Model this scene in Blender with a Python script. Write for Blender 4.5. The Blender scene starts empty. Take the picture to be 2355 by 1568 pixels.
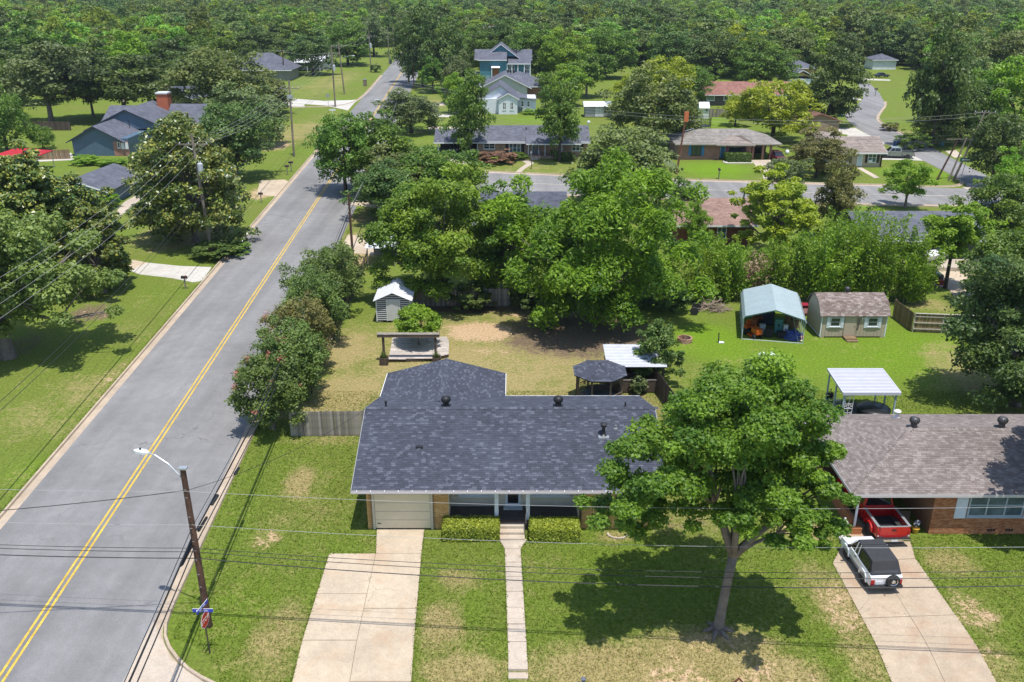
import bpy, bmesh, math, random
import numpy as np
from mathutils import Vector, Matrix
random.seed(7); rng = np.random.default_rng(7)
SC = bpy.context.scene
COL = SC.collection
R = math.radians
PI = math.pi

# ------------------------------------------------------------------ camera, sky, sun, exposure
CAMH = 28.5; FPX = 2050.0; PITCH = math.atan(829 / 2050.0)
CP, SP = math.cos(PITCH), math.sin(PITCH)
cam_data = bpy.data.cameras.new('camera'); cam = bpy.data.objects.new('camera', cam_data); COL.objects.link(cam)
cam_data.sensor_width = 36.0; cam_data.lens = 36.0 * FPX / 2354.0; cam_data.clip_start = 0.5; cam_data.clip_end = 8000
cam.location = (0, 0, CAMH); cam.rotation_euler = (PI / 2 - PITCH, 0, 0)
SC.camera = cam
SUN_DIR = Vector((1.05, -2.2, 9.2)).normalized()          # from the ground towards the sun
sun_el = math.asin(SUN_DIR.z); sun_az = math.atan2(SUN_DIR.x, SUN_DIR.y)
world = bpy.data.worlds.new('World'); SC.world = world; world.use_nodes = True
wn = world.node_tree.nodes; wl = world.node_tree.links
sky = wn.new('ShaderNodeTexSky'); sky.sky_type = 'NISHITA'; sky.sun_disc = False
sky.sun_elevation = sun_el; sky.sun_rotation = sun_az; sky.air_density = 1.0; sky.dust_density = 0.6; sky.ozone_density = 1.0
bg = wn['Background']; bg.inputs[1].default_value = 0.15
wl.new(sky.outputs[0], bg.inputs[0])
sun_data = bpy.data.lights.new('sun', 'SUN'); sun_data.energy = 4.0; sun_data.angle = R(0.53); sun_data.color = (1.0, 0.955, 0.88)
sun = bpy.data.objects.new('sun', sun_data); COL.objects.link(sun)
sun.rotation_euler = (-SUN_DIR).to_track_quat('-Z', 'Y').to_euler(); sun.location = (20, -40, 150)
SC.view_settings.view_transform = 'Standard'; SC.view_settings.look = 'None'
SC.view_settings.exposure = 0.46; SC.view_settings.gamma = 1.0; SC.view_settings.use_curve_mapping = False
SC.render.engine = 'CYCLES'
SC.cycles.max_bounces = 5; SC.cycles.diffuse_bounces = 3; SC.cycles.glossy_bounces = 2; SC.cycles.transmission_bounces = 4
SC.cycles.transparent_max_bounces = 8; SC.cycles.volume_bounces = 0
SC.cycles.caustics_reflective = False; SC.cycles.caustics_refractive = False
SC.cycles.use_denoising = True

# ------------------------------------------------------------------ survey helpers: sighted points -> metres on the site
def g(x, y, z=0.0):
    u = (x - 1177) / FPX; v = (y - 784) / FPX
    t = (CAMH - z) / (SP + v * CP)
    return Vector((u * t, (CP - v * SP) * t, z))
def zat(y, Y):
    v = (y - 784) / FPX
    return CAMH - Y * (SP + v * CP) / (CP - v * SP)
def depth(Y, z=0.0): return Y * CP + (CAMH - z) * SP
def crop(x0, y0, s):
    k = 0.76628
    return lambda x, y: ((x0 + x / s) * k, (y0 + y / s) * k)

# ------------------------------------------------------------------ mesh building
class MB:
    def __init__(s): s.v = []; s.f = []; s.m = []; s.t = []; s.cur = 0; s.tint = 0.5
    def add(s, vs, fs):
        b = len(s.v); s.v += [tuple(q) for q in vs]
        for q in fs: s.f.append(tuple(b + i for i in q)); s.m.append(s.cur); s.t.append(s.tint)
        return s
    def box(s, x0, x1, y0, y1, z0, z1):
        return s.add([(x0,y0,z0),(x1,y0,z0),(x1,y1,z0),(x0,y1,z0),(x0,y0,z1),(x1,y0,z1),(x1,y1,z1),(x0,y1,z1)],
                     [(3,2,1,0),(4,5,6,7),(0,1,5,4),(1,2,6,5),(2,3,7,6),(3,0,4,7)])
    def hexa(s, b, t):
        return s.add(list(b) + list(t), [(3,2,1,0),(4,5,6,7),(0,1,5,4),(1,2,6,5),(2,3,7,6),(3,0,4,7)])
    def prism(s, poly, z0, z1, zf=None):
        n = len(poly); zf = zf or (lambda x, y: 0)
        vs = [(p[0], p[1], z0 + zf(p[0], p[1])) for p in poly] + [(p[0], p[1], z1 + zf(p[0], p[1])) for p in poly]
        fs = [tuple(range(n - 1, -1, -1)), tuple(range(n, 2 * n))] + [(i, (i + 1) % n, n + (i + 1) % n, n + i) for i in range(n)]
        return s.add(vs, fs)
    def extr(s, poly, a, b, ax):                      # polygon in the plane normal to axis ax, from a to b
        def P(q, c): return (c, q[0], q[1]) if ax == 'x' else (q[0], c, q[1])
        n = len(poly); vs = [P(q, a) for q in poly] + [P(q, b) for q in poly]
        fs = [tuple(range(n)), tuple(range(2 * n - 1, n - 1, -1))] + [(i, n + i, n + (i + 1) % n, (i + 1) % n) for i in range(n)]
        return s.add(vs, fs)
    def slab(s, pts, th):                             # a plate of thickness th below the given (planar) points
        n = len(pts); a = [Vector(q) for q in pts]
        nn = (a[1] - a[0]).cross(a[2] - a[0]).normalized()
        if nn.z < 0: a = a[::-1]; nn = -nn
        vs = a + [q - nn * th for q in a]
        fs = [tuple(range(n)), tuple(range(2 * n - 1, n - 1, -1))] + [(i, n + i, n + (i + 1) % n, (i + 1) % n) for i in range(n)]
        return s.add(vs, fs)
    def tube(s, path, rad, n=6, cap=True):
        path = [Vector(q) for q in path]; N = len(path)
        if not hasattr(rad, '__len__'): rad = [rad] * N
        vs = []
        for i, q in enumerate(path):
            d = (path[min(i + 1, N - 1)] - path[max(i - 1, 0)]).normalized()
            a = d.cross(Vector((0, 0, 1))) if abs(d.z) < 0.9 else d.cross(Vector((1, 0, 0)))
            a.normalize(); b = d.cross(a)
            for k in range(n):
                t = 2 * PI * k / n; vs.append(q + (a * math.cos(t) + b * math.sin(t)) * rad[i])
        fs = []
        for i in range(N - 1):
            for k in range(n):
                fs.append((i * n + k, (i + 1) * n + k, (i + 1) * n + (k + 1) % n, i * n + (k + 1) % n))
        if cap: fs += [tuple(range(n)), tuple(range(N * n - 1, (N - 1) * n - 1, -1))]
        return s.add(vs, fs)
    def lathe(s, prof, n=16, c=(0, 0, 0), ax='z'):
        vs = []
        for (r, h) in prof:
            for k in range(n):
                t = 2 * PI * k / n; a, b = r * math.cos(t), r * math.sin(t)
                vs.append((c[0] + a, c[1] + b, c[2] + h) if ax == 'z' else ((c[0] + h, c[1] + a, c[2] + b) if ax == 'x' else (c[0] + a, c[1] + h, c[2] + b)))
        m = len(prof); fs = [(i * n + k, i * n + (k + 1) % n, (i + 1) * n + (k + 1) % n, (i + 1) * n + k) for i in range(m - 1) for k in range(n)]
        fs += [tuple(range(n - 1, -1, -1)), tuple(range((m - 1) * n, m * n))]
        return s.add(vs, fs)
    def mesh(s, name, smooth=False, bevel=0.0, seg=2):
        me = bpy.data.meshes.new(name); me.from_pydata(s.v, [], s.f); me.update()
        bm = bmesh.new(); bm.from_mesh(me)
        lay = bm.faces.layers.float.new('tint')
        bm.faces.ensure_lookup_table()
        for i, fc in enumerate(bm.faces):
            fc[lay] = s.t[i]; fc.material_index = s.m[i]
        if bevel > 0:
            bmesh.ops.bevel(bm, geom=list(bm.edges), offset=bevel, segments=seg, affect='EDGES', profile=0.6, clamp_overlap=True)
        bmesh.ops.recalc_face_normals(bm, faces=list(bm.faces))
        bm.to_mesh(me); bm.free()
        if smooth: me.polygons.foreach_set('use_smooth', [True] * len(me.polygons))
        return me
    def build(s, name, mat, parent=None, smooth=False, bevel=0.0, seg=2, loc=None, rz=None):
        return obj(name, s.mesh(name, smooth, bevel, seg), mat, parent, loc, rz)

INV = {}
def wthing(name, label, cat, loc, group=None):           # a thing whose parts are given in site coordinates
    o = thing(name, label, cat, loc, 0, group); INV[o.name] = Matrix.Translation(-Vector(loc)); return o
def obj(name, me, mat, parent=None, loc=None, rz=None):
    o = bpy.data.objects.new(name, me); COL.objects.link(o)
    mats = mat if isinstance(mat, (list, tuple)) else [mat]
    if me is not None and len(me.materials) == 0:
        for m in mats: me.materials.append(m)
    elif me is not None and me.materials[0] is not mats[0]:
        o.material_slots[0].link = 'OBJECT'; o.material_slots[0].material = mats[0]
    if parent is not None:
        o.parent = parent
        if parent.name in INV: o.matrix_parent_inverse = INV[parent.name]
    if loc is not None: o.location = loc
    if rz is not None: o.rotation_euler.z = rz
    return o
def tag(o, label=None, cat=None, group=None, kind=None):
    if label: o['label'] = label
    if cat: o['category'] = cat
    if group: o['group'] = group
    if kind: o['kind'] = kind
    return o
def thing(name, label, cat, loc=(0, 0, 0), rz=0.0, group=None):
    o = bpy.data.objects.new(name, None); COL.objects.link(o); o.empty_display_size = 0.3
    o.location = loc; o.rotation_euler.z = rz
    return tag(o, label, cat, group)
def struct(name, mb, mat, **k): return tag(mb.build(name, mat, **k), kind='structure')
def stuff(o): o['kind'] = 'stuff'; return o
def copy_tree(o, parent=None):
    c = o.copy(); COL.objects.link(c); c.parent = parent
    for ch in list(o.children): copy_tree(ch, c)
    return c
def off(poly, d):                                     # offset an open polyline sideways (left is positive)
    out = []; n = len(poly)
    for i, q in enumerate(poly):
        a = Vector(poly[max(i - 1, 0)][:2]); b = Vector(poly[min(i + 1, n - 1)][:2]); t = (b - a).normalized()
        out.append(Vector((q[0] - t.y * d, q[1] + t.x * d, 0)))
    return out
def smooth_line(pts, it=2):
    pts = [Vector((q[0], q[1], 0)) for q in pts]
    for _ in range(it):
        o = [pts[0]]
        for a, b in zip(pts[:-1], pts[1:]): o += [a * .75 + b * .25, a * .25 + b * .75]
        pts = o + [pts[-1]]
    return pts

# ------------------------------------------------------------------ materials
def nodes(name):
    m = bpy.data.materials.new(name); m.use_nodes = True
    nt = m.node_tree; return m, nt.nodes, nt.links, nt.nodes['Principled BSDF']
def ramp(N, stops):
    r = N.new('ShaderNodeValToRGB'); e = r.color_ramp.elements
    while len(e) < len(stops): e.new(0.5)
    for i, (p, c) in enumerate(stops): e[i].position = p; e[i].color = (c[0], c[1], c[2], 1)
    return r
def noise(N, L, scale, detail=3, rough=0.55, coord='Object', vec=None, dist=0.0):
    t = N.new('ShaderNodeTexNoise'); t.inputs['Scale'].default_value = scale; t.inputs['Detail'].default_value = detail
    t.inputs['Roughness'].default_value = rough; t.inputs['Distortion'].default_value = dist
    if vec is None:
        if coord == 'World':
            vec = N.new('ShaderNodeNewGeometry').outputs['Position']
        else:
            vec = N.new('ShaderNodeTexCoord').outputs[coord]
    L.new(vec, t.inputs['Vector']); return t
def mixc(N, L, fac, a, b, mode='MIX'):
    m = N.new('ShaderNodeMix'); m.data_type = 'RGBA'; m.blend_type = mode
    for s, v in ((m.inputs[0], fac), (m.inputs[6], a), (m.inputs[7], b)):
        if hasattr(v, 'links'): L.new(v, s)
        elif hasattr(v, '__len__'): s.default_value = (v[0], v[1], v[2], 1)
        else: s.default_value = v
    return m.outputs[2]
def math_(N, L, op, a, b=None, c=None, clamp=False):
    m = N.new('ShaderNodeMath'); m.operation = op; m.use_clamp = clamp
    for i, v in enumerate((a, b, c)):
        if v is None: continue
        if hasattr(v, 'links'): L.new(v, m.inputs[i])
        else: m.inputs[i].default_value = v
    return m.outputs[0]
def bump(N, L, P, h, strength=0.3, dist=0.02):
    b = N.new('ShaderNodeBump'); b.inputs['Strength'].default_value = strength; b.inputs['Distance'].default_value = dist
    L.new(h, b.inputs['Height']); L.new(b.outputs[0], P.inputs['Normal'])
_mats = {}
def M(name, col, rough=0.7, var=0.18, scale=3.0, bmp=0.0, metal=0.0, spec=0.4, tint=0.0, coat=0.0, fine=0.0, coord='Object'):
    """plain surface with wear: large blotches, optional fine grain, per-piece tint"""
    if name in _mats: return _mats[name]
    m, N, L, P = nodes(name)
    c = Vector(col); n = noise(N, L, scale, 5, 0.62, coord)
    lo = c * (1 - var); hi = c * (1 + var)
    r = ramp(N, [(0.28, lo), (0.72, hi)]); L.new(n.outputs[0], r.inputs[0]); out = r.outputs[0]
    if fine > 0:
        n2 = noise(N, L, scale * 14, 3, 0.6, coord)
        r2 = ramp(N, [(0.25, (1 - fine,) * 3), (0.75, (1 + fine,) * 3)]); L.new(n2.outputs[0], r2.inputs[0])
        out = mixc(N, L, 1.0, out, r2.outputs[0], 'MULTIPLY')
    if tint > 0:
        a = N.new('ShaderNodeAttribute'); a.attribute_name = 'tint'
        r3 = ramp(N, [(0.0, (1 - tint,) * 3), (1.0, (1 + tint,) * 3)]); L.new(a.outputs['Fac'], r3.inputs[0])
        out = mixc(N, L, 1.0, out, r3.outputs[0], 'MULTIPLY')
    L.new(out, P.inputs['Base Color'])
    P.inputs['Roughness'].default_value = rough; P.inputs['Metallic'].default_value = metal
    P.inputs['Specular IOR Level'].default_value = spec; P.inputs['Coat Weight'].default_value = coat
    if bmp > 0:
        n3 = noise(N, L, scale * 8, 3, 0.6, coord); bump(N, L, P, n3.outputs[0], bmp, 0.02)
    _mats[name] = m; return m
def glass(name, col=(0.03, 0.04, 0.05), rough=0.06):
    if name in _mats: return _mats[name]
    m, N, L, P = nodes(name)
    n = noise(N, L, 1.3, 2); r = ramp(N, [(0.3, Vector(col) * 0.7), (0.7, Vector(col) * 1.5)]); L.new(n.outputs[0], r.inputs[0])
    L.new(r.outputs[0], P.inputs['Base Color']); P.inputs['Roughness'].default_value = rough; P.inputs['Specular IOR Level'].default_value = 0.7
    _mats[name] = m; return m

WOOD_GREY = M('weathered_grey_wood', (0.23, 0.205, 0.18), 0.85, 0.35, 2.5, 0.3, tint=0.35, fine=0.25)
WOOD_DARK = M('dark_stained_wood', (0.075, 0.055, 0.042), 0.8, 0.3, 3, 0.2, tint=0.3, fine=0.2)
WOOD_BROWN = M('brown_fence_wood', (0.2, 0.135, 0.075), 0.85, 0.3, 2.5, 0.3, tint=0.3, fine=0.25)
POLE_BROWN = M('creosote_pole_wood', (0.085, 0.045, 0.03), 0.85, 0.35, 1.5, 0.3, fine=0.3)
POLE_GREY = M('old_pole_wood', (0.2, 0.165, 0.13), 0.85, 0.35, 1.2, 0.3, fine=0.3)
WHITE = M('white_paint', (0.74, 0.75, 0.76), 0.5, 0.06, 3)
GALV = M('galvanised_metal', (0.5, 0.52, 0.54), 0.4, 0.15, 4, metal=0.6)
BLACK = M('black_metal', (0.02, 0.02, 0.022), 0.45, 0.3, 4)
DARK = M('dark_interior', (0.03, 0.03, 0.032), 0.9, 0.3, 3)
RUBBER = M('tyre_rubber', (0.022, 0.022, 0.023), 0.8, 0.25, 6)
CHROME = M('chrome', (0.62, 0.62, 0.63), 0.18, 0.05, 3, metal=1.0)
GLASS = glass('window_glass'); GLASS_CAR = glass('car_glass', (0.012, 0.014, 0.016), 0.04)
SCREEN = glass('screen_glass', (0.012, 0.013, 0.014), 0.2)
GLASS_BLUE = glass('bright_window_glass', (0.07, 0.1, 0.13), 0.05)
WIRE_B = M('black_cable', (0.018, 0.018, 0.02), 0.6, 0.2, 2)
WIRE_W = M('bare_aluminium_wire', (0.33, 0.33, 0.33), 0.7, 0.1, 2)
# ------------------------------------------------------------------ terrain
def gz(x, y):                                         # the lawn falls to the front street, which lies just below the frame
    a = min(max((33.6 - y) / 3.4, 0), 1); b = min(max((x + 13.5) / 2.5, 0), 1)
    a = a * a * (3 - 2 * a); b = b * b * (3 - 2 * b)
    return -0.42 * a * b
def road_x(Y): return -20.9 - 0.0515 * Y
def grid_axis(lo, hi, step, far_lo, far_hi, grow=1.22):
    a = list(np.arange(lo, hi + 1e-6, step)); s = step; q = hi
    while q < far_hi: s *= grow; q += s; a.append(min(q, far_hi))
    s = step; q = lo
    while q > far_lo: s *= grow; q -= s; a.insert(0, max(q, far_lo))
    return np.array(a)
# worn and dry places on the lawns: (sighted centre, half-sizes, dry, bare, litter, lush)
PATCH = [
 (1120,820,420,130,.62,0,0,0),(800,900,110,70,.75,.05,0,0),(800,800,100,60,.7,.1,0,0),(1250,890,170,40,.6,.05,0,.1),
 (1105,763,92,27,.9,1.0,0,0),(1120,808,75,10,.5,.45,0,0),(1330,770,210,58,.1,0,1.0,0),(1090,708,170,14,.2,.1,.8,0),(1240,725,90,14,.8,.5,.4,0),
 (1480,930,60,50,.5,0,.3,0),(1000,1090,10,10,0,0,0,0),
 (1950,800,420,120,0,0,0,.75),(1640,790,150,60,0,0,0,.9),(2190,830,70,45,.5,.16,0,0),(2230,870,80,70,.45,.05,0,0),(2130,700,60,16,.5,.3,0,0),
 (690,1110,38,45,.8,.3,0,0),(612,1240,48,28,.5,.55,0,0),(640,1460,70,100,.55,.12,0,.0),(560,1400,130,120,.1,0,0,.5),(700,1180,110,140,.2,0,0,.35),
 (1050,1330,60,26,.7,.12,0,0),(1010,1440,52,60,.75,.14,0,0),(1060,1530,110,40,.85,.18,0,0),(1095,1400,50,60,0,0,0,.55),
 (1420,1530,230,60,.9,.2,0,0),(1620,1500,210,70,.9,.34,0,0),(1560,1540,120,34,.8,.62,0,0),(1760,1540,150,50,.85,.5,0,0),(1650,1462,60,22,.6,.5,.3,0),
 (1940,1400,70,70,.8,.62,0,0),(1880,1330,60,40,.5,.2,0,0),(1990,1500,70,60,.6,.35,0,0),(2240,1410,60,60,.6,.62,0,0),(2300,1520,80,60,.6,.4,0,0),(2180,1290,70,40,.5,.15,0,0),
 (1420,1235,60,14,.6,.4,0,0),(1380,1300,90,60,0,0,0,.4),
 (230,900,120,50,.35,.05,0,0),(100,960,150,60,.25,.0,0,.2),(120,1080,160,60,0,0,0,.6),(330,720,60,60,.1,.0,0,.3),(210,720,70,26,.3,.3,.7,0),(30,800,80,40,.1,0,.5,0),
 (260,860,20,40,.5,.45,0,0),
 (420,540,120,40,.55,.25,.2,0),(600,445,40,20,.4,.7,0,0),(700,300,70,30,.5,.1,0,0),(760,190,60,30,.35,.1,0,0),(640,335,40,14,.4,.75,0,0),(390,410,60,24,.45,.1,0,0),
 (830,570,60,70,.6,.5,0,0),(845,500,50,40,.4,.3,.4,0),(1000,235,60,16,.4,.5,0,0),(1240,385,110,18,.25,.05,0,.1),(1640,390,120,26,0,0,0,.9),(1640,280,80,20,0,0,0,.8),
 (2110,400,120,26,0,0,0,.8),(1250,275,140,16,0,0,0,.7),(2130,690,80,40,0,0,0,.4),(2090,315,60,20,.4,.4,0,0),(700,340,80,30,0,0,0,.3),(1480,170,60,26,0,0,0,.5),
 (760,1010,120,18,.35,.1,.2,0),(690,930,60,60,.5,.3,.2,0),(1580,1180,120,60,.3,.1,.3,0),(1830,1200,90,50,.6,.4,.1,0),
]
def ground_attrs(X, Y):
    n = X.size; dry = np.zeros(n); bare = np.zeros(n); lit = np.zeros(n); lush = np.full(n, .35)
    for (cx, cy, rx, ry, d, b, l, u) in PATCH:
        c = g(cx, cy); k = depth(c.y) / FPX
        wy = abs(g(cx, cy - ry).y - g(cx, cy + ry).y) / 2; wx = rx * k
        q = np.sqrt(((X - c.x) / wx) ** 2 + ((Y - c.y) / wy) ** 2)
        w = np.clip(1.35 - q, 0, 1); w = w * w * (3 - 2 * w)
        dry = np.maximum(dry, d * w); bare = np.maximum(bare, b * w); lit = np.maximum(lit, l * w)
        lush = np.maximum(lush, u * w)
    return dry, bare, lit, lush
def make_ground():
    xs = grid_axis(-62, 72, 0.5, -3500, 3500); ys = grid_axis(24, 150, 0.5, -400, 6000)
    XX, YY = np.meshgrid(xs, ys); X = XX.ravel(); Y = YY.ravel()
    a = np.clip((33.6 - Y) / 3.4, 0, 1); b = np.clip((X + 13.5) / 2.5, 0, 1)
    Z = -0.42 * (a * a * (3 - 2 * a)) * (b * b * (3 - 2 * b))
    nx, ny = len(xs), len(ys)
    i = (np.arange(ny - 1)[:, None] * nx + np.arange(nx - 1)[None, :]).ravel()
    F = np.stack([i, i + 1, i + nx + 1, i + nx], 1)
    me = bpy.data.meshes.new('ground'); me.vertices.add(X.size); me.vertices.foreach_set('co', np.stack([X, Y, Z], 1).astype(np.float32).ravel())
    me.loops.add(F.size); me.loops.foreach_set('vertex_index', F.astype(np.int32).ravel())
    me.polygons.add(len(F)); me.polygons.foreach_set('loop_start', (np.arange(len(F)) * 4).astype(np.int32))
    me.polygons.foreach_set('loop_total', np.full(len(F), 4, np.int32)); me.update(calc_edges=True)
    for nm, arr in zip(('dry', 'bare', 'litter', 'lush'), ground_attrs(X, Y)):
        at = me.attributes.new(nm, 'FLOAT', 'POINT'); at.data.foreach_set('value', arr.astype(np.float32))
    m, N, L, P = nodes('lawn_and_soil')
    def A(nm):
        q = N.new('ShaderNodeAttribute'); q.attribute_name = nm; return q.outputs['Fac']
    pos = N.new('ShaderNodeNewGeometry').outputs['Position']
    n_big = noise(N, L, 0.07, 4, 0.6, vec=pos); n_mid = noise(N, L, 0.55, 5, 0.65, vec=pos); n_fine = noise(N, L, 5.0, 4, 0.75, vec=pos); n_rag = noise(N, L, 1.7, 6, 0.72, vec=pos); n_wide = noise(N, L, 0.2, 4, 0.6, vec=pos); n_blade = noise(N, L, 22, 3, 0.8, vec=pos)
    def jit(a, amp, src):                              # an attribute broken up by noise
        return math_(N, L, 'ADD', a, math_(N, L, 'MULTIPLY', math_(N, L, 'SUBTRACT', src, 0.5), amp))
    lush_f = math_(N, L, 'ADD', jit(A('lush'), 0.9, n_big.outputs[0]), math_(N, L, 'MULTIPLY', math_(N, L, 'SUBTRACT', n_mid.outputs[0], 0.5), 0.5), clamp=True)
    g1 = ramp(N, [(0.0, (0.155, 0.168, 0.04)), (0.45, (0.13, 0.184, 0.024)), (1.0, (0.135, 0.235, 0.012))]); L.new(lush_f, g1.inputs[0])
    dry_f = math_(N, L, 'ADD', math_(N, L, 'ADD', jit(jit(A('dry'), 1.0, n_mid.outputs[0]), 1.2, n_rag.outputs[0]), math_(N, L, 'MULTIPLY', math_(N, L, 'SUBTRACT', n_wide.outputs[0], 0.42), 0.9)), math_(N, L, 'MULTIPLY', math_(N, L, 'SUBTRACT', n_fine.outputs[0], 0.5), 0.75))
    dr = ramp(N, [(0.18, (0, 0, 0)), (0.75, (1, 1, 1))]); L.new(dry_f, dr.inputs[0])
    c = mixc(N, L, dr.outputs[0], g1.outputs[0], (0.3, 0.245, 0.105))
    lit_f = jit(jit(A('litter'), 1.0, n_mid.outputs[0]), 1.6, n_rag.outputs[0]); lr = ramp(N, [(0.3, (0, 0, 0)), (0.75, (1, 1, 1))]); L.new(lit_f, lr.inputs[0])
    c = mixc(N, L, lr.outputs[0], c, mixc(N, L, n_fine.outputs[0], (0.1, 0.068, 0.042), (0.2, 0.15, 0.1)))
    bare_f = math_(N, L, 'ADD', jit(jit(A('bare'), 1.1, n_mid.outputs[0]), 1.9, n_rag.outputs[0]), math_(N, L, 'MULTIPLY', math_(N, L, 'SUBTRACT', n_fine.outputs[0], 0.5), 1.3))
    br = ramp(N, [(0.5, (0, 0, 0)), (0.72, (1, 1, 1))]); L.new(bare_f, br.inputs[0])
    soil = mixc(N, L, n_big.outputs[0], (0.42, 0.27, 0.14), (0.5, 0.38, 0.25))
    c = mixc(N, L, br.outputs[0], c, soil)
    f1 = ramp(N, [(0.3, (0.5,) * 3), (0.5, (1.0,) * 3), (0.7, (1.5,) * 3)]); L.new(n_fine.outputs[0], f1.inputs[0])
    f2 = ramp(N, [(0.32, (0.5,) * 3), (0.5, (1.0,) * 3), (0.7, (1.5,) * 3)]); L.new(n_blade.outputs[0], f2.inputs[0])
    c = mixc(N, L, 0.75, c, f1.outputs[0], 'MULTIPLY'); c = mixc(N, L, 0.7, c, f2.outputs[0], 'MULTIPLY')
    L.new(c, P.inputs['Base Color']); P.inputs['Roughness'].default_value = 0.95; P.inputs['Specular IOR Level'].default_value = 0.15
    h = math_(N, L, 'ADD', n_fine.outputs[0], n_blade.outputs[0]); bump(N, L, P, h, 0.8, 0.06)
    o = obj('ground', me, m); tag(o, kind='structure'); return o
make_ground()

def asphalt(name, col, crack=0.5, patch=0.12, seams=None):
    m, N, L, P = nodes(name); pos = N.new('ShaderNodeNewGeometry').outputs['Position']
    n1 = noise(N, L, 0.12, 4, 0.6, vec=pos); n2 = noise(N, L, 1.1, 5, 0.7, vec=pos); n3 = noise(N, L, 26, 2, 0.7, vec=pos)
    c = Vector(col)
    r1 = ramp(N, [(0.3, c * (1 - patch)), (0.7, c * (1 + patch))]); L.new(n1.outputs[0], r1.inputs[0])
    r2 = ramp(N, [(0.3, (0.9,) * 3), (0.7, (1.09,) * 3)]); L.new(n2.outputs[0], r2.inputs[0])
    r3 = ramp(N, [(0.3, (0.78,) * 3), (0.7, (1.22,) * 3)]); L.new(n3.outputs[0], r3.inputs[0])
    o = mixc(N, L, 1, mixc(N, L, 1, r1.outputs[0], r2.outputs[0], 'MULTIPLY'), r3.outputs[0], 'MULTIPLY')
    # lengthwise wear: tyre lanes, a touch smoother and darker, following the street
    mp = N.new('ShaderNodeMapping'); mp.inputs['Scale'].default_value = (1.0, 0.03, 1); mp.inputs['Rotation'].default_value = (0, 0, R(2.9) if seams is None else seams); L.new(pos, mp.inputs[0])
    n5 = noise(N, L, 0.55, 3, 0.55, vec=mp.outputs[0]); r5 = ramp(N, [(0.35, (0.87,) * 3), (0.65, (1.1,) * 3)]); L.new(n5.outputs[0], r5.inputs[0])
    o = mixc(N, L, 1, o, r5.outputs[0], 'MULTIPLY')
    v = N.new('ShaderNodeTexVoronoi'); v.feature = 'DISTANCE_TO_EDGE'; v.inputs['Scale'].default_value = 0.16
    wob = noise(N, L, 0.9, 4, vec=pos); vv = N.new('ShaderNodeVectorMath'); vv.operation = 'MULTIPLY_ADD'
    L.new(wob.outputs['Color'], vv.inputs[0]); vv.inputs[1].default_value = (2.4, 2.4, 0); L.new(pos, vv.inputs[2]); L.new(vv.outputs[0], v.inputs['Vector'])
    cr = ramp(N, [(0.0, (1, 1, 1)), (0.009, (0, 0, 0))]); L.new(v.outputs['Distance'], cr.inputs[0])
    gate = ramp(N, [(0.5, (0, 0, 0)), (0.62, (1, 1, 1))]); L.new(n1.outputs[0], gate.inputs[0])
    k = math_(N, L, 'MULTIPLY', math_(N, L, 'MULTIPLY', cr.outputs[0], gate.outputs[0]), crack)
    o = mixc(N, L, k, o, (0.05, 0.048, 0.045))
    L.new(o, P.inputs['Base Color']); P.inputs['Roughness'].default_value = 0.9; P.inputs['Specular IOR Level'].default_value = 0.25
    bump(N, L, P, n3.outputs[0], 0.35, 0.01); return m
def concrete(name, col, stain=(0.42, 0.27, 0.16), stain_amt=0.6, crack=0.55):
    m, N, L, P = nodes(name); pos = N.new('ShaderNodeNewGeometry').outputs['Position']
    n1 = noise(N, L, 0.22, 5, 0.62, vec=pos); n2 = noise(N, L, 1.6, 5, 0.7, vec=pos); n3 = noise(N, L, 18, 3, 0.75, vec=pos); n4 = noise(N, L, 0.5, 4, 0.6, vec=pos, dist=0.6)
    c = Vector(col)
    r1 = ramp(N, [(0.3, c * 0.86), (0.7, c * 1.12)]); L.new(n1.outputs[0], r1.inputs[0])
    r2 = ramp(N, [(0.3, (0.88,) * 3), (0.7, (1.1,) * 3)]); L.new(n2.outputs[0], r2.inputs[0])
    r3 = ramp(N, [(0.3, (0.8,) * 3), (0.72, (1.16,) * 3)]); L.new(n3.outputs[0], r3.inputs[0])
    o = mixc(N, L, 1, mixc(N, L, 1, r1.outputs[0], r2.outputs[0], 'MULTIPLY'), r3.outputs[0], 'MULTIPLY')
    s = ramp(N, [(0.52, (0, 0, 0)), (0.75, (1, 1, 1))]); L.new(n4.outputs[0], s.inputs[0])
    o = mixc(N, L, math_(N, L, 'MULTIPLY', s.outputs[0], stain_amt), o, stain)
    v = N.new('ShaderNodeTexVoronoi'); v.feature = 'DISTANCE_TO_EDGE'; v.inputs['Scale'].default_value = 0.42
    vv = N.new('ShaderNodeVectorMath'); vv.operation = 'MULTIPLY_ADD'; wob = noise(N, L, 1.2, 4, vec=pos)
    L.new(wob.outputs['Color'], vv.inputs[0]); vv.inputs[1].default_value = (1.1, 1.1, 0); L.new(pos, vv.inputs[2]); L.new(vv.outputs[0], v.inputs['Vector'])
    cr = ramp(N, [(0.0, (1, 1, 1)), (0.008, (0, 0, 0))]); L.new(v.outputs['Distance'], cr.inputs[0])
    gate = ramp(N, [(0.5, (0, 0, 0)), (0.6, (1, 1, 1))]); L.new(n1.outputs[0], gate.inputs[0])
    o = mixc(N, L, math_(N, L, 'MULTIPLY', math_(N, L, 'MULTIPLY', cr.outputs[0], gate.outputs[0]), crack), o, (0.11, 0.085, 0.06))
    L.new(o, P.inputs['Base Color']); P.inputs['Roughness'].default_value = 0.92; P.inputs['Specular IOR Level'].default_value = 0.25
    bump(N, L, P, n3.outputs[0], 0.3, 0.012); return m
ASPH = asphalt('street_asphalt', (0.205, 0.201, 0.2), 0.6, 0.15)
ASPH2 = asphalt('cross_street_asphalt', (0.22, 0.214, 0.212), 0.35, seams=R(90))
CONC = concrete('driveway_concrete', (0.47, 0.385, 0.285))
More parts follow.
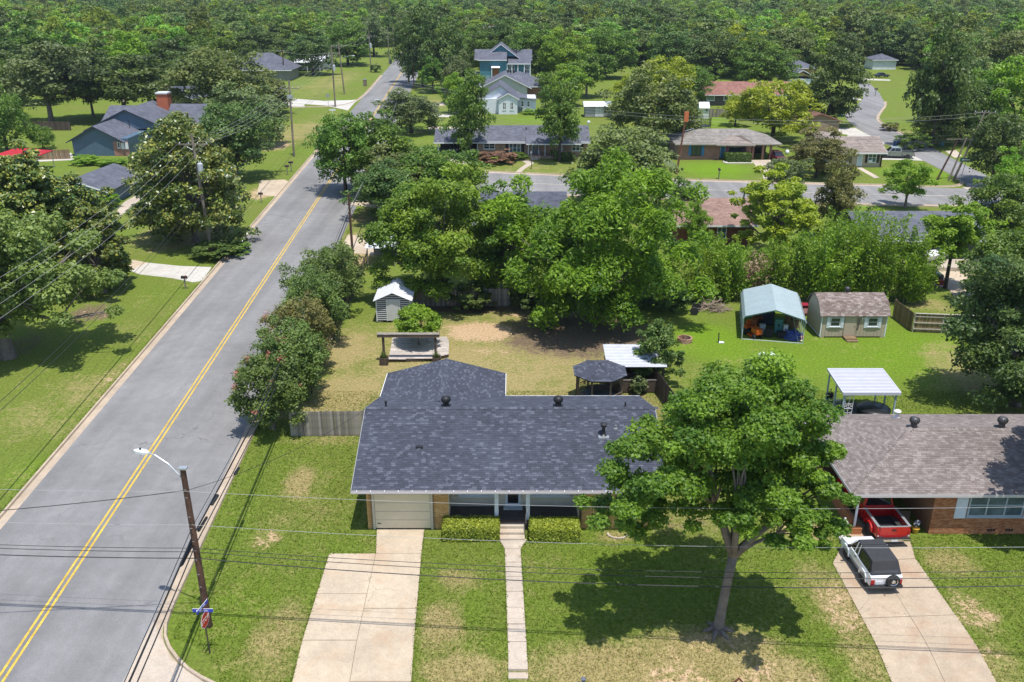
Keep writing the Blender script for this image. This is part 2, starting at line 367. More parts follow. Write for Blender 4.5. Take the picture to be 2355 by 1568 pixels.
CONC_W = concrete('pale_concrete', (0.47, 0.4, 0.325), stain_amt=0.25, crack=0.3)
CONC_B = concrete('bright_concrete', (0.5, 0.475, 0.43), stain_amt=0.1, crack=0.2)
KERB = concrete('kerb_concrete', (0.43, 0.345, 0.26), (0.3, 0.22, 0.14), 0.5, 0.2)

def strip(name, left, right, z, mat, kind='structure', zf=None):
    mb = MB(); n = len(left); zf = zf or (lambda x, y: 0)
    vs = [(q[0], q[1], z + zf(q[0], q[1])) for q in left] + [(q[0], q[1], z + zf(q[0], q[1])) for q in right]
    mb.add(vs, [(i, n + i, n + i + 1, i + 1) for i in range(n - 1)])
    o = mb.build(name, mat)
    if o.data.polygons and o.data.polygons[0].normal.z < 0: o.data.flip_normals()
    return tag(o, kind=kind)
def kerb(name, line, side, zf=None, gut=0.5, mat=KERB):
    """gutter pan and upright kerb along a polyline; side=+1 puts the kerb on the line's left; joints every few metres as separate stones"""
    zf = zf or (lambda x, y: 0)
    pts = [Vector((q[0], q[1], 0)) for q in line]
    # resample into about 3 m stones
    root = tag(strip(name, off(pts, -gut * side * 0), off(pts, gut * side), 0.012, mat, zf=zf), kind='structure')
    a0 = off(pts, gut * side); a1 = off(pts, (gut + 0.16) * side); a2 = off(pts, (gut + 0.2) * side)
    acc = 0; seg = [0]; L_ = [0.0]
    for i in range(1, len(pts)): L_.append(L_[-1] + (pts[i] - pts[i - 1]).length)
    def at(poly, s):
        for i in range(1, len(poly)):
            if s <= L_[i] or i == len(poly) - 1:
                t = (s - L_[i - 1]) / max(L_[i] - L_[i - 1], 1e-6); return poly[i - 1].lerp(poly[i], min(max(t, 0), 1))
    nst = max(1, int(L_[-1] / 3.0)); st = L_[-1] / nst
    for k in range(min(nst, 60)):
        mb = MB(); s0 = k * st + 0.012; s1 = (k + 1) * st - 0.012; q = 3 if nst > 30 else 3
        prof = []
        for j in range(q + 1):
            s = s0 + (s1 - s0) * j / q
            b, t0, t1 = at(a0, s), at(a1, s), at(a2, s); dz = zf(b.x, b.y)
            m0 = b.lerp(t0, 0.25)
            prof.append([(b.x, b.y, -0.1 + dz), (m0.x, m0.y, 0.13 + dz), (t0.x, t0.y, 0.145 + dz), (t1.x, t1.y, -0.1 + dz)])
        vs = [v for p in prof for v in p]; fs = []
        for j in range(q):
            for e in range(3): fs.append((j * 4 + e, (j + 1) * 4 + e, (j + 1) * 4 + e + 1, j * 4 + e + 1))
        fs += [(0, 1, 2, 3), (q * 4 + 3, q * 4 + 2, q * 4 + 1, q * 4)]
        mb.add(vs, fs); mb.build('kerb_stone', mat, root)
    return root

# ---- the street on the left
def rp(Y, o): return Vector((road_x(Y) + o, Y, 0))
YS = [20, 60, 100, 140, 180, 240, 300, 380, 470]
strip('street', [rp(y, -5.9) for y in YS], [rp(y, 5.9) for y in YS], 0.008, ASPH)
YEL = M('yellow_road_paint', (0.56, 0.37, 0.05), 0.8, 0.28, 1.2, fine=0.45, coord='Object')
mk = None
for s in (-1, 1):
    mk = strip('centre_line_marking', [rp(y, s * 0.15 - .06) for y in YS], [rp(y, s * 0.15 + .06) for y in YS], 0.014, YEL)
kerb('left_kerb', [rp(y, -5.55) for y in (24, 70, 99)], 1)
kerb('far_left_kerb', [rp(y, -5.55) for y in (108, 150, 205)], 1)
kerb('distant_left_kerb', smooth_line([(-62, 222), (-48, 221), (-41, 224), tuple(rp(236, -5.55))[:2], tuple(rp(300, -5.55))[:2]]), 1)
z0 = crop(0, 1364, 2.2988)
cl = [rp(95, 5.55), rp(60, 5.55), rp(46, 5.5)] + [g(*z0(*q)) for q in ((1200, 850), (1100, 1060), (1052, 1180), (1040, 1280), (1080, 1390), (1180, 1510), (1290, 1600))]
e = cl[-1]; cl = [Vector((q[0], q[1], 0)) for q in cl] + [Vector((e.x + 2.2, e.y - 1.0, 0)), Vector((e.x + 7, e.y - 1.6, 0))]
cl = smooth_line(cl, 2)
kerb('corner_kerb', cl, 1, zf=gz)
# the concrete street that starts at the corner and runs right, below the frame
strip('front_street', [Vector((-17.2, 34.6, 0)), Vector((-15.4, 32.0, 0)), Vector((-13.5, 30.6, 0)), Vector((-12.6, 30.0, 0)), Vector((-11, 29.2, 0)), Vector((60, 25.5, 0))], [Vector((-16.6, 18, 0)), Vector((-15, 18, 0)), Vector((-13.5, 18, 0)), Vector((-12.6, 18, 0)), Vector((-11, 18, 0)), Vector((60, 16, 0))], 0.016, CONC_W, zf=gz)
# ---- the cross street
fs_t = [(-26.5, 147), (-16, 145.2), (-4.6, 142.3), (7.4, 139.6), (26, 136), (40, 134), (52, 132.4), (63, 131), (95, 127)]
fs_b = [(-25.5, 136), (-15, 131), (-.4, 127.8), (10, 126.4), (26, 124), (40, 122.2), (48.4, 121.2), (64, 119.8), (95, 116)]
strip('cross_street', [Vector((*q, 0)) for q in fs_t], [Vector((*q, 0)) for q in fs_b], 0.018, ASPH2)
WORN = M('worn_white_paint', (0.5, 0.49, 0.47), 0.8, 0.35, 0.6, fine=0.3)
mid = [Vector(((a[0] + b[0]) / 2, (a[1] + b[1]) / 2, 0)) for a, b in zip(fs_t, fs_b)]
strip('cross_street_centre_line', off(mid, 0.12), off(mid, -0.12), 0.024, M('faded_line_paint', (0.4, 0.36, 0.29), 0.85, 0.4, 0.4, fine=0.3))
kerb('cross_street_far_kerb', [Vector((*q, 0)) for q in fs_t[2:7]] + [Vector((60.5, 131.4, 0))], 1, gut=0.9)
kerb('cross_street_near_kerb', [Vector((*q, 0)) for q in fs_b[8:0:-1]], 1, gut=1.3)
# ---- the side street that winds off on the right
c3 = crop(2440, 200, 3.726)
sl = [g(*c3(*q)) for q in ((1720, 1345), (1690, 1290), (1500, 1190), (1250, 1062), (1000, 950), (830, 872), (640, 780), (480, 680), (370, 590), (345, 540), (430, 480), (530, 390), (560, 335), (550, 285), (505, 200), (480, 140), (430, 110))]
sr = [g(*c3(*q)) for q in ((2200, 1360), (2090, 1290), (1860, 1180), (1640, 1070), (1440, 965), (1250, 880), (1060, 790), (880, 705), (735, 630), (695, 575), (740, 500), (790, 440), (790, 390), (740, 300), (640, 195), (560, 140), (500, 105))]
strip('side_street', sl, sr, 0.012, ASPH2)
kerb('side_street_kerb', smooth_line(sr[5:13], 1)[::-1], 1, gut=0.5)
kerb('side_street_corner_kerb', smooth_line([(60.5, 131.4), tuple(g(*c3(1560, 1350)))[:2], tuple(g(*c3(1680, 1325)))[:2], tuple(g(*c3(1690, 1285)))[:2], tuple(g(*c3(1600, 1240)))[:2]], 2), 1, gut=0.35)
a, b = g(*c3(1750, 1325)), g(*c3(1960, 1330))
struct('stop_line_marking', MB().prism([(a.x, a.y), (b.x, b.y), (b.x, b.y + 1.0), (a.x, a.y + 1.0)], 0.02, 0.03), WORN)
# the white crossing band along the cross street's edge
a, b = g(*c3(1690, 1362)), g(*c3(2090, 1372))
struct('gutter_crossing', MB().prism([(a.x, a.y - .6), (b.x, b.y - .6), (b.x, b.y + .9), (a.x, a.y + .9)], 0.02, 0.032), CONC_W)
# ---- left side: side road mouth and drives
z1 = crop(660, 100, 2.243)
def pad(name, pts, mat, z=0.02, th=0.1, conv=None):
    pl = [g(*(conv(*q) if conv else q)) for q in pts]
    return struct(name, MB().prism([(q.x, q.y) for q in pl], -th, z), mat)
pad('side_road_mouth', [(330, 455), (470, 438), (700, 455), (880, 450), (925, 445), (860, 520), (830, 512), (700, 485), (500, 472), (330, 478)], CONC_B, conv=z1)
zl = crop(0, 682, 2.2988)
pad('left_drive_apron', [(1020, 245), (1250, 268), (1460, 275), (1400, 370), (1330, 380), (1180, 350), (960, 325), (900, 300)], CONC_B, conv=zl)
pad('left_drive', [(1020, 245), (960, 325), (900, 300), (760, 240), (800, 205), (920, 225)], CONC, z=0.016, conv=zl)
pad('brown_drive_mouth', [(590, 448), (598, 415), (655, 413), (668, 420), (640, 452)], CONC, z=0.016)
pad('curved_garden_path', [(265, 490), (285, 465), (330, 440), (345, 432), (352, 440), (330, 455), (300, 475), (275, 500)], CONC_W)
pad('garden_drive', [(285, 405), (300, 403), (298, 440), (282, 445)], CONC_W)
pad('yard_slab', [(85, 350), (165, 352), (170, 368), (85, 372)], CONC_B)
pad('far_verge_drive', [(640, 236), (700, 240), (700, 247), (640, 246)], CONC_B)
# house row by the cross street
pad('ranch_drive', [(1010, 380), (1062, 350), (1105, 352), (1052, 405), (1000, 400)], CONC_W)
z2 = crop(1024, 0, 2.2988)
pl = [(1190, 1105), (1250, 1112), (1275, 1130), (1225, 1165), (1190, 1198), (1228, 1200), (1265, 1165), (1330, 1125), (1300, 1105), (1240, 1095)]
pad('curved_front_walk', pl, CONC_W, conv=z2)
pad('white_house_walk', [(985, 262), (1040, 264), (1040, 270), (985, 268)], CONC_B)
pad('lawn_walk', [(985, 291), (1100, 293), (1250, 294), (1250, 299), (1100, 299), (985, 297)], CONC_W)
pad('far_path', [(985, 238), (1045, 234), (1050, 240), (985, 246)], CONC_W)
z4 = crop(1980, 280, 4.71)
pad('brick_house_drive', [(1290, 945), (1560, 940), (1600, 1010), (1640, 1240), (1480, 1250), (1440, 1140)], CONC_W, conv=z4)
pad('hedge_bed_edging', [(890, 960), (920, 958), (960, 985), (1280, 985), (1310, 975), (1310, 992), (940, 995), (895, 985)], CONC_B, z=0.12, conv=z4)
pad('corner_house_pad', [(200, 690), (470, 685), (560, 735), (830, 868), (720, 866), (560, 830), (385, 830), (380, 760), (200, 745)], CONC_B, conv=c3)
pad('truck_drive', [(740, 1000), (1100, 985), (1230, 1052), (1060, 1045), (760, 1040)], CONC_B, conv=c3)
pad('corner_house_walk', [(480, 1130), (540, 1128), (740, 1240), (680, 1246)], CONC_W, conv=c3)
pad('bank_drive', [(1470, 945), (1600, 935), (1660, 1000), (1580, 1020)], CONC_W, conv=c3)
pad('verge_drive', [(330, 340), (390, 340), (530, 358), (540, 378), (400, 365), (330, 370)], CONC_B, conv=c3)
pad('verge_drive_second', [(330, 278), (520, 283), (510, 292), (330, 292)], CONC_B, conv=c3)
pad('cul_de_sac_drive', [(470, 128), (860, 145), (860, 158), (520, 150)], CONC_B, conv=c3)
pad('green_car_drive', [(2095, 640), (2110, 622), (2240, 625), (2260, 690), (2200, 690), (2180, 665)], CONC, z=0.02)
pad('pole_side_drive', [(775, 580), (800, 540), (870, 545), (860, 585)], CONC, z=0.016)
pad('shady_drive', [(800, 470), (815, 455), (880, 460), (880, 480)], CONC, z=0.016)

def lerp2(a, b, t): return (a[0] + (b[0] - a[0]) * t, a[1] + (b[1] - a[1]) * t)
# ---- driveways and walk of the two near houses, as slabs with open joints
def slabs(name, quads, mat, z=0.03, gap=0.02):
    root = None
    for q in quads:
        c = sum((Vector((p[0], p[1])) for p in q), Vector((0, 0))) / len(q)
        pts = []
        for p in q:
            d = Vector((p[0], p[1])) - c; l = d.length; pts.append(c + d * ((l - gap) / l))
        if root is None:
            allp = [Vector((p[0], p[1])) for qq in quads for p in qq]
        mb = MB(); zz = z + random.uniform(-.004, .004); K = 8
        pa = [pts[0].lerp(pts[-1], i / K) for i in range(K + 1)]; pb = [pts[1].lerp(pts[2], i / K) for i in range(K + 1)]
        for i in range(K): mb.prism([(pa[i].x, pa[i].y), (pb[i].x, pb[i].y), (pb[i+1].x, pb[i+1].y), (pa[i+1].x, pa[i+1].y)], -0.12, zz, zf=gz)
        if root is None:
            base = MB()
            for qq in quads:
                for i in range(8):
                    t0, t1 = i / 8, (i + 1) / 8
                    base.prism([lerp2(qq[0], qq[3], t0), lerp2(qq[1], qq[2], t0), lerp2(qq[1], qq[2], t1), lerp2(qq[0], qq[3], t1)], -0.15, 0.012, zf=gz)
            root = struct(name, base, M('joint_dirt', (0.14, 0.11, 0.07), 0.95, 0.3, 2))
        mb.build('slab', mat, root)
    return root
def P2(x, y): q = g(x, y); return (q.x, q.y)
def lerp2(a, b, t): return (a[0] + (b[0] - a[0]) * t, a[1] + (b[1] - a[1]) * t)
def ladder(l0, l1, r0, r1, n):                       # n slabs between two edges
    return [[lerp2(l0, l1, i / n), lerp2(r0, r1, i / n), lerp2(r0, r1, (i + 1) / n), lerp2(l0, l1, (i + 1) / n)] for i in range(n)]
def ext(a, b, Y):                                    # carry an edge on down to depth Y
    t = (Y - a[1]) / (b[1] - a[1]); return lerp2(a, b, t)
A0, A1 = P2(866, 1216.5), P2(976, 1216.5); B0, B1 = P2(864, 1273), P2(969, 1273)
Lc, Lb = P2(757, 1273), ext(P2(757, 1273), P2(666, 1566), 26.5)
Mb = ext(P2(864, 1273), P2(800, 1566), 26.5); Rb = ext(P2(969, 1273), P2(944, 1566), 26.5)
slabs('front_driveway', ladder(A0, B0, A1, B1, 1) + ladder(Lc, Lb, B0, Mb, 4) + ladder(B0, Mb, B1, Rb, 3), CONC)
W0, W1 = P2(1147, 1240), P2(1212, 1240); V0, V1 = P2(1160, 1262), P2(1197, 1262); U0, U1 = P2(1168.5, 1518), P2(1213, 1518)
wk = slabs('front_walk', [[W0, W1, V1, V0]] + ladder(V0, U0, V1, U1, 7), CONC_W)
tr = MB(); d = 0.42
x0, x1, y0 = U0[0], U1[0], U0[1]
for k in range(3):                                    # the walk steps down towards the street
    q = MB().box(x0 + .01 * k, x1 + .01 * k, y0 - d * (k + 1) + .02, y0 - d * k, -0.9, 0.02 - 0.15 * (k + 1)); q.build('tread', CONC_W, wk)
MB().box(x0, x1 + .04, 25, y0 - d * 3, -1.1, -0.44).build('slab', CONC_W, wk)
E0, E1 = P2(1949, 1226), P2(2088, 1230); F0, F1 = P2(1914, 1295), P2(2105, 1285)
q0 = ext(P2(1914, 1295), P2(2059, 1566), 26.0); q1 = ext(P2(2105, 1285), P2(2303, 1566), 26.0)
m0, mbm = lerp2(F0, F1, .52), lerp2(q0, q1, .5)
e0, e1 = P2(1958, 1175), P2(2094, 1175)
slabs('neighbour_driveway', [[e0, e1, E1, E0], [E0, E1, F1, F0]] + ladder(F0, q0, m0, mbm, 3) + ladder(m0, mbm, F1, q1, 3), concrete('neighbour_concrete', (0.42, 0.335, 0.245), (0.36, 0.22, 0.14), 0.7, 0.5))
DRV = [A0, A1, B1, Rb, Mb, Lb, Lc, B0]; WLK = [W0, W1, V1, U1, (U1[0], 25), (U0[0], 25), U0, V0]; NDR = [e0, e1, E1, F1, q1, q0, F0, E0]
# ------------------------------------------------------------------ roofs, bricks, openings
def tinted(name, stops, rough=0.9, grain=0.35, sc=60, bmp=0.25, worn=0.15, spec=0.25):
    if name in _mats: return _mats[name]
    m, N, L, P = nodes(name)
    a = N.new('ShaderNodeAttribute'); a.attribute_name = 'tint'
    r = ramp(N, stops); L.new(a.outputs['Fac'], r.inputs[0])
    pos = N.new('ShaderNodeNewGeometry').outputs['Position']
    n = noise(N, L, sc, 2, 0.6, vec=pos); r2 = ramp(N, [(0.3, (1 - grain,) * 3), (0.7, (1 + grain,) * 3)]); L.new(n.outputs[0], r2.inputs[0])
    o = mixc(N, L, 1, r.outputs[0], r2.outputs[0], 'MULTIPLY')
    n2 = noise(N, L, 0.45, 4, 0.65, vec=pos); r3 = ramp(N, [(0.3, (1 - worn,) * 3), (0.7, (1 + worn,) * 3)]); L.new(n2.outputs[0], r3.inputs[0])
    o = mixc(N, L, 1, o, r3.outputs[0], 'MULTIPLY')
    L.new(o, P.inputs['Base Color']); P.inputs['Roughness'].default_value = rough; P.inputs['Specular IOR Level'].default_value = spec
    if bmp: bump(N, L, P, n.outputs[0], bmp, 0.01)
    _mats[name] = m; return m
SH_BLUE = tinted('charcoal_blue_shingle', [(0, (0.046, 0.051, 0.069)), (0.55, (0.058, 0.064, 0.086)), (0.85, (0.073, 0.081, 0.107)), (1, (0.1, 0.109, 0.14))])
SH_GREY = tinted('grey_brown_shingle', [(0, (0.145, 0.12, 0.11)), (0.5, (0.195, 0.165, 0.152)), (1, (0.25, 0.218, 0.204))])
SH_BROWN = tinted('brown_shingle', [(0, (0.14, 0.105, 0.09)), (0.5, (0.215, 0.17, 0.15)), (1, (0.3, 0.255, 0.235))])
UNDER = M('roof_underlay', (0.035, 0.036, 0.042), 0.95, 0.2, 2)
UNDER_G = M('grey_roof_underlay', (0.12, 0.1, 0.095), 0.95, 0.2, 2)
_tabs = {}
def tab_mesh(mat, w, l, th, t):
    k = (mat.name, w, l, t)
    if k not in _tabs:
        mb = MB(); mb.tint = t
        mb.add([(0,0,0),(w,0,0),(w,l,0),(0,l,0),(0,0,th),(w,0,th),(w,l,.003),(0,l,.003)], [(4,5,6,7),(0,1,5,4),(1,2,6,5),(3,0,4,7)])
        me = mb.mesh('shingle'); me.materials.append(mat); _tabs[k] = me
    return _tabs[k]
def shingles(parent, poly, mat, ex=0.14, tw=0.26, n_ind=0, skip=0.0, th=0.016, name='shingle_field'):
    p = [Vector(q) for q in poly]; e = (p[1] - p[0]).normalized(); n = e.cross(p[2] - p[0]).normalized()
    if n.z < 0: n = -n
    s = n.cross(e).normalized()
    if s.z < 0: s = -s
    ab = [((q - p[0]).dot(e), (q - p[0]).dot(s)) for q in p]; bmax = max(b for a, b in ab)
    field = MB(); k = 0; b0 = 0.0; made = 0
    lev = [.08, .2, .3, .4, .5, .6, .72, .95]
    while b0 < bmax - 0.02:
        bm_ = min(b0 + ex * .6, bmax - .005); xs = []
        for (a0, c0), (a1, c1) in zip(ab, ab[1:] + ab[:1]):
            if (c0 - bm_) * (c1 - bm_) < 0: xs.append(a0 + (a1 - a0) * (bm_ - c0) / (c1 - c0))
        if len(xs) >= 2:
            lo, hi = min(xs), max(xs); a = lo - random.uniform(0, tw)
            while a < hi - .01:
                w = tw; x0 = max(a + .004, lo); x1 = min(a + w - .004, hi); t = random.choice(lev)
                if random.random() < .05: t = 1.0
                if x1 - x0 > 0.03:
                    hgt = th * random.choice((.8, 1, 1.25)); O = p[0] + e * x0 + s * b0 + n * .004
                    if made < n_ind and x1 - x0 > w - .02:
                        o = bpy.data.objects.new('shingle', tab_mesh(mat, round(tw - .008, 3), round(ex * 1.2, 3), th, t)); COL.objects.link(o)
                        o.parent = parent
                        if parent.name in INV: o.matrix_parent_inverse = INV[parent.name]
                        Mx = Matrix((e, s, n)).transposed().to_4x4(); Mx.translation = O; o.matrix_basis = Mx; made += 1
                    else:
                        l = ex * 1.2; ww = x1 - x0; field.tint = t
                        field.add([O, O + e * ww, O + e * ww + s * l, O + s * l, O + n * hgt, O + e * ww + n * hgt, O + e * ww + s * l + n * .003, O + s * l + n * .003],
                                  [(4,5,6,7),(0,1,5,4),(1,2,6,5),(3,0,4,7)])
                a += w
        b0 += ex; k += 1
    if field.f: stuff(field.build(name, mat, parent))
def ridge_caps(parent, a, b, mat, w=0.15, l=0.22, n_up=Vector((0, 0, 1))):
    a, b = Vector(a), Vector(b); d = (b - a); L_ = d.length; d.normalize(); side = d.cross(n_up).normalized(); up = side.cross(d).normalized()
    mb = MB(); k = 0
    while k * l < L_ - .05:
        q = a + d * (k * l); mb.tint = random.choice((.2, .4, .6, .8, 1.0))
        def P(u, v, h): return q + d * u + side * v + up * h
        mb.add([P(0, -w, -.035), P(0, 0, .045), P(0, w, -.035), P(l * 1.15, -w, -.05), P(l * 1.15, 0, .025), P(l * 1.15, w, -.05)], [(0,1,4,3),(1,2,5,4),(0,2,1)])
        k += 1
    return stuff(mb.build('ridge_cap', mat, parent))
_brk = {}
def brick_mesh(mat, w, h, d, t):
    k = (mat.name, w, h, t)
    if k not in _brk:
        mb = MB(); mb.tint = t; mb.box(0, w, 0, d, 0, h); me = mb.mesh('brick'); me.materials.append(mat); _brk[k] = me
    return _brk[k]
def brick_face(parent, x0, x1, z0, z1, y, mat, holes=(), n_ind=0, bw=0.2, bh=0.062, j=0.012, proud=0.012):
    """courses of separate bricks on a wall face looking towards -y"""
    field = MB(); z = z0; row = 0; made = 0; lev = (.1, .3, .45, .6, .75, .95)
    while z + bh <= z1 + .001:
        x = x0 - (bw / 2 if row % 2 else 0)
        while x < x1:
            a, b = max(x, x0), min(x + bw, x1)
            if b - a > .04 and not any(a < h[1] and b > h[0] and z < h[3] and z + bh > h[2] for h in holes):
                t = random.choice(lev)
                if made < n_ind and b - a > bw - .001:
                    o = bpy.data.objects.new('brick', brick_mesh(mat, bw, bh, proud * 2, t)); COL.objects.link(o); o.parent = parent
                    if parent.name in INV: o.matrix_parent_inverse = INV[parent.name]
                    o.location = (a, y - proud, z); made += 1
                else:
                    field.tint = t; field.box(a, b, y - proud, y + proud, z, z + bh)
            x += bw + j
        z += bh + j; row += 1
    if field.f: stuff(field.build('brickwork', mat, parent))
def window(parent, x0, x1, z0, z1, y, frame=None, pane=None, cols=1, rows=2, fw=0.06, sill=True, dpt=0.05, ax='y', name='window'):
    """frame, glazing bars, panes and sill on a face at y looking to -y (ax='x': a face at x=y looking to -x; 'X': +x)"""
    frame = frame or WHITE; pane = pane or GLASS
    def B(mb, a, b, c, d, e, f):
        if ax == 'y': mb.box(a, b, c, d, e, f)
        elif ax == 'x': mb.box(c, d, a, b, e, f)
        else: mb.box(2 * y - d, 2 * y - c, a, b, e, f)
    fr = MB(); ya, yb = y - dpt, y + .02
    B(fr, x0, x1, ya, yb, z0, z0 + fw); B(fr, x0, x1, ya, yb, z1 - fw, z1); B(fr, x0, x0 + fw, ya, yb, z0 + fw, z1 - fw); B(fr, x1 - fw, x1, ya, yb, z0 + fw, z1 - fw)
    for i in range(1, cols):
        q = x0 + (x1 - x0) * i / cols; B(fr, q - fw * .45, q + fw * .45, ya + .004, yb - .004, z0 + fw, z1 - fw)
    for i in range(1, rows):
        q = z0 + (z1 - z0) * i / rows; B(fr, x0 + fw, x1 - fw, ya + .012, yb - .008, q - fw * .3, q + fw * .3)
    w = fr.build(name, frame, parent)
    for i in range(cols):
        a = x0 + (x1 - x0) * i / cols; b = x0 + (x1 - x0) * (i + 1) / cols
        for k in range(rows):
            c = z0 + (z1 - z0) * k / rows; d = z0 + (z1 - z0) * (k + 1) / rows; mb = MB()
            B(mb, a + fw * .4, b - fw * .4, y - .024 + .003 * k, y - .012, c + fw * .25, d - fw * .25); mb.build('pane', pane, w)
    if sill:
        mb = MB(); B(mb, x0 - .06, x1 + .06, y - .1, y + .03, z0 - .07, z0 - .002); mb.build('sill', frame, w)
    return w
def shutter(parent, x0, x1, z0, z1, y, mat):
    mb = MB().box(x0, x1, y - .045, y - .004, z0, z1); o = mb.build('shutter', mat, parent)
    s = MB(); n = int((z1 - z0) / .09)
    for i in range(n): zz = z0 + .06 + i * (z1 - z0 - .12) / max(n - 1, 1); s.box(x0 + .04, x1 - .04, y - .06, y - .046, zz - .02, zz + .02)
    s.build('slats', mat, o)
def turbine_vent(parent, x, y, z, mat=BLACK, s=1.0):
    o = MB().lathe([(.16*s, 0), (.16*s, .24*s), (.13*s, .26*s)], 14, (x, y, z)).build('turbine_vent', mat, parent)
    prof = [(.13*s, .25*s), (.2*s, .3*s), (.235*s, .4*s), (.22*s, .5*s), (.15*s, .57*s), (.04*s, .6*s)]
    MB().lathe(prof, 14, (x, y, z)).build('turbine_head', mat, o, smooth=True)
    fins = MB()
    for k in range(14):
        t = 2 * PI * k / 14; c, q = math.cos(t), math.sin(t)
        path = [(x + r * 1.06 * c, y + r * 1.06 * q, z + h) for r, h in prof[1:-1]]; fins.tube(path, .012 * s, 4)
    fins.build('fins', M('vent_fin_metal', (0.05, 0.05, 0.055), .35, .2, 4, metal=.5), o)
    MB().box(x - .26*s, x + .26*s, y - .26*s, y + .26*s, z - .03, z + .03).build('flashing', mat, o)
    return o
def pipe_vent(parent, x, y, z, h=.35, r=.05, mat=BLACK, cap=False):
    o = MB().lathe([(r * 2.2, 0), (r * 1.1, .08), (r, .1), (r, h), (r * .9, h)], 10, (x, y, z)).build('pipe_vent', mat, parent)
    if cap: MB().lathe([(r * 1.6, h - .06), (r * 1.9, h), (r * 1.2, h + .07), (.01, h + .1)], 10, (x, y, z)).build('vent_cap', mat, o)
    return o
# ------------------------------------------------------------------ the house in the middle
YW = 42.4; YE = 41.82; YB = 53.6; YR = (YE + YB) / 2; ZE = 2.86; ZR = 4.92; XL, XR = -8.72, 8.5; WX0, WX1 = -8.05, 7.85
BR_Y = tinted('golden_brick', [(0, (0.42, 0.245, 0.085)), (.5, (0.5, 0.305, 0.115)), (1, (0.57, 0.37, 0.16))], .88, .15, 40, .2, .12)
MORTAR_Y = M('tan_mortar', (0.27, 0.17, 0.08), .95, .15, 4)
CREAM = M('cream_paint', (0.62, 0.54, 0.39), .6, .06, 1.5); TAN_SIDING = M('porch_wall_paint', (0.52, 0.48, 0.39), .7, .08, 2)
BLUEWHITE = M('pale_blue_trim', (0.55, 0.62, 0.68), .55, .06, 2); GUTTER = M('white_gutter_metal', (0.5, 0.47, 0.47), .45, .08, 2)
hs = wthing('ranch_house', 'golden brick ranch house with charcoal shingle roof and beige garage door', 'house', (0, YW, 0))
w = MB()
w.box(WX0, -3.52, YW + .0, YB - .6, 0, 2.84); w.box(-3.52, 3.72, YW + 1.46, YB - .6, 0, 2.84); w.box(3.72, WX1, YW, YB - .6, 0, 2.84)
w.extr([(YW + .02, 2.84), (YB - .62, 2.84), (YR, ZR - .12)], WX0 + .002, WX0 + .2, 'x'); w.extr([(YW + .02, 2.84), (YB - .62, 2.84), (YR, ZR - .12)], WX1 - .2, WX1 - .002, 'x')
w.box(-8.04, -1.2, YB - .6, 57.0, 0, 2.8)
wall = w.build('wall', MORTAR_Y, hs)
GD0, GD1, GZ1 = -7.62, -4.52, 2.28
brick_face(wall, WX0, -3.53, .02, 2.8, YW, BR_Y, holes=[(GD0 - .12, GD1 + .12, 0, GZ1 + .12)], n_ind=110)
brick_face(wall, 3.73, WX1, .02, 2.8, YW, BR_Y, holes=[(5.75, 7.3, 1.0, 2.4)], n_ind=190)
gd = MB().box(GD0, GD1, YW - .028, YW + .06, .06, GZ1).build('garage_door', CREAM, hs)
for i in range(4):
    z = .07 + i * .552; MB().box(GD0 + .02, GD1 - .02, YW - .055, YW - .03, z + .008, z + .54).build('door_panel', CREAM, gd, bevel=.012, seg=1)
MB().box(GD0 + .12, GD0 + .3, YW - .085, YW - .056, .38, .42).build('handle', BLACK, gd)
MB().box(GD0, GD1, YW - .06, YW, .0, .055).build('door_seal', BLACK, gd)
fr = MB(); fr.box(GD0 - .13, GD0 - .004, YW - .07, YW + .02, 0, GZ1 + .13); fr.box(GD1 + .004, GD1 + .13, YW - .07, YW + .02, 0, GZ1 + .13); fr.box(GD0 - .004, GD1 + .004, YW - .068, YW + .02, GZ1 + .004, GZ1 + .13)
fr.build('garage_door_frame', M('beige_trim', (0.5, 0.46, 0.37), .6, .08, 2), hs)
MB().box(GD0 + 2.9, GD0 + 3.05, YW - .16, YW - .08, GZ1 + .18, GZ1 + .3).build('porch_lamp', BLACK, hs)
# porch
pf = MB().box(-3.52, 3.72, YW - .02, YW + 1.46, 0, .55).build('porch_floor', M('dark_porch_paint', (0.085, 0.075, 0.07), .75, .25, 2, fine=.2), hs)
MB().box(-3.53, 3.73, YW - .05, YW - .022, .36, .54).build('porch_edge', M('brown_porch_edge', (0.09, 0.045, 0.035), .7, .2, 2), pf)
YP = YW + 1.46
pw = MB().box(-3.5, 3.7, YP - .02, YP - .002, .56, 2.82).build('porch_wall', TAN_SIDING, hs)
sd = MB()
for i in range(13): sd.box(-3.49, 3.69, YP - .032 - .0005 * (i % 2), YP - .021, .58 + i * .17, .58 + i * .17 + .155)
sd.build('siding_boards', TAN_SIDING, pw)
for s, x in ((1, -3.52), (-1, 3.72)): MB().box(min(x, x + s * .03), max(x, x + s * .03), YW + .02, YP - .04, .56, 2.82).build('porch_side_wall', CREAM, hs)
window(hs, -3.05, -.78, 1.3, 2.55, YP - .04, BLUEWHITE, GLASS, cols=2, rows=1, fw=.09)
window(hs, 1.05, 3.3, 1.3, 2.55, YP - .04, BLUEWHITE, GLASS, cols=2, rows=1, fw=.09)
dr = MB().box(-.38, .5, YP - .06, YP - .035, .56, 2.62).build('front_door', BLUEWHITE, hs)
MB().box(-.24, .36, YP - .085, YP - .062, .8, 2.5).build('storm_glass', SCREEN, dr)
MB().box(-.48, .6, YP - .4, YP - .06, .555, .59).build('threshold', BLUEWHITE, dr); MB().box(.38, .43, YP - .12, YP - .062, 1.5, 1.56).build('handle', CHROME, dr)
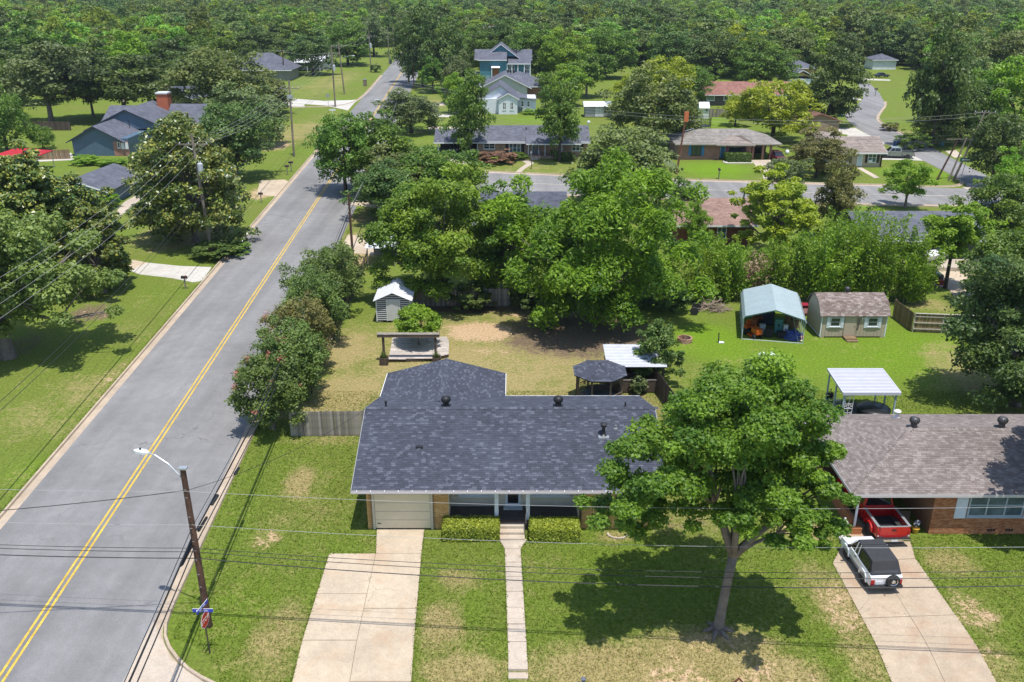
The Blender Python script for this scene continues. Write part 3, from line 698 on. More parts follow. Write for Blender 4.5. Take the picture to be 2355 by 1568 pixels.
for x in (-.86, .88):
    p_ = MB().box(x - .11, x + .11, YW + .04, YW + .2, .56, 2.8).build('porch_post', BLUEWHITE, hs)
    q = MB()
    for k in (-.07, 0, .07): q.box(x + k - .012, x + k + .012, YW + .025, YW + .038, .6, 2.76)
    q.build('post_fluting', WHITE, p_)
MB().box(3.74, 3.86, YW - .14, YW - .03, .3, 2.76).build('downspout', M('brown_downspout', (0.05, 0.03, 0.025), .5, .2, 2), hs)
MB().box(.8, .9, YW - .06, YW - .051, 1.15, 1.42).build('house_number_plate', WHITE, hs)
st = MB().box(-.66, .7, YW - .42, YW - .052, 0, .44).build('porch_steps', CONC_W, hs)
for k in range(1, 3): MB().box(-.66, .7, YW - .052 - .37 * (k + 1), YW - .056 - .37 * k, 0, .44 - .15 * k).build('tread', CONC_W, st)
hr = MB()
hr.tube([(.76, YW - .1, .55), (.76, YW - .1, 1.4)], .022); hr.tube([(.76, YW - .95, .1), (.76, YW - .95, .95)], .022); hr.tube([(.76, YW - .1, 1.4), (.76, YW - .95, .95)], .022); hr.tube([(.76, YW - .1, .95), (.76, YW - .95, .5)], .016)
hr.build('handrail', BLACK, hs)
window(hs, 5.85, 7.2, 1.1, 2.35, YW + .0, BLUEWHITE, GLASS, cols=2, rows=2)
vt = MB()
for i in range(3): vt.box(5.95 + i * .2, 6.1 + i * .2, YW - .03, YW - .013, .22, .36)
vt.build('foundation_vent', BLACK, hs)
# roof: main gable, back wing, low projections of garage and right bay drawn by their hip caps
XM = -4.55; YG = 57.25; ZG = 3.98; sl_ = (ZR - ZE) / (YR - YE); ym = YB - (ZG - ZE) / sl_
rf = MB()
rf.slab([(XL, YE, ZE), (XR, YE, ZE), (XR, YR, ZR), (XL, YR, ZR)], .1); rf.slab([(XR, YB, ZE), (XL, YB, ZE), (XL, YR, ZR), (XR, YR, ZR)], .1)
rf.slab([(XL, YB - .4, ZE + .02), (XM, ym, ZG), (XM, YG, ZG), (XL, YG, ZE + .02)], .08); rf.slab([(-.45, YB - .4, ZE + .02), (-.45, YG, ZE + .02), (XM, YG, ZG), (XM, ym, ZG)], .08)
roof = rf.build('roof', UNDER, hs)
fy = .004
shingles(roof, [(XL, YE - .03, ZE), (XR, YE - .03, ZE), (XR, YR, ZR), (XL, YR, ZR)], SH_BLUE, n_ind=300)
shingles(roof, [(XR, YB + .03, ZE), (XL, YB + .03, ZE), (XL, YR, ZR), (XR, YR, ZR)], SH_BLUE, name='back_shingle_field')
shingles(roof, [(XL, YG, ZE + .05), (XL, YB - .2, ZE + .05), (XM, ym, ZG + .03), (XM, YG, ZG + .03)], SH_BLUE, name='wing_shingle_field')
shingles(roof, [(-.45, YB - .2, ZE + .05), (-.45, YG, ZE + .05), (XM, YG, ZG + .03), (XM, ym, ZG + .03)], SH_BLUE, name='wing_shingle_field')
ridge_caps(roof, (XL, YR, ZR + .03), (XR, YR, ZR + .03), SH_BLUE); ridge_caps(roof, (XM, YG, ZG + .05), (XM, ym, ZG + .05), SH_BLUE)
def on_roof(x, y): return ZE + sl_ * (min(y, 2 * YR - y) - YE)
for a, b in (((-7.9, 42.5), (-5.7, 45.0)), ((-3.2, 42.1), (-5.5, 44.9)), ((3.9, 42.1), (5.2, 44.2))):
    na = Vector((0, -sl_, 1)).normalized()
    ridge_caps(roof, (*a, on_roof(*a) + .04), (*b, on_roof(*b) + .04), SH_BLUE, w=.16, n_up=na)
gt = MB()
gt.box(XL - .02, XR + .02, YE - .17, YE - .035, ZE - .13, ZE - .115); gt.box(XL - .02, XR + .02, YE - .185, YE - .17, ZE - .13, ZE - .03); gt.box(XL - .02, XR + .02, YE - .045, YE - .033, ZE - .12, ZE + .0)
gut = gt.build('gutter', GUTTER, hs)
for i in range(23): MB().box(XL + .3 + i * .75, XL + .33 + i * .75, YE - .19, YE - .02, ZE - .004, ZE + .012).build('gutter_strap', WHITE, gut)
RAKE = M('grey_drip_edge', (0.3, 0.31, 0.34), .5, .1, 2)
for x, y0_, y1_, z0_, z1_ in ((XL - .035, YE, YR, ZE, ZR), (XL - .035, YB, YR, ZE, ZR), (XR + .005, YE, YR, ZE, ZR), (XR + .005, YB, YR, ZE, ZR)):
    fa = MB(); fa.hexa([(x, y0_, z0_ - .16), (x + .03, y0_, z0_ - .16), (x + .03, y1_, z1_ - .16), (x, y1_, z1_ - .16)], [(x, y0_, z0_ + .0), (x + .03, y0_, z0_ + .0), (x + .03, y1_, z1_ + .0), (x, y1_, z1_ + .0)])
    fa.build('rake_board', RAKE, hs)
for q in ((-.44, XR, YB + .04, YB + .09, ZE - .1, ZE + .01), (-.44, -.4, YB + .2, YG, ZE - .06, ZE + .04), (XL - .06, XL - .02, YB - .3, YG, ZE - .06, ZE + .04)): MB().box(*q).build('back_gutter', WHITE, hs)
MB().box(XL + .03, XR - .03, YE + .02, YW + .02, ZE - .13, ZE - .11).build('soffit', M('soffit_paint', (0.4, 0.38, 0.34), .7, .1, 2), hs)
def ray_roof(px, py):                                  # where a sighted point lies on the front or back slope
    best = None
    for y in np.arange(YE, YB, .02):
        d = abs(zat(py, y) - on_roof(0, y))
        if best is None or d < best[0]: best = (d, y)
    y = best[1]; z = on_roof(0, y); q = g(px, py, z); return q.x, y, z
for px in (1027, 1282): turbine_vent(roof, (px - 1177) / 38.0, YR + .28, ZR - .06, BLACK, 1.15)
for px, py, h in ((890, 933, .34), (1438, 936, .3)): q = ray_roof(px, py); pipe_vent(roof, q[0], YR + .45, on_roof(0, YR + .45), h, .05, BLACK, cap=px < 1000)
q = ray_roof(1387, 1000); fl = pipe_vent(roof, q[0], q[1], q[2], .62, .1, BLACK, cap=True)
MB().lathe([(.2, .7), (.23, .72), (.05, .8)], 12, q).build('rain_cap', BLACK, fl); MB().box(q[0] - .3, q[0] + .3, q[1] - .32, q[1] + .2, q[2] - .1, q[2] - .0).build('flashing', GALV, fl)
q = ray_roof(1415, 985); pipe_vent(roof, q[0], q[1], q[2], .22, .06, M('grey_pipe', (.2, .2, .21), .6, .1, 3))
q = ray_roof(964, 1030); MB().box(q[0] - .2, q[0] + .2, q[1] - .1, q[1] + .12, q[2] + .01, q[2] + .12).build('flat_vent', BLACK, roof, bevel=.02)
pipe_vent(roof, -3.2, 55.6, 3.5, .3, .05, GALV)
# ------------------------------------------------------------------ the house on the right
R0, RF, RB = 18.35, 41.4, 50.9; RM = (RF + RB) / 2; RZ = 4.3; RXE = 40.0; RW = 41.9
BR_O = tinted('orange_brick', [(0, (0.27, 0.1, 0.045)), (.5, (0.37, 0.15, 0.065)), (1, (0.45, 0.22, 0.11))], .88, .15, 40, .2, .12)
MORTAR_O = M('orange_mortar', (0.3, 0.17, 0.1), .95, .15, 4)
hr_ = wthing('ranch_house', 'orange brick ranch house with grey shingle hip roof and open carport', 'house', (28, RW, 0))
cx = 23.1
w = MB(); w.box(cx, RXE - .5, RW, RB - .5, 0, 2.84); w.box(19.0, cx, RW + 6.2, RB - .5, 0, 2.84); wall = w.build('wall', MORTAR_O, hr_)
WIN = (25.0, 28.05, 1.15, 2.6)
brick_face(wall, cx, 36, .02, 2.8, RW, BR_O, holes=[(WIN[0] - .02, WIN[1] + .02, WIN[2] - .02, WIN[3] + .02)], n_ind=300)
lw = MB().box(18.85, 19.1, RW + .3, RW + 6.2, 0, .75).build('carport_low_wall', BR_O, hr_)
window(hr_, *WIN, RW, M('grey_blue_frame', (0.34, 0.4, 0.45), .5, .08, 2), GLASS_BLUE, cols=3, rows=2, fw=.09)
SHW = M('pale_shutter_paint', (0.6, 0.63, 0.68), .6, .06, 2)
shutter(hr_, 24.3, 24.92, 1.05, 2.66, RW - .014, SHW); shutter(hr_, 28.13, 28.75, 1.05, 2.66, RW - .014, SHW)
for x in (26.35, 27.35):
    v = MB()
    for i in range(3): v.box(x + i * .15, x + i * .15 + .11, RW - .03, RW - .013, .2, .34)
    v.build('foundation_vent', BLACK, hr_)
for x, y in ((19.0, RW + .15),): MB().box(x - .05, x + .05, y - .05, y + .05, .4, 2.8).build('carport_post', WHITE, hr_)
MB().box(18.8, 19.35, RW - .1, RW + .3, 0, .42).build('brick_pier', BR_O, hr_)
MB().box(R0 + .2, cx, RF + .3, RB - .6, 2.72, 2.76).build('carport_ceiling', M('carport_ceiling_paint', (.3, .29, .27), .8, .1, 2), hr_)
rf = MB()
rf.slab([(R0, RF, ZE), (RXE, RF, ZE), (RXE, RM, RZ), (R0 + 4.75, RM, RZ)], .1); rf.slab([(RXE, RB, ZE), (R0, RB, ZE), (R0 + 4.75, RM, RZ), (RXE, RM, RZ)], .1); rf.slab([(R0, RB, ZE), (R0, RF, ZE), (R0 + 4.75, RM, RZ)], .1)
roof = rf.build('roof', UNDER_G, hr_)
shingles(roof, [(R0, RF - .03, ZE), (36, RF - .03, ZE), (36, RM, RZ), (R0 + 4.75, RM, RZ)], SH_GREY, n_ind=300)
shingles(roof, [(36, RB + .03, ZE), (R0, RB + .03, ZE), (R0 + 4.75, RM, RZ), (36, RM, RZ)], SH_GREY, name='back_shingle_field')
shingles(roof, [(R0, RB, ZE), (R0, RF, ZE), (R0 + 4.75, RM, RZ)], SH_GREY, name='hip_shingle_field')
ridge_caps(roof, (R0 + 4.75, RM, RZ + .03), (36, RM, RZ + .03), SH_GREY); ridge_caps(roof, (R0, RF, ZE + .03), (R0 + 4.75, RM, RZ + .03), SH_GREY); ridge_caps(roof, (R0, RB, ZE + .03), (R0 + 4.75, RM, RZ + .03), SH_GREY)
for q in ((R0 - .03, RXE, RF - .07, RF - .035, ZE - .17, ZE + .0), (R0 - .04, R0 - .01, RF, RB, ZE - .17, ZE + .0), (R0, RXE, RB + .035, RB + .07, ZE - .15, ZE)): MB().box(*q).build('fascia', GUTTER, hr_)
VG = M('grey_vent_metal', (.1, .1, .105), .4, .2, 4, metal=.4)
for x in (23.55, 28.7): turbine_vent(roof, x, RM + .45, RZ - .12, VG, 1.15)
pipe_vent(roof, 23.95, RB - 1.2, ZE + .35, .5, .12, WHITE, cap=True)
# ------------------------------------------------------------------ hedges by the porch
def leaf_mesh(name, C, Nn, size, asp, tint, mat, jitter=0.0):
    """many small kite-shaped leaves: centres C, facing Nn"""
    n = len(C); up = rng.normal(size=(n, 3)); t = np.cross(Nn, up); t /= np.linalg.norm(t, axis=1)[:, None] + 1e-9
    b = np.cross(Nn, t); s = size[:, None]
    V = np.empty((n, 4, 3)); V[:, 0] = C - t * s * asp; V[:, 1] = C - b * s * .5 + t * s * .1; V[:, 2] = C + t * s * asp; V[:, 3] = C + b * s * .5 + t * s * .1
    me = bpy.data.meshes.new(name); me.vertices.add(4 * n); me.vertices.foreach_set('co', V.astype(np.float32).ravel())
    me.loops.add(4 * n); me.loops.foreach_set('vertex_index', np.arange(4 * n, dtype=np.int32)); me.polygons.add(n)
    me.polygons.foreach_set('loop_start', (np.arange(n) * 4).astype(np.int32)); me.polygons.foreach_set('loop_total', np.full(n, 4, np.int32)); me.update(calc_edges=True)
    a = me.attributes.new('tint', 'FLOAT', 'FACE'); a.data.foreach_set('value', np.clip(tint, 0, 1).astype(np.float32))
    if mat is not None: me.materials.append(mat)
    return me
def LEAF(name, lo, hi, trans=0.3, var=0.25, hue=0.02, rough=0.5, spec=0.35):
    if name in _mats: return _mats[name]
    m, N, L, P = nodes(name)
    a = N.new('ShaderNodeAttribute'); a.attribute_name = 'tint'
    r = ramp(N, [(0, lo), (1, hi)]); L.new(a.outputs['Fac'], r.inputs[0])
    oi = N.new('ShaderNodeObjectInfo'); hs_ = N.new('ShaderNodeHueSaturation')
    L.new(math_(N, L, 'MULTIPLY_ADD', oi.outputs['Random'], 2 * hue, 0.5 - hue), hs_.inputs['Hue'])
    L.new(math_(N, L, 'MULTIPLY_ADD', oi.outputs['Random'], var * 2, 1 - var), hs_.inputs['Value'])
    L.new(r.outputs[0], hs_.inputs['Color']); L.new(hs_.outputs[0], P.inputs['Base Color'])
    P.inputs['Roughness'].default_value = rough; P.inputs['Specular IOR Level'].default_value = spec
    tr = N.new('ShaderNodeBsdfTranslucent'); L.new(mixc(N, L, 1, hs_.outputs[0], (1.25, 1.35, .6), 'MULTIPLY'), tr.inputs['Color'])
    mx = N.new('ShaderNodeMixShader'); mx.inputs[0].default_value = trans; L.new(P.outputs[0], mx.inputs[1]); L.new(tr.outputs[0], mx.inputs[2])
    L.new(mx.outputs[0], N['Material Output'].inputs['Surface']); _mats[name] = m; return m
HEDGE = LEAF('hedge_leaf', (0.11, 0.16, 0.018), (0.37, 0.42, 0.04), .2, .05, .005)
def hedge(name, label, x0, x1, y0, y1, h, mat, n=9000, size=.075, core=(0.02, 0.03, 0.008), round_=.12, cat='hedge'):
    t = wthing(name, label, cat, ((x0 + x1) / 2, (y0 + y1) / 2, 0))
    d = .07; MB().box(x0 + d, x1 - d, y0 + d, y1 - d, 0, h - d).build('branches', M('hedge_twigs', core, .95, .4, 8), t, bevel=.05, seg=1)
    w_, dp = x1 - x0, y1 - y0; areas = np.array([w_ * dp, w_ * h, w_ * h, dp * h, dp * h]); areas = areas / areas.sum()
    f = rng.choice(5, n, p=areas); u = rng.random(n); v = rng.random(n); C = np.zeros((n, 3)); Nn = np.zeros((n, 3))
    C[:, 0] = x0 + u * w_; C[:, 1] = y0 + v * dp; C[:, 2] = h; Nn[f == 0] = (0, 0, 1)
    for k, (ax, val, nv) in {1: (1, y0, (0, -1, 0)), 2: (1, y1, (0, 1, 0)), 3: (0, x0, (-1, 0, 0)), 4: (0, x1, (1, 0, 0))}.items():
        s = f == k; C[s, 2] = v[s] * h
        if ax == 1: C[s, 1] = val
        else: C[s, 0] = val; C[s, 1] = y0 + u[s] * dp
        Nn[s] = nv
    C += rng.normal(size=(n, 3)) * .03
    e = np.minimum(np.minimum(C[:, 0] - x0, x1 - C[:, 0]), np.minimum(C[:, 1] - y0, y1 - C[:, 1])); C[:, 2] -= np.where((f == 0) & (e < round_), (round_ - e) * .45, 0)
    C[:, 2] += .03 * np.sin(C[:, 0] * 3.1) * np.sin(C[:, 1] * 4.2) * (f == 0)
    Nn = Nn + rng.normal(size=(n, 3)) * .5 + np.array([0, 0, .25]); Nn /= np.linalg.norm(Nn, axis=1)[:, None]
    tint = np.clip(rng.normal(.5, .25, n), 0, 1)
    obj('foliage', leaf_mesh('foliage', C, Nn, rng.uniform(.6, 1.3, n) * size, .75, tint, mat), mat, t); return t
q0 = g(1018, 1246); q1 = g(1148, 1246); hedge('clipped_hedge', 'clipped yellow green box hedge left of the porch steps, the wider one', q0.x, q1.x - .05, q0.y, q0.y + 1.25, .85, HEDGE)
q0 = g(1219, 1248); q1 = g(1332, 1248); hedge('clipped_hedge', 'clipped yellow green box hedge right of the porch steps', q0.x, q1.x, q0.y, q0.y + 1.25, .85, HEDGE)
# ------------------------------------------------------------------ fences
def fence(name, label, a, b, h, mat, bw=0.14, gap=0.012, rails=2, rail_mat=None, post_every=2.4, side=1, jag=.03, cap=False):
    """pickets one by one from a to b; side=+1 shows pickets on the line's right (towards the camera for a left-to-right fence)"""
    a, b = Vector((a[0], a[1], 0)), Vector((b[0], b[1], 0)); d = b - a; L_ = d.length; ang = math.atan2(d.y, d.x)
    t = thing(name, label, 'fence', a, ang); rail_mat = rail_mat or mat; n = int(L_ / (bw + gap))
    ms = []
    for k in range(5):
        mb = MB(); mb.tint = k / 4; hh = h + random.uniform(-jag, jag); mb.prism([(0, 0), (bw, 0), (bw, .02), (0, .02)], .03, hh); me = mb.mesh('picket'); me.materials.append(mat); ms.append(me)
    for i in range(n):
        o = obj('picket', random.choice(ms), mat, t, (i * (bw + gap), -.05 * side + random.uniform(-.004, .004), 0)); o.rotation_euler.y = random.uniform(-.008, .008)
    for k in range(rails):
        z = h * (.2 + .65 * k / max(rails - 1, 1)); MB().box(0, L_, -.025, .02, z - .045, z + .045).build('rail', rail_mat, t)
    for i in range(int(L_ / post_every) + 1):
        x = min(i * post_every, L_ - .1); MB().box(x, x + .09, .022, .112, 0, h + .02).build('post', rail_mat, t)
    if cap: MB().box(0, L_, -.07, .07, h + .005, h + .04).build('cap_rail', rail_mat, t)
    return t
q0, q1 = g(668, 1006), g(847, 1004)
fence('picket_fence', 'weathered grey picket fence between the house and the flowering shrubs', (q0.x, q0.y + .2), (q1.x, q1.y + .2), 1.85, WOOD_GREY, bw=.15, gap=.01)
q0, q1 = g(928, 704), g(1175, 704)
fence('picket_fence', 'grey picket fence shaded by trees behind the white metal shed', (q0.x, q0.y), (q1.x, q1.y), 1.75, WOOD_GREY)
q0, q1 = g(1556, 968), g(1524, 880)
fence('board_fence', 'dark board fence between the gazebo yard and the bright green yard', (q0.x, q0.y), (q1.x - 1.5, q1.y + 3), 1.8, WOOD_DARK, side=-1)
q0, q1 = g(1508, 1040), g(1585, 1036)
fence('board_fence', 'brown board fence beside the right end of the golden brick house', (q0.x + .2, 47), (q1.x, 47), 1.7, WOOD_BROWN)
zr = crop(2640, 640, 2.2407)
q0, q1, q2 = g(*zr(85, 700)), g(*zr(215, 800)), g(*zr(760, 822))
fence('board_fence', 'brown board fence panel slanting beside the barn shed', (q0.x, q0.y), (q1.x, q1.y), 1.75, WOOD_BROWN, side=1)
fence('board_fence', 'brown board fence with pale rails below the far right lawn', (q1.x, q1.y), (q2.x, q2.y), 1.75, WOOD_BROWN, rails=3, rail_mat=M('pale_rail_wood', (.42, .38, .33), .8, .2, 3), side=-1, cap=True)
q0, q1 = g(700, 905), g(838, 600)
fence('wire_side_fence', 'low dark fence running behind the flowering shrub row', (q0.x + .6, q0.y), (q1.x + .4, q1.y), 1.2, WOOD_DARK, bw=.07, gap=.25, side=-1)
q0, q1 = g(60, 300), g(165, 300)
fence('board_fence', 'brown board fence left of the blue grey house', (q0.x, q0.y), (q1.x, q1.y), 1.8, WOOD_DARK, bw=.2)
q0, q1 = g(*z4(665, 335)), g(*z4(950, 335))
fence('board_fence', 'weathered board fence beside the tiny white shed', (q0.x, q0.y), (q1.x, q1.y), 1.8, WOOD_GREY, bw=.25)
q0, q1 = g(80, 368), g(165, 365)
fence('board_fence', 'brown board fence beside the red canopy', (q0.x, q0.y), (q1.x, q1.y), 1.6, WOOD_BROWN, bw=.2)
q0, q1 = g(370, 218), g(430, 218)
fence('board_fence', 'brown board fence behind the grey gabled house', (q0.x, q0.y), (q1.x, q1.y), 2.2, WOOD_BROWN, bw=.3)
# chain link fence beside the brick house on the cross street
q0, q1 = g(*z4(20, 960)), g(*z4(225, 1130))
t = wthing('chain_link_fence', 'galvanised chain link fence left of the blue shuttered brick house', 'fence', (q0.x, q0.y, 0))
for i in range(6):
    p_ = q0.lerp(q1, i / 5); MB().tube([(p_.x, p_.y, 0), (p_.x, p_.y, 1.3)], .04).build('post', GALV, t)
MB().tube([(q0.x, q0.y, 1.28), (q1.x, q1.y, 1.28)], .03).build('top_rail', GALV, t)
mesh_ = MB()
for i in range(60):
    p_ = q0.lerp(q1, i / 60); p2 = q0.lerp(q1, (i + 1) / 60); mesh_.tube([(p_.x, p_.y, .05), (p2.x, p2.y, 1.26)], .006, 3); mesh_.tube([(p2.x, p2.y, .05), (p_.x, p_.y, 1.26)], .006, 3)
stuff(mesh_.build('wire_mesh', GALV, t))
# ------------------------------------------------------------------ white metal shed behind the deck
def ribbed_roof(p0, p1, p2, p3, n, th=.03, rib=.035):        # p0-p1 along the eave, ribs run up the slope
    p0, p1, p2, p3 = map(Vector, (p0, p1, p2, p3)); mb = MB(); mb.slab([p0, p1, p2, p3], th); nn = (p1 - p0).cross(p3 - p0).normalized()
    if nn.z < 0: nn = -nn
    e = (p1 - p0).normalized() * rib
    for i in range(n + 1):
        a = p0.lerp(p1, i / n); b = p3.lerp(p2, i / n)
        mb.add([a - e + nn * .002, a + e + nn * .002, b + e + nn * .002, b - e + nn * .002, a + nn * rib, b + nn * rib], [(0, 1, 4), (1, 2, 5, 4), (2, 3, 5), (3, 0, 4, 5)])
    return mb
SHED_W = M('white_shed_metal', (0.6, 0.61, 0.63), .4, .08, 2, spec=.5); SHED_D = M('shed_groove_shade', (0.1, 0.105, 0.13), .6, .15, 3)  # SHED_D puts the shadows between the white ribs into the wall colour
q = g(944, 742); t = thing('metal_shed', 'small white striped metal shed with gable roof behind the deck', 'shed', (q.x - 3.05, q.y, 0), R(1))
W_, D_ = 3.1, 3.7
MB().box(.06, W_ - .06, .06, D_ - .06, .15, 2.2).extr([(.06, 2.2), (W_ - .06, 2.2), (W_ / 2, 2.85)], .06, D_ - .06, 'y').build('wall', SHED_D, t)
rb = MB(); z = .25; k = 0
while z < 2.8:
    x0_ = .05; x1_ = W_ - .05
    if z > 2.2: f_ = (z - 2.2) / .65 * (W_ / 2); x0_ += f_; x1_ -= f_
    for a, b in ((x0_, .95), (2.15, x1_)) if z < 2.15 else ((x0_, x1_),):
        if b - a > .05: MB().box(a, b, .02, .058, z, z + .055).build('siding_rib', SHED_W, t)
    z += .19
sr_ = MB()
for i in range(11): z = .25 + i * .19; sr_.box(W_ - .055, W_ - .02, .06, D_ - .06, z, z + .055); sr_.box(.02, .055, .06, D_ - .06, z, z + .055)
stuff(sr_.build('side_ribs', SHED_W, t))
for x in (.0, W_ - .1): MB().box(x, x + .1, -.01, .1, .12, 2.2).build('corner_trim', SHED_W, t)
dr = MB().box(1.0, 2.1, -.01, .05, .2, 2.12).build('door', M('shed_door_grey', (0.5, 0.5, 0.49), .55, .08, 2), t)
MB().box(2.0, 2.05, -.04, -.012, 1.0, 1.3).build('handle', BLACK, dr); fr = MB(); fr.box(.93, .998, -.015, .06, .15, 2.18); fr.box(2.102, 2.17, -.015, .06, .15, 2.18); fr.box(.998, 2.102, -.014, .06, 2.122, 2.2); fr.build('door_frame', SHED_W, dr)
for s in (0, 1):
    x = 0 if s == 0 else W_; e = -.18 if s == 0 else W_ + .18
    ribbed_roof((e, -.25, 2.13), (e, D_ + .2, 2.13), (W_ / 2, D_ + .2, 2.9), (W_ / 2, -.25, 2.9), 9).build('roof_sheet', SHED_W, t)
MB().extr([(W_ / 2 - .14, 2.85), (W_ / 2, 2.93), (W_ / 2 + .14, 2.85)], -.26, D_ + .21, 'y').build('ridge_cap', SHED_W, t)
for x in (.1, 1.3, 2.6): MB().box(x, x + .4, .1, .35, 0, .14).build('block', KERB, t)
# leaning white metal lean-to just behind
a = g(848, 655); t = thing('lean_to', 'pale ribbed metal lean-to roof behind the white metal shed', 'lean-to', (a.x - 1.2, a.y + 6, 0))
ribbed_roof((0, 0, 2.1), (3.2, 0, 2.1), (3.2, 5, 2.7), (0, 5, 2.7), 10).build('roof_sheet', SHED_W, t)
for x, y, h in ((.15, .2, 2.05), (3, .2, 2.05), (.15, 4.8, 2.6), (3, 4.8, 2.6)): MB().box(x, x + .1, y, y + .1, 0, h).build('post', WOOD_GREY, t)
MB().box(.2, 3.05, 4.6, 4.7, 0, 2.5).build('wall', WOOD_GREY, t)
# ------------------------------------------------------------------ deck with swing beam
c6 = crop(1060, 820, 4.71); DZ = .3
dk = [g(*c6(*q), DZ) for q in ((497, 1212), (1105, 1200), (1345, 1142), (1352, 950), (1310, 890), (555, 905))]
t = wthing('garden_deck', 'weathered grey plank deck with one cut corner under a small tree', 'deck', (dk[0].x, dk[0].y, 0))
ys_ = [q.y for q in dk]; y = min(ys_); DW = M('bleached_deck_wood', (0.42, 0.37, 0.33), .85, .25, 2, .2, tint=.22, fine=.2)
hole = g(963, 800); k = 0
while y < max(ys_) - .05:
    xs = []; ym_ = y + .07
    for a, b in zip(dk, dk[1:] + dk[:1]):
        if (a.y - ym_) * (b.y - ym_) < 0: xs.append(a.x + (b.x - a.x) * (ym_ - a.y) / (b.y - a.y))
    if len(xs) >= 2:
        lo, hi = min(xs), max(xs); cut = lo + (hi - lo) * random.choice((.35, .55, .7))
        for a, b in ((lo, cut - .004), (cut + .004, hi)):
            mb = MB(); mb.tint = random.random(); mb.box(a, b, y, y + .137, DZ - .035, DZ + random.uniform(-.003, .003)); mb.build('plank', DW, t)
    y += .148
sk = MB(); sk.prism([(dk[0].x + .05, dk[0].y + .06), (dk[1].x, dk[1].y + .06), (dk[1].x, dk[1].y + .12), (dk[0].x + .05, dk[0].y + .12)], .04, DZ - .04); sk.build('skirt_board', WOOD_DARK, t)
sk = MB(); sk.prism([(dk[1].x + .02, dk[1].y + .06), (dk[2].x, dk[2].y + .06), (dk[2].x, dk[2].y + .12), (dk[1].x + .02, dk[1].y + .12)], .04, DZ - .04); sk.build('skirt_board', WOOD_DARK, t)
a = g(*c6(425, 1290)); b = g(*c6(1165, 1262)); yb_ = (a.y + b.y) / 2
zt = zat((820 + 905 / 4.71) * .76628, yb_)
t = wthing('swing_frame', 'dark timber beam on two posts over the front of the deck', 'frame', (a.x, yb_, 0))
for x in (a.x, b.x): MB().box(x - .09, x + .09, yb_ + .3, yb_ + .48, 0, zt).build('post', WOOD_DARK, t)
for dy in (.2, .5): MB().box(a.x - .45, b.x + .35, yb_ + dy, yb_ + dy + .06, zt - .1, zt + .14).build('beam', M('brown_beam_wood', (.15, .105, .08), .8, .25, 2.5, .2, fine=.2), t)
MB().box(a.x - .45, b.x + .35, yb_ + .16, yb_ + .6, zt + .145, zt + .18).build('top_board', WOOD_GREY, t)
def planter(x, y, label, w=.62, h=.62, blades=60, bl=.55):
    t = wthing('planter_box', label, 'planter', (x, y, 0)); ms = MB()
    for i in range(5):
        for (dx, dy, sx, sy) in ((0, -1, 1, 0), (0, 1, 1, 0), (-1, 0, 0, 1), (1, 0, 0, 1)):
            u = -w / 2 + (i + .5) * w / 5; cx_ = x + dx * w / 2 + sx * u; cy_ = y + dy * w / 2 + sy * u; hw = w / 10 - .006
            mb = MB(); mb.tint = random.random(); mb.box(cx_ - (hw if sx else .02), cx_ + (hw if sx else .02), cy_ - (hw if sy else .02), cy_ + (hw if sy else .02), 0, h); mb.build('stave', WOOD_DARK, t)
    MB().box(x - w / 2 + .03, x + w / 2 - .03, y - w / 2 + .03, y + w / 2 - .03, .1, h - .06).build('soil', M('dark_soil', (.03, .022, .015), .95, .3, 6), t)
    bl_ = MB()
    for i in range(blades):
        aa = random.uniform(0, 2 * PI); r = random.uniform(0, w * .4); bx, by = x + r * math.cos(aa), y + r * math.sin(aa); ll = bl * random.uniform(.6, 1.2); lean = random.uniform(.05, .5)
        tip = (bx + lean * ll * math.cos(aa), by + lean * ll * math.sin(aa), h - .05 + ll); sx, sy = -math.sin(aa) * .03, math.cos(aa) * .03
        bl_.tint = random.random(); bl_.add([(bx - sx, by - sy, h - .08), (bx + sx, by + sy, h - .08), tip], [(0, 1, 2)])
    stuff(bl_.build('leaf_blades', LEAF('iris_leaf', (.06, .1, .03), (.16, .22, .06), .25, .05, .01), t))
planter(a.x + .05, yb_ - .1, 'dark wooden planter with spiky leaves under the left end of the timber beam')
planter(b.x + .1, yb_ - .05, 'dark wooden planter with spiky leaves under the right end of the timber beam')
# ------------------------------------------------------------------ gazebo
c5 = crop(1660, 970, 5.6); GE = 2.35
lf, rt, fr_, bk = g(*c5(310, 745), GE), g(*c5(1262, 870), GE), g(*c5(830, 998), GE), g(*c5(720, 618), GE)
gc = Vector(((lf.x + rt.x) / 2, (fr_.y + bk.y) / 2 + .05, 0)); GR = (rt.x - lf.x) / 2
t = wthing('gazebo', 'octagonal wooden gazebo with charcoal shingle roof behind the house', 'gazebo', gc)
oc = [Vector((gc.x + GR * 1.03 * math.cos(R(22.5 + 45 * k) ), gc.y + GR * 1.03 * math.sin(R(22.5 + 45 * k)), GE)) for k in range(8)]
apex = Vector((gc.x, gc.y, GE + .55)); rf = MB()
for k in range(8): rf.slab([oc[k], oc[(k + 1) % 8], apex], .06)
roof = rf.build('roof', UNDER, t)
for k in range(8): shingles(roof, [oc[k], oc[(k + 1) % 8], apex], SH_BLUE, ex=.15, tw=.3, n_ind=60 if k in (4, 5, 6, 3) else 0)
for k in range(8): ridge_caps(roof, oc[k] + Vector((0, 0, .03)), apex + Vector((0, 0, .03)), SH_BLUE, w=.1)
GW = M('gazebo_wood', (0.14, 0.1, 0.07), .8, .3, 2.5, .2, tint=.25, fine=.2)
rp_ = [Vector((gc.x + GR * .86 * math.cos(R(22.5 + 45 * k)), gc.y + GR * .86 * math.sin(R(22.5 + 45 * k)), 0)) for k in range(8)]
MB().prism([(q.x, q.y) for q in rp_], .02, .22).build('floor', M('gazebo_floor_paint', (.12, .14, .14), .8, .15, 2, fine=.15), t)
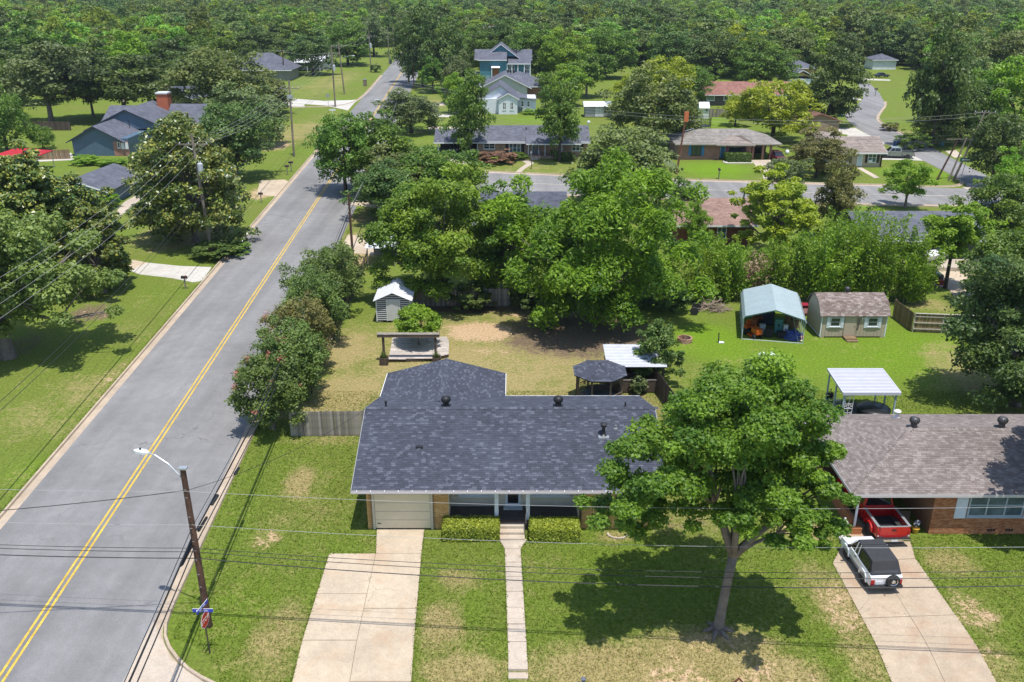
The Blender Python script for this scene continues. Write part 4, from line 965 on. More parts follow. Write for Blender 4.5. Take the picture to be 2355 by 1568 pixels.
for k in range(8):
    q = rp_[k]; MB().box(q.x - .06, q.x + .06, q.y - .06, q.y + .06, .22, GE - .02).build('post', GW, t)
    p_ = rp_[(k + 1) % 8]
    hd = MB(); d = (p_ - q).normalized() * .06; nrm = Vector((-d.y, d.x, 0)).normalized() * .03
    hd.hexa([q + d - nrm + Vector((0, 0, GE - .22)), p_ - d - nrm + Vector((0, 0, GE - .22)), p_ - d + nrm + Vector((0, 0, GE - .22)), q + d + nrm + Vector((0, 0, GE - .22))], [q + d - nrm + Vector((0, 0, GE - .06)), p_ - d - nrm + Vector((0, 0, GE - .06)), p_ - d + nrm + Vector((0, 0, GE - .06)), q + d + nrm + Vector((0, 0, GE - .06))]); hd.build('header', GW, t)
    if k != 5:
        for z in (.35, .98): r_ = MB(); r_.tube([(q.x, q.y, z), (p_.x, p_.y, z)], .035, 4); r_.build('railing', GW, t)
        for i in range(1, 11): b_ = q.lerp(p_, i / 11); MB().box(b_.x - .02, b_.x + .02, b_.y - .02, b_.y + .02, .36, .98).build('baluster', GW, t)
        for i in range(1, 11): b_ = q.lerp(p_, i / 11); MB().box(b_.x - .018, b_.x + .018, b_.y - .018, b_.y + .018, GE - .55, GE - .22).build('spandrel', GW, t)
MB().prism([(gc.x + .95 * math.cos(R(a_)), gc.y + .8 + .55 * math.sin(R(a_))) for a_ in range(0, 360, 45)], .62, .68).build('table_top', WOOD_DARK, t)
MB().box(gc.x - GR * .95, gc.x - GR * .7, gc.y - GR * .75, gc.y - GR * .5, 0, .35).build('step', KERB, t)
# ------------------------------------------------------------------ tin-roofed play house and red platform behind the gazebo
p0 = g(*c5(905, 720), 2.3); pl_, pr_ = g(*c5(845, 350), 2.6), g(*c5(1640, 350), 2.6)
t = wthing('tin_roof_shelter', 'dark wooden shelter with white ribbed tin roof behind the gazebo', 'shelter', (p0.x, p0.y, 0))
yb2 = pl_.y; yf2 = p0.y; x0_ = p0.x; x1_ = p0.x + 4.4
mbr = MB(); mbr.slab([(x0_, yf2, 2.25), (x1_, yf2, 2.25), (x1_, yb2, 2.6), (x0_, yb2, 2.6)], .03); TIN = M('white_tin', (0.55, 0.56, 0.6), .35, .1, 1.5, spec=.5)
mbr.build('roof_sheet', TIN, t); nr = 15
for i in range(nr):
    f_ = (i + .5) / nr; yy = yf2 + (yb2 - yf2) * f_; zz = 2.25 + .35 * f_; MB().box(x0_, x1_, yy - .03, yy + .03, zz + .004, zz + .035).build('roof_rib', TIN, t)
for x in (x0_ + .15, x1_ - .25):
    for y in (yf2 + .2, yb2 - .3): MB().box(x, x + .12, y, y + .12, 0, 2.22).build('post', WOOD_DARK, t)
MB().box(x0_ + .25, x1_ - .2, yb2 - .25, yb2 - .2, .1, 2.2).build('back_wall', WOOD_DARK, t); MB().box(x0_ + .15, x1_ - .15, yf2 + .22, yf2 + .3, 1.0, 1.12).build('rail', WOOD_GREY, t); MB().box(x0_ + .2, x1_ - .2, yf2 + .5, yb2 - .4, .3, .38).build('floor', WOOD_DARK, t)
MB().box(x0_ + .3, x1_ - .3, yf2 + .24, yf2 + .28, .1, .9).build('front_panel', WOOD_DARK, t)
q0, q1 = g(*c5(935, 335), .5), g(*c5(1400, 200), .5)
t = wthing('red_platform', 'low dark red plank platform with a ladder, behind the tin roof shelter', 'platform', (q0.x, q0.y, 0))
yy = yb2 + .3; k = 0; RP = M('dark_red_stain', (.11, .035, .028), .85, .3, 2, .2, tint=.3, fine=.2)
while yy < yb2 + 3.6: mb = MB(); mb.tint = random.random(); mb.box(q0.x, q0.x + 3.6, yy, yy + .19, .44, .5); mb.build('plank', RP, t); yy += .2
for x in (q0.x + .1, q0.x + 3.4):
    for y in (yb2 + .4, yb2 + 3.4): MB().box(x, x + .1, y, y + .1, 0, .43).build('post', WOOD_DARK, t)
for dx in (-.35, -.05): MB().tube([(q0.x + dx, yb2 + .5, 0), (q0.x - .2 + dx * .2, yb2 + 1.5, 2.0)], .045, 4).build('ladder_rail', WOOD_GREY, t)
for k in range(4): f_ = (k + 1) / 5; MB().box(q0.x - .35 + .13 * f_, q0.x - .06 - .08 * f_, yb2 + .5 + f_ - .02, yb2 + .5 + f_ + .02, 2 * f_ - .02, 2 * f_ + .02).build('ladder_rung', WOOD_GREY, t)
# ------------------------------------------------------------------ metal carport with machinery
c4 = crop(2140, 860, 4.06)
TEAL = M('pale_teal_roof_metal', (0.27, 0.345, 0.365), .42, .08, 1.2, spec=.5); TEAL_D = M('green_trim_metal', (0.13, 0.27, 0.25), .5, .1, 2); GPOST = M('grey_green_post', (0.42, 0.48, 0.46), .45, .1, 3)
a, b = g(*c4(345, 640)), g(*c4(1085, 695)); ang = math.atan2(b.y - a.y, b.x - a.x); W_ = (b - a).length; D_ = 6.4; EZ = 2.15; RZ_ = 2.95
t = thing('metal_carport', 'open steel carport with pale teal ribbed roof full of garden machinery', 'carport', a, ang)
for x in (0, W_):
    for i in range(6): y = i * D_ / 5; MB().box(x - .035, x + .035, y - .035, y + .035, 0, EZ - .1).build('post', GPOST, t)
for s in (0, 1):
    e = -.1 if s == 0 else W_ + .1; m_ = W_ / 2; k_ = .38 if s == 0 else W_ - .38
    ribbed_roof((e + (.25 if s == 0 else -.25), -.25, EZ + .1), (e + (.25 if s == 0 else -.25), D_ + .25, EZ + .1), (m_, D_ + .25, RZ_), (m_, -.25, RZ_), 16, rib=.06).build('roof_sheet', TEAL, t)
    o_ = MB(); o_.hexa([(e, -.25, EZ - .25), (e + .03, -.25, EZ - .25), (e + .03, D_ + .25, EZ - .25), (e, D_ + .25, EZ - .25)], [(e + (.2 if s == 0 else -.25), -.25, EZ + .09), (e + (.25 if s == 0 else -.2), -.25, EZ + .09), (e + (.25 if s == 0 else -.2), D_ + .25, EZ + .09), (e + (.2 if s == 0 else -.25), D_ + .25, EZ + .09)]); o_.build('eave_sheet', TEAL, t)
for y in (-.26, D_ + .24):
    for s in (0, 1):
        x0_ = .1 if s == 0 else W_ - .1; f_ = MB(); f_.hexa([(x0_, y, EZ - .05), (W_ / 2, y, RZ_ - .1), (W_ / 2, y + .03, RZ_ - .1), (x0_, y + .03, EZ - .05)], [(x0_, y, EZ + .06), (W_ / 2, y, RZ_ + .01), (W_ / 2, y + .03, RZ_ + .01), (x0_, y + .03, EZ + .06)]); f_.build('gable_trim', TEAL_D if y < 0 else TEAL, t)
for i in range(6): y = i * D_ / 5; MB().tube([(0, y, EZ - .12), (.25, y, EZ + .0), (W_ / 2, y, RZ_ - .12), (W_ - .25, y, EZ), (W_, y, EZ - .12)], .03, 4).build('truss', GPOST, t)
MB().box(.0, W_, -.03, .05, .0, .05).build('base_rail', GPOST, t)
def inl(tt, x, y, z=0): return tt.matrix_basis @ Vector((x, y, z))
Mc = Matrix.Translation(a) @ Matrix.Rotation(ang, 4, 'Z')
def at_c(x, y, z=0): return Mc @ Vector((x, y, z))
ORANGE = M('tractor_orange', (.5, .085, .012), .35, .12, 3, coat=.3)
def wheel(parent, x, y, r, w, rim, rimc=None, hub=0.0, ax='x'):
    ty = MB().lathe([(r * .62, -w / 2), (r * .92, -w / 2), (r, -w * .3), (r, w * .3), (r * .92, w / 2), (r * .62, w / 2)], 20, (x, y, r + hub), ax).build('tyre', RUBBER, parent, smooth=False)
    MB().lathe([(.02, -w * .42), (r * .3, -w * .46), (r * .56, -w * .38), (r * .64, -w * .44), (r * .64, w * .44), (r * .56, w * .38), (r * .3, w * .46), (.02, w * .42)], 20, (x, y, r + hub), ax).build('rim', rim, ty)
    return ty
def tractor(label, loc, rz, col, s=1.0):
    t = thing('garden_tractor', label, 'tractor', loc, rz)
    MB().box(-.3*s, .3*s, -1.0*s, -.1*s, .42*s, .92*s).build('hood', col, t, bevel=.07*s); MB().box(-.28*s, .28*s, -.1*s, .75*s, .35*s, .5*s).build('chassis', BLACK, t, bevel=.02)
    for x in (-.42, .42): MB().box((x - .14)*s, (x + .14)*s, .3*s, .95*s, .6*s, .82*s).build('fender', col, t, bevel=.05*s)
    MB().box(-.24*s, .24*s, .42*s, .85*s, .6*s, .74*s).build('seat', col, t, bevel=.04*s); MB().box(-.24*s, .24*s, .8*s, .9*s, .7*s, 1.2*s).build('backrest', col, t, bevel=.04*s)
    MB().tube([(0, -.05*s, .9*s), (0, .18*s, 1.08*s)], .025*s).build('steering_column', BLACK, t)
    q = MB(); q.tube([(.19*s*math.cos(i*PI/8), .2*s+.07*s*math.sin(i*PI/8), 1.09*s+.17*s*math.sin(i*PI/8)) for i in range(17)], .018*s, 5, False); q.build('steering_wheel', BLACK, t)
    for x in (-.42, .42): wheel(t, x*s, .62*s, .34*s, .24*s, WHITE); wheel(t, x*.85*s, -.72*s, .22*s, .16*s, WHITE)
    MB().box(-.5*s, .5*s, -.5*s, .2*s, .12*s, .28*s).build('mower_deck', col, t, bevel=.05*s); return t
tractor('orange riding mower with high seat inside the teal carport', at_c(.95, 1.0), ang + .5, ORANGE, 1.0)
tractor('second orange mower half hidden at the back of the teal carport', at_c(1.3, 3.6), ang - .3, M('faded_orange', (.4, .1, .03), .5, .15, 3), .95)
def crate(label, p, sx, sy, sz, mat, rz=0.0, name='storage_box', cat='box', lid=None):
    t = thing(name, label, cat, p, rz)
    MB().prism([(-sx*.46, -sy*.46), (sx*.46, -sy*.46), (sx*.46, sy*.46), (-sx*.46, sy*.46)], 0, sz*.88).build('body', mat, t, bevel=.02, seg=1); MB().box(-sx/2, sx/2, -sy/2, sy/2, sz*.88+.002, sz).build('lid', lid or mat, t, bevel=.015, seg=1)
    h = MB().box(-sx*.12, sx*.12, -sy/2-.02, -sy*.46-.004, sz*.55, sz*.68); h.build('handle', BLACK, t); return t
BLUE_T = M('blue_tarp', (.03, .06, .22), .5, .3, 4, .3); TEALB = M('teal_plastic', (.06, .22, .23), .45, .1, 3); GREYB = M('light_grey_plastic', (.42, .47, .52), .5, .08, 3)
crate('pale blue storage bin beside the orange mower in the carport', at_c(1.75, 1.7), .5, .5, .85, GREYB, ang, 'storage_bin', 'bin')
crate('teal plastic drawer tower in the middle of the carport', at_c(3.1, 2.1), .7, .6, 1.35, TEALB, ang, 'drawer_tower', 'drawers')
crate('white box standing right of the teal drawer tower', at_c(3.7, 1.9), .4, .4, .9, WHITE, ang)
crate('dark trunk on the carport floor below the teal drawers', at_c(3.35, 1.2), .8, .55, .5, DARK, ang, 'trunk', 'trunk')
crate('dark blue trunk at the back of the carport', at_c(2.3, 4.2), 1.2, .7, 1.2, M('navy_trunk', (.03, .045, .09), .6, .2, 3), ang, 'trunk', 'trunk')
crate('brown crate stack at the back right of the carport', at_c(4.4, 4.0), 1.3, .9, 1.4, WOOD_BROWN, ang, 'wooden_crate', 'crate')
crate('red fuel can by the right carport posts', at_c(5.0, .75), .3, .25, .4, M('red_plastic', (.4, .03, .02), .4, .1, 3), ang, 'fuel_can', 'can')
t = thing('loose_tyre', 'big tyre with pale rim leaning inside the carport entrance', 'tyre', at_c(2.25, .95, .0), ang + PI / 2 - .3); wheel(t, 0, 0, .42, .28, GALV)
# heap of blue tarpaulin
def heap(name, label, cat, loc, rx, ry, h, mat, seed=1, n=14):
    t = thing(name, label, cat, loc); mb = MB(); r_ = random.Random(seed); vs = []; rings = 6
    for i in range(rings + 1):
        f_ = i / rings; rad = math.cos(f_ * PI / 2) ** .7
        for k in range(n):
            aa = 2 * PI * k / n; j = 1 + r_.uniform(-.22, .22); vs.append((rx * rad * j * math.cos(aa), ry * rad * j * math.sin(aa), h * math.sin(f_ * PI / 2) * (1 + r_.uniform(-.15, .15))))
    fs = [(i * n + k, i * n + (k + 1) % n, (i + 1) * n + (k + 1) % n, (i + 1) * n + k) for i in range(rings) for k in range(n)] + [tuple(range(rings * n, rings * n + n))]
    mb.add(vs, fs); mb.build('folds', mat, t); return t
heap('tarpaulin_heap', 'crumpled blue tarpaulin heap at the right of the carport', 'tarpaulin', at_c(4.3, 1.2), .8, .7, .75, BLUE_T, 3)
t = thing('extension_ladder', 'aluminium ladder leaning along the right carport posts', 'ladder', at_c(W_ - .15, .1), ang)
for x in (-.18, .18): MB().tube([(x, 0, .03), (x - .5, 2.3, 1.75)], .03, 4).build('stile', GALV, t)
for k in range(8): f_ = (k + .7) / 8.2; MB().tube([(-.18 - .5 * f_, 2.3 * f_, .03 + 1.72 * f_), (.18 - .5 * f_, 2.3 * f_, .03 + 1.72 * f_)], .016, 4).build('rung', GALV, t)
# ------------------------------------------------------------------ barn shed
a, b = g(*c4(1287, 622)), g(*c4(2085, 622)); W_ = b.x - a.x; D_ = 3.7
BEIGE = M('beige_siding', (0.42, 0.355, 0.27), .7, .07, 1.5); TRIMW = M('pale_blue_white_trim', (.66, .7, .74), .5, .05, 2)
t = thing('barn_shed', 'beige gambrel roof barn shed with white shutters on the bright lawn', 'shed', a, 0)
EZ = 2.1; KZ = 3.0; TZ = 3.35; ky = .75
prof = [(0, .12), (0, EZ), (ky, KZ), (D_ / 2, TZ), (D_ - ky, KZ), (D_, EZ), (D_, .12)]
MB().extr(prof, 0.02, W_ - .02, 'x').build('wall', BEIGE, t)
for i in range(int(W_ / .3)):
    x = .15 + i * .3; 
    if not (2.02 < x < 2.98): MB().box(x - .015, x + .015, -.012, -.002, .14, EZ - .05).build('batten', M('beige_batten', (.33, .28, .21), .75, .07, 2), t)
rf = MB(); ov = .18
p1, p2, p3 = (-.16, EZ - .12), (ky, KZ), (D_ / 2, TZ)
for (ya, za), (yb_, zb) in ((p1, p2), (p2, p3)):
    rf.slab([(-ov, ya, za + .05), (W_ + ov, ya, za + .05), (W_ + ov, yb_, zb + .05), (-ov, yb_, zb + .05)], .06)
    rf.slab([(-ov, D_ - ya, za + .05), (W_ + ov, D_ - ya, za + .05), (W_ + ov, D_ - yb_, zb + .05), (-ov, D_ - yb_, zb + .05)], .06)
roof = rf.build('roof', UNDER_G, t)
shingles(roof, [(-ov, p1[0] - .03, p1[1] + .05), (W_ + ov, p1[0] - .03, p1[1] + .05), (W_ + ov, p2[0], p2[1] + .05), (-ov, p2[0], p2[1] + .05)], SH_BROWN, ex=.14, tw=.3, n_ind=150)
shingles(roof, [(-ov, p2[0], p2[1] + .05), (W_ + ov, p2[0], p2[1] + .05), (W_ + ov, p3[0], p3[1] + .05), (-ov, p3[0], p3[1] + .05)], SH_BROWN, ex=.14, tw=.3, n_ind=150)
for x in (.0, W_ - .09): MB().box(x, x + .09, -.03, -.002, .1, EZ).build('corner_trim', TRIMW, t)
for x in (-.0,): MB().box(-.03, -.002, .05, D_ - .05, .12, .2).build('base_trim', TRIMW, t)
for x0_ in (.78, W_ - 1.65):
    w_ = window(t, x0_, x0_ + .85, 1.05, 1.85, -.004, TRIMW, GLASS, cols=1, rows=2, fw=.05, sill=True)
    for xs_ in (x0_ - .3, x0_ + .89): shutter(t, xs_, xs_ + .26, .9, 1.9, -.004, TRIMW)
dr = MB().box(2.05, 2.98, -.04, -.004, .22, 2.0).build('door', BEIGE, t)
fr = MB(); fr.box(2.0, 2.045, -.05, -.004, .2, 2.05); fr.box(2.985, 3.03, -.05, -.004, .2, 2.05); fr.build('door_frame', M('beige_trim2', (.36, .3, .22), .7, .1, 2), dr); MB().box(2.88, 2.93, -.07, -.042, 1.0, 1.08).build('knob', BLACK, dr)
MB().box(1.98, 3.0, -.75, -.06, .05, .22).build('ramp_step', WOOD_BROWN, t); MB().box(2.05, 3.0, -1.1, -.76, .0, .11).build('lower_step', WOOD_BROWN, t)
turbine_vent(roof, W_ * .47, D_ / 2 + .2, TZ - .02, VG, 1.0)
for x in (3.1, 3.2): MB().tube([(x, -.06, .7), (x + .08, -.06, 1.8)], .02, 4).build('hung_tool', BLACK, t)
for i in range(2): MB().box(3.42 + i * .2, 3.52 + i * .2, -.07, -.03, 1.72, 1.86).build('letter_plaque', WHITE, t)
for x in (.1, W_ - .4): MB().box(x, x + .3, .0, .3, 0, .11).build('block', KERB, t)
# bin, tyre pile, brush
p = g(*c4(1095, 345)); t = thing('wheelie_bin', 'dark red wheelie bin between the teal carport and barn shed', 'bin', (p.x, p.y, 0))
MB().hexa([(-.26, -.3, .05), (.26, -.3, .05), (.26, .3, .05), (-.26, .3, .05)], [(-.34, -.38, 1.0), (.34, -.38, 1.0), (.34, .38, 1.0), (-.34, .38, 1.0)]).build('body', M('maroon_plastic', (.2, .015, .03), .4, .1, 3), t, bevel=.03)
MB().box(-.36, .36, -.42, .4, 1.01, 1.08).build('lid', M('maroon_lid', (.26, .02, .04), .4, .1, 3), t, bevel=.03); MB().box(-.2, .2, -.395, -.37, .3, .75).build('sticker', M('pink_sticker', (.6, .3, .33), .5, .05, 3), t)
for x in (-.25, .25): wheel(t, x, .3, .1, .07, BLACK)
zt2 = crop(2048, 682, 2.2988)
p = g(*zt2(78, 605)); t = thing('spare_wheel', 'tyre with white rim at the edge of the bamboo', 'wheel', (p.x, p.y, 0), R(80)); wheel(t, 0, 0, .38, .22, WHITE)
p = g(*zt2(100, 590)); t = thing('loose_tyre', 'plain dark tyre behind the white rimmed wheel', 'tyre', (p.x, p.y + .5, 0), R(75)); wheel(t, 0, 0, .42, .24, RUBBER)
p = g(*zt2(205, 595)); t = thing('brush_pile', 'pile of dry cut branches left of the teal carport', 'brush pile', (p.x, p.y + 1, 0)); br = MB()
for i in range(170):
    aa = random.uniform(0, 2 * PI); r = random.random() ** .6; c_ = Vector((r * 1.7 * math.cos(aa), r * .9 * math.sin(aa), (1 - r) * 1.2 * random.random() + .08)); d = Vector((random.gauss(0, 1), random.gauss(0, 1), random.gauss(0, .35))).normalized() * random.uniform(.3, .8)
    br.tint = random.random(); br.tube([c_ - d, c_, c_ + d * .9], [.025, .02, .008], 4)
stuff(br.build('branches', M('dry_branch', (.32, .25, .2), .9, .3, 3, tint=.4), t))
# fire ring, pole stake, folded white board
p = g(1574, 785); t = wthing('fire_ring', 'round brick fire ring on the lawn left of the carport', 'fire pit', (p.x, p.y, 0)); FB = tinted('fire_brick', [(0, (.22, .09, .06)), (1, (.45, .3, .22))], .9, .2, 30, .2, .15)
for row in range(3):
    for k in range(14):
        aa = 2 * PI * (k + .5 * (row % 2)) / 14; mb = MB(); mb.tint = random.random(); c_, s_ = math.cos(aa), math.sin(aa)
        def P(r, tt, z): return (p.x + r * c_ - tt * s_, p.y + r * s_ + tt * c_, z)
        z = .01 + row * .125; mb.hexa([P(.5, -.1, z), P(.62, -.13, z), P(.62, .13, z), P(.5, .1, z)], [P(.5, -.1, z + .115), P(.62, -.13, z + .115), P(.62, .13, z + .115), P(.5, .1, z + .115)]); mb.build('brick', FB, t)
MB().lathe([(.48, 0), (.3, .12), (.02, .18)], 12, p).build('ash', DARK, t)
p = g(*zt2(255, 795)); t = wthing('lawn_stake', 'short dark stake with white base plate on the bright lawn', 'stake', (p.x, p.y, 0)); MB().tube([(p.x - .1, p.y, 0), (p.x - .13, p.y, .9)], .05, 6).build('shaft', DARK, t); MB().prism([(p.x - .1, p.y - .25), (p.x + .35, p.y - .2), (p.x + .3, p.y + .1), (p.x - .05, p.y + .1)], .02, .08).build('plate', WHITE, t)
p = g(*zt2(590, 955)); t = thing('pet_shelter', 'small white peaked pet shelter on the bright lawn', 'shelter', (p.x - .7, p.y, 0), R(-4)); PW = M('white_plastic_sheet', (.72, .76, .76), .45, .05, 3)
for k in range(2):
    x = k * .72; MB().slab([(x, 0, .55), (x + .36, 0, .8), (x + .36, 1.0, .85), (x, 1.0, .6)], .025).build('roof_panel', PW, t); MB().slab([(x + .36, 0, .8), (x + .72, 0, .5), (x + .72, 1.0, .55), (x + .36, 1.0, .85)], .025).build('roof_panel', PW, t)
    MB().box(x + .05, x + .67, .06, .9, 0, .5).build('box', GREYB, t)
# ------------------------------------------------------------------ patio cover with hot tub
c7 = crop(2440, 1090, 7.36); PZ = 2.45; PB = 2.75
fl_, frr = g(*c7(715, 655), PZ), g(*c7(1995, 655), PZ); bl_ = g(*c7(265, 125), PB); brr = g(*c7(1480, 130), PB)
t = wthing('patio_cover', 'white ribbed metal patio cover on slim posts behind the grey roofed house', 'patio cover', (fl_.x, fl_.y, 0))
xa, xb, ya, yb_ = (fl_.x + bl_.x) / 2, (frr.x + brr.x) / 2, fl_.y, bl_.y
PCW = M('patio_white_metal', (.55, .55, .6), .38, .05, 1.5, spec=.5)
MB().slab([(xa, ya, PZ), (xb, ya, PZ), (xb, yb_, PB), (xa, yb_, PB)], .04).build('roof_sheet', PCW, t); nr = 17
for i in range(nr): f_ = (i + .5) / nr; yy = ya + (yb_ - ya) * f_; zz = PZ + (PB - PZ) * f_; MB().box(xa + .04, xb - .04, yy - .035, yy + .035, zz + .004, zz + .045).build('roof_rib', PCW, t)
for s, (u0, u1) in enumerate((((xa, ya), (xb, ya)), ((xa, yb_), (xb, yb_)))): MB().box(xa, xb, u0[1] - .05, u0[1] + .03, (PZ if s == 0 else PB) - .16, (PZ if s == 0 else PB) + .05).build('eave_beam', PCW, t)
for x in (xa, xb):
    mb = MB(); mb.hexa([(x - .03, ya, PZ - .12), (x + .03, ya, PZ - .12), (x + .03, yb_, PB - .12), (x - .03, yb_, PB - .12)], [(x - .03, ya, PZ + .04), (x + .03, ya, PZ + .04), (x + .03, yb_, PB + .04), (x - .03, yb_, PB + .04)]); mb.build('side_beam', PCW, t)
GP = M('blue_grey_post', (.4, .47, .52), .5, .1, 2)
ymid = (ya + yb_) / 2
for x, y, h in ((xa + .15, ya + .1, PZ), (xb - .25, ya + .1, PZ), (xa + .15, yb_ - .15, PB), (xb - .25, yb_ - .15, PB), (xa + .15, ymid, 2.6), (xb - .25, ymid, 2.6)):
    p_ = MB().box(x - .05, x + .05, y - .05, y + .05, 0, h - .1).build('post', GP, t); MB().tube([(x, y, h - .55), (x + (.35 if x < (xa + xb) / 2 else -.35), y, h - .12)], .03, 4).build('brace', GP, p_)
sp_ = MB()
sx0 = xa + .25
tr_ = MB(); 
for (x0_, x1_, z0_, z1_) in ((sx0, sx0 + .03, .2, 2.2), (sx0 + .55, sx0 + .58, .2, 2.2), (sx0 + .03, sx0 + .55, .2, .23), (sx0 + .03, sx0 + .55, 2.17, 2.2), (sx0 + .03, sx0 + .55, 1.2, 1.23), (sx0 + .26, sx0 + .29, .23, 1.2), (sx0 + .26, sx0 + .29, 1.23, 2.17)): tr_.box(x0_, x1_, ya + .08, ya + .11, z0_, z1_)
for k in range(9): q = random.uniform(.3, 2.1); tr_.tube([(sx0 + .03, ya + .095, q), (sx0 + .29, ya + .095, q + random.uniform(-.2, .2)), (sx0 + .55, ya + .095, q)], .012, 4)
tr_.build('lattice_panel', WHITE, t)
bx = MB(); 
for k in range(7): bx.box(xb - 1.2 + k * .13, xb - 1.17 + k * .13, yb_ - .16, yb_ - .13, 1.7, 2.6)
bx.box(xb - 1.25, xb - .28, yb_ - .17, yb_ - .12, 1.66, 1.7); bx.build('rear_lattice', WHITE, t)
# plank deck under it
t = wthing('patio_deck', 'dark plank deck under the white patio cover', 'deck', (xa, ya, 0)); y = ya - .9
while y < yb_ - .3: mb = MB(); mb.tint = random.random(); mb.box(xa + .2, xb - .9, y, y + .14, .06, .2); mb.build('plank', M('charcoal_deck', (.05, .042, .042), .8, .25, 2, .2, tint=.3), t); y += .15
p = g(*c7(1115, 1060)); t = wthing('hot_tub', 'round hot tub with domed black cover under the patio cover', 'hot tub', (p.x, ya + .9, 0)); hx, hy = p.x + .05, ya + .75
VIN = M('black_vinyl', (.012, .014, .018), .35, .2, 3); MB().lathe([(1.05, .2), (1.08, .25), (1.08, .85), (1.04, .92)], 28, (hx, hy, 0)).build('shell', VIN, t); MB().lathe([(1.12, .8), (1.13, .94), (1.05, 1.02), (.7, 1.1), (.02, 1.14)], 28, (hx, hy, 0)).build('cover', VIN, t, smooth=True)
for k in range(3):
    aa = R(-125 + k * 32); MB().box(hx + 1.085 * math.cos(aa) - .07, hx + 1.085 * math.cos(aa) + .07, hy + 1.085 * math.sin(aa) - .02, hy + 1.085 * math.sin(aa) + .02, .5, .72).build('strap', M('grey_strap', (.12, .14, .15), .6, .1, 3), t)
p = g(*c7(350, 860), .2); t = wthing('flower_pot', 'clay pot with dark plant on the left edge of the patio deck', 'pot', (p.x, p.y, .2)); MB().lathe([(.14, .2), (.2, .55), (.23, .57), (.19, .57)], 14, (p.x, p.y, 0)).build('pot', M('terracotta_dark', (.2, .13, .12), .8, .15, 3), t)
n = 160; C = np.array([p.x, p.y, .75]) + rng.normal(size=(n, 3)) * .13; Nn = rng.normal(size=(n, 3)); Nn /= np.linalg.norm(Nn, axis=1)[:, None]; PLUM = LEAF('plum_leaf', (.03, .02, .03), (.1, .07, .09), .1, .05, .01)
obj('foliage', leaf_mesh('foliage', C, Nn, np.full(n, .11), .8, rng.random(n), PLUM), PLUM, t)
p = g(*c7(525, 930), .2); t = wthing('wire_chair', 'white wire garden chair on the patio deck', 'chair', (p.x, p.y, .2))
q = MB(); q.tube([(p.x + .22 * math.cos(i * PI / 8), p.y + .22 * math.sin(i * PI / 8), .65) for i in range(17)], .012, 4, False)
for k in range(5): aa = k * PI / 5; q.tube([(p.x + .22 * math.cos(aa), p.y + .22 * math.sin(aa), .65), (p.x - .22 * math.cos(aa), p.y - .22 * math.sin(aa), .65)], .007, 3)
q.build('seat', WHITE, t)
for k in range(4): aa = PI / 4 + k * PI / 2; MB().tube([(p.x + .2 * math.cos(aa), p.y + .2 * math.sin(aa), .65), (p.x + .26 * math.cos(aa), p.y + .26 * math.sin(aa), .2)], .012, 4).build('leg', WHITE, t)
q = MB(); q.tube([(p.x - .22, p.y + .05, .65), (p.x - .26, p.y + .05, 1.05), (p.x - .15, p.y + .22, 1.12), (p.x + .05, p.y + .24, .65)], .012, 4); q.build('backrest', WHITE, t)
# ------------------------------------------------------------------ statue, pot, garden edging by the carport of the right house
c3b = crop(2440, 1460, 4.355)
p = g(*c3b(375, 672)); STONE = M('white_cast_stone', (.55, .53, .5), .8, .15, 5, .2)
t = wthing('garden_statue', 'white garden statue of a standing figure beside the right driveway', 'statue', (p.x, p.y, 0))
MB().box(p.x - .2, p.x + .2, p.y - .2, p.y + .2, 0, .12).box(p.x - .15, p.x + .15, p.y - .15, p.y + .15, .12, .2).build('plinth', STONE, t, bevel=.015)
def skin_body(name, joints, edges, radii, mat, parent, sub=1):
    me = bpy.data.meshes.new(name); me.from_pydata(joints, edges, []); me.update(); o = obj(name, me, mat, parent)
    sk = o.modifiers.new('skin', 'SKIN'); sk.use_smooth_shade = True
    for i, v in enumerate(me.skin_vertices[0].data): v.radius = (radii[i], radii[i]); v.use_root = (i == 0)
    o.modifiers.new('sub', 'SUBSURF').levels = sub; o.modifiers['sub'].render_levels = sub
    return o
B_ = lambda x, y, z: (p.x + x, p.y + y, .2 + z)
J = [B_(0, 0, .55), B_(0, 0, .72), B_(0, 0, .88), B_(0, 0, .97), B_(0, -.01, 1.06), B_(0, -.01, 1.14),
     B_(-.14, 0, .86), B_(-.2, .0, .68), B_(-.12, -.1, .58), B_(.14, 0, .86), B_(.19, -.04, .7), B_(.1, -.14, .78),
     B_(-.07, 0, .5), B_(-.08, -.02, .28), B_(-.08, 0, .02), B_(-.09, -.09, .015), B_(.07, 0, .5), B_(.1, -.05, .28), B_(.09, .02, .02), B_(.1, -.07, .015)]
Ed = [(0,1),(1,2),(2,3),(3,4),(4,5),(2,6),(6,7),(7,8),(2,9),(9,10),(10,11),(0,12),(12,13),(13,14),(14,15),(0,16),(16,17),(17,18),(18,19)]
Rd = [.11,.1,.115,.05,.075,.06,.055,.045,.035,.055,.045,.035,.075,.055,.04,.03,.075,.055,.04,.03]
skin_body('figure', J, Ed, Rd, STONE, t)
p = g(*c3b(1325, 605)); t = wthing('flower_pot', 'yellow pot with white and purple pinwheel ornament by the brick corner', 'pot', (p.x, p.y, 0)); MB().lathe([(.13, 0), (.2, .32), (.22, .34), (.18, .34)], 14, (p.x, p.y, 0)).build('pot', M('yellow_glaze', (.5, .3, .04), .4, .15, 4), t)
MB().tube([(p.x, p.y, .3), (p.x, p.y, .6)], .02).build('stem', WHITE, t)
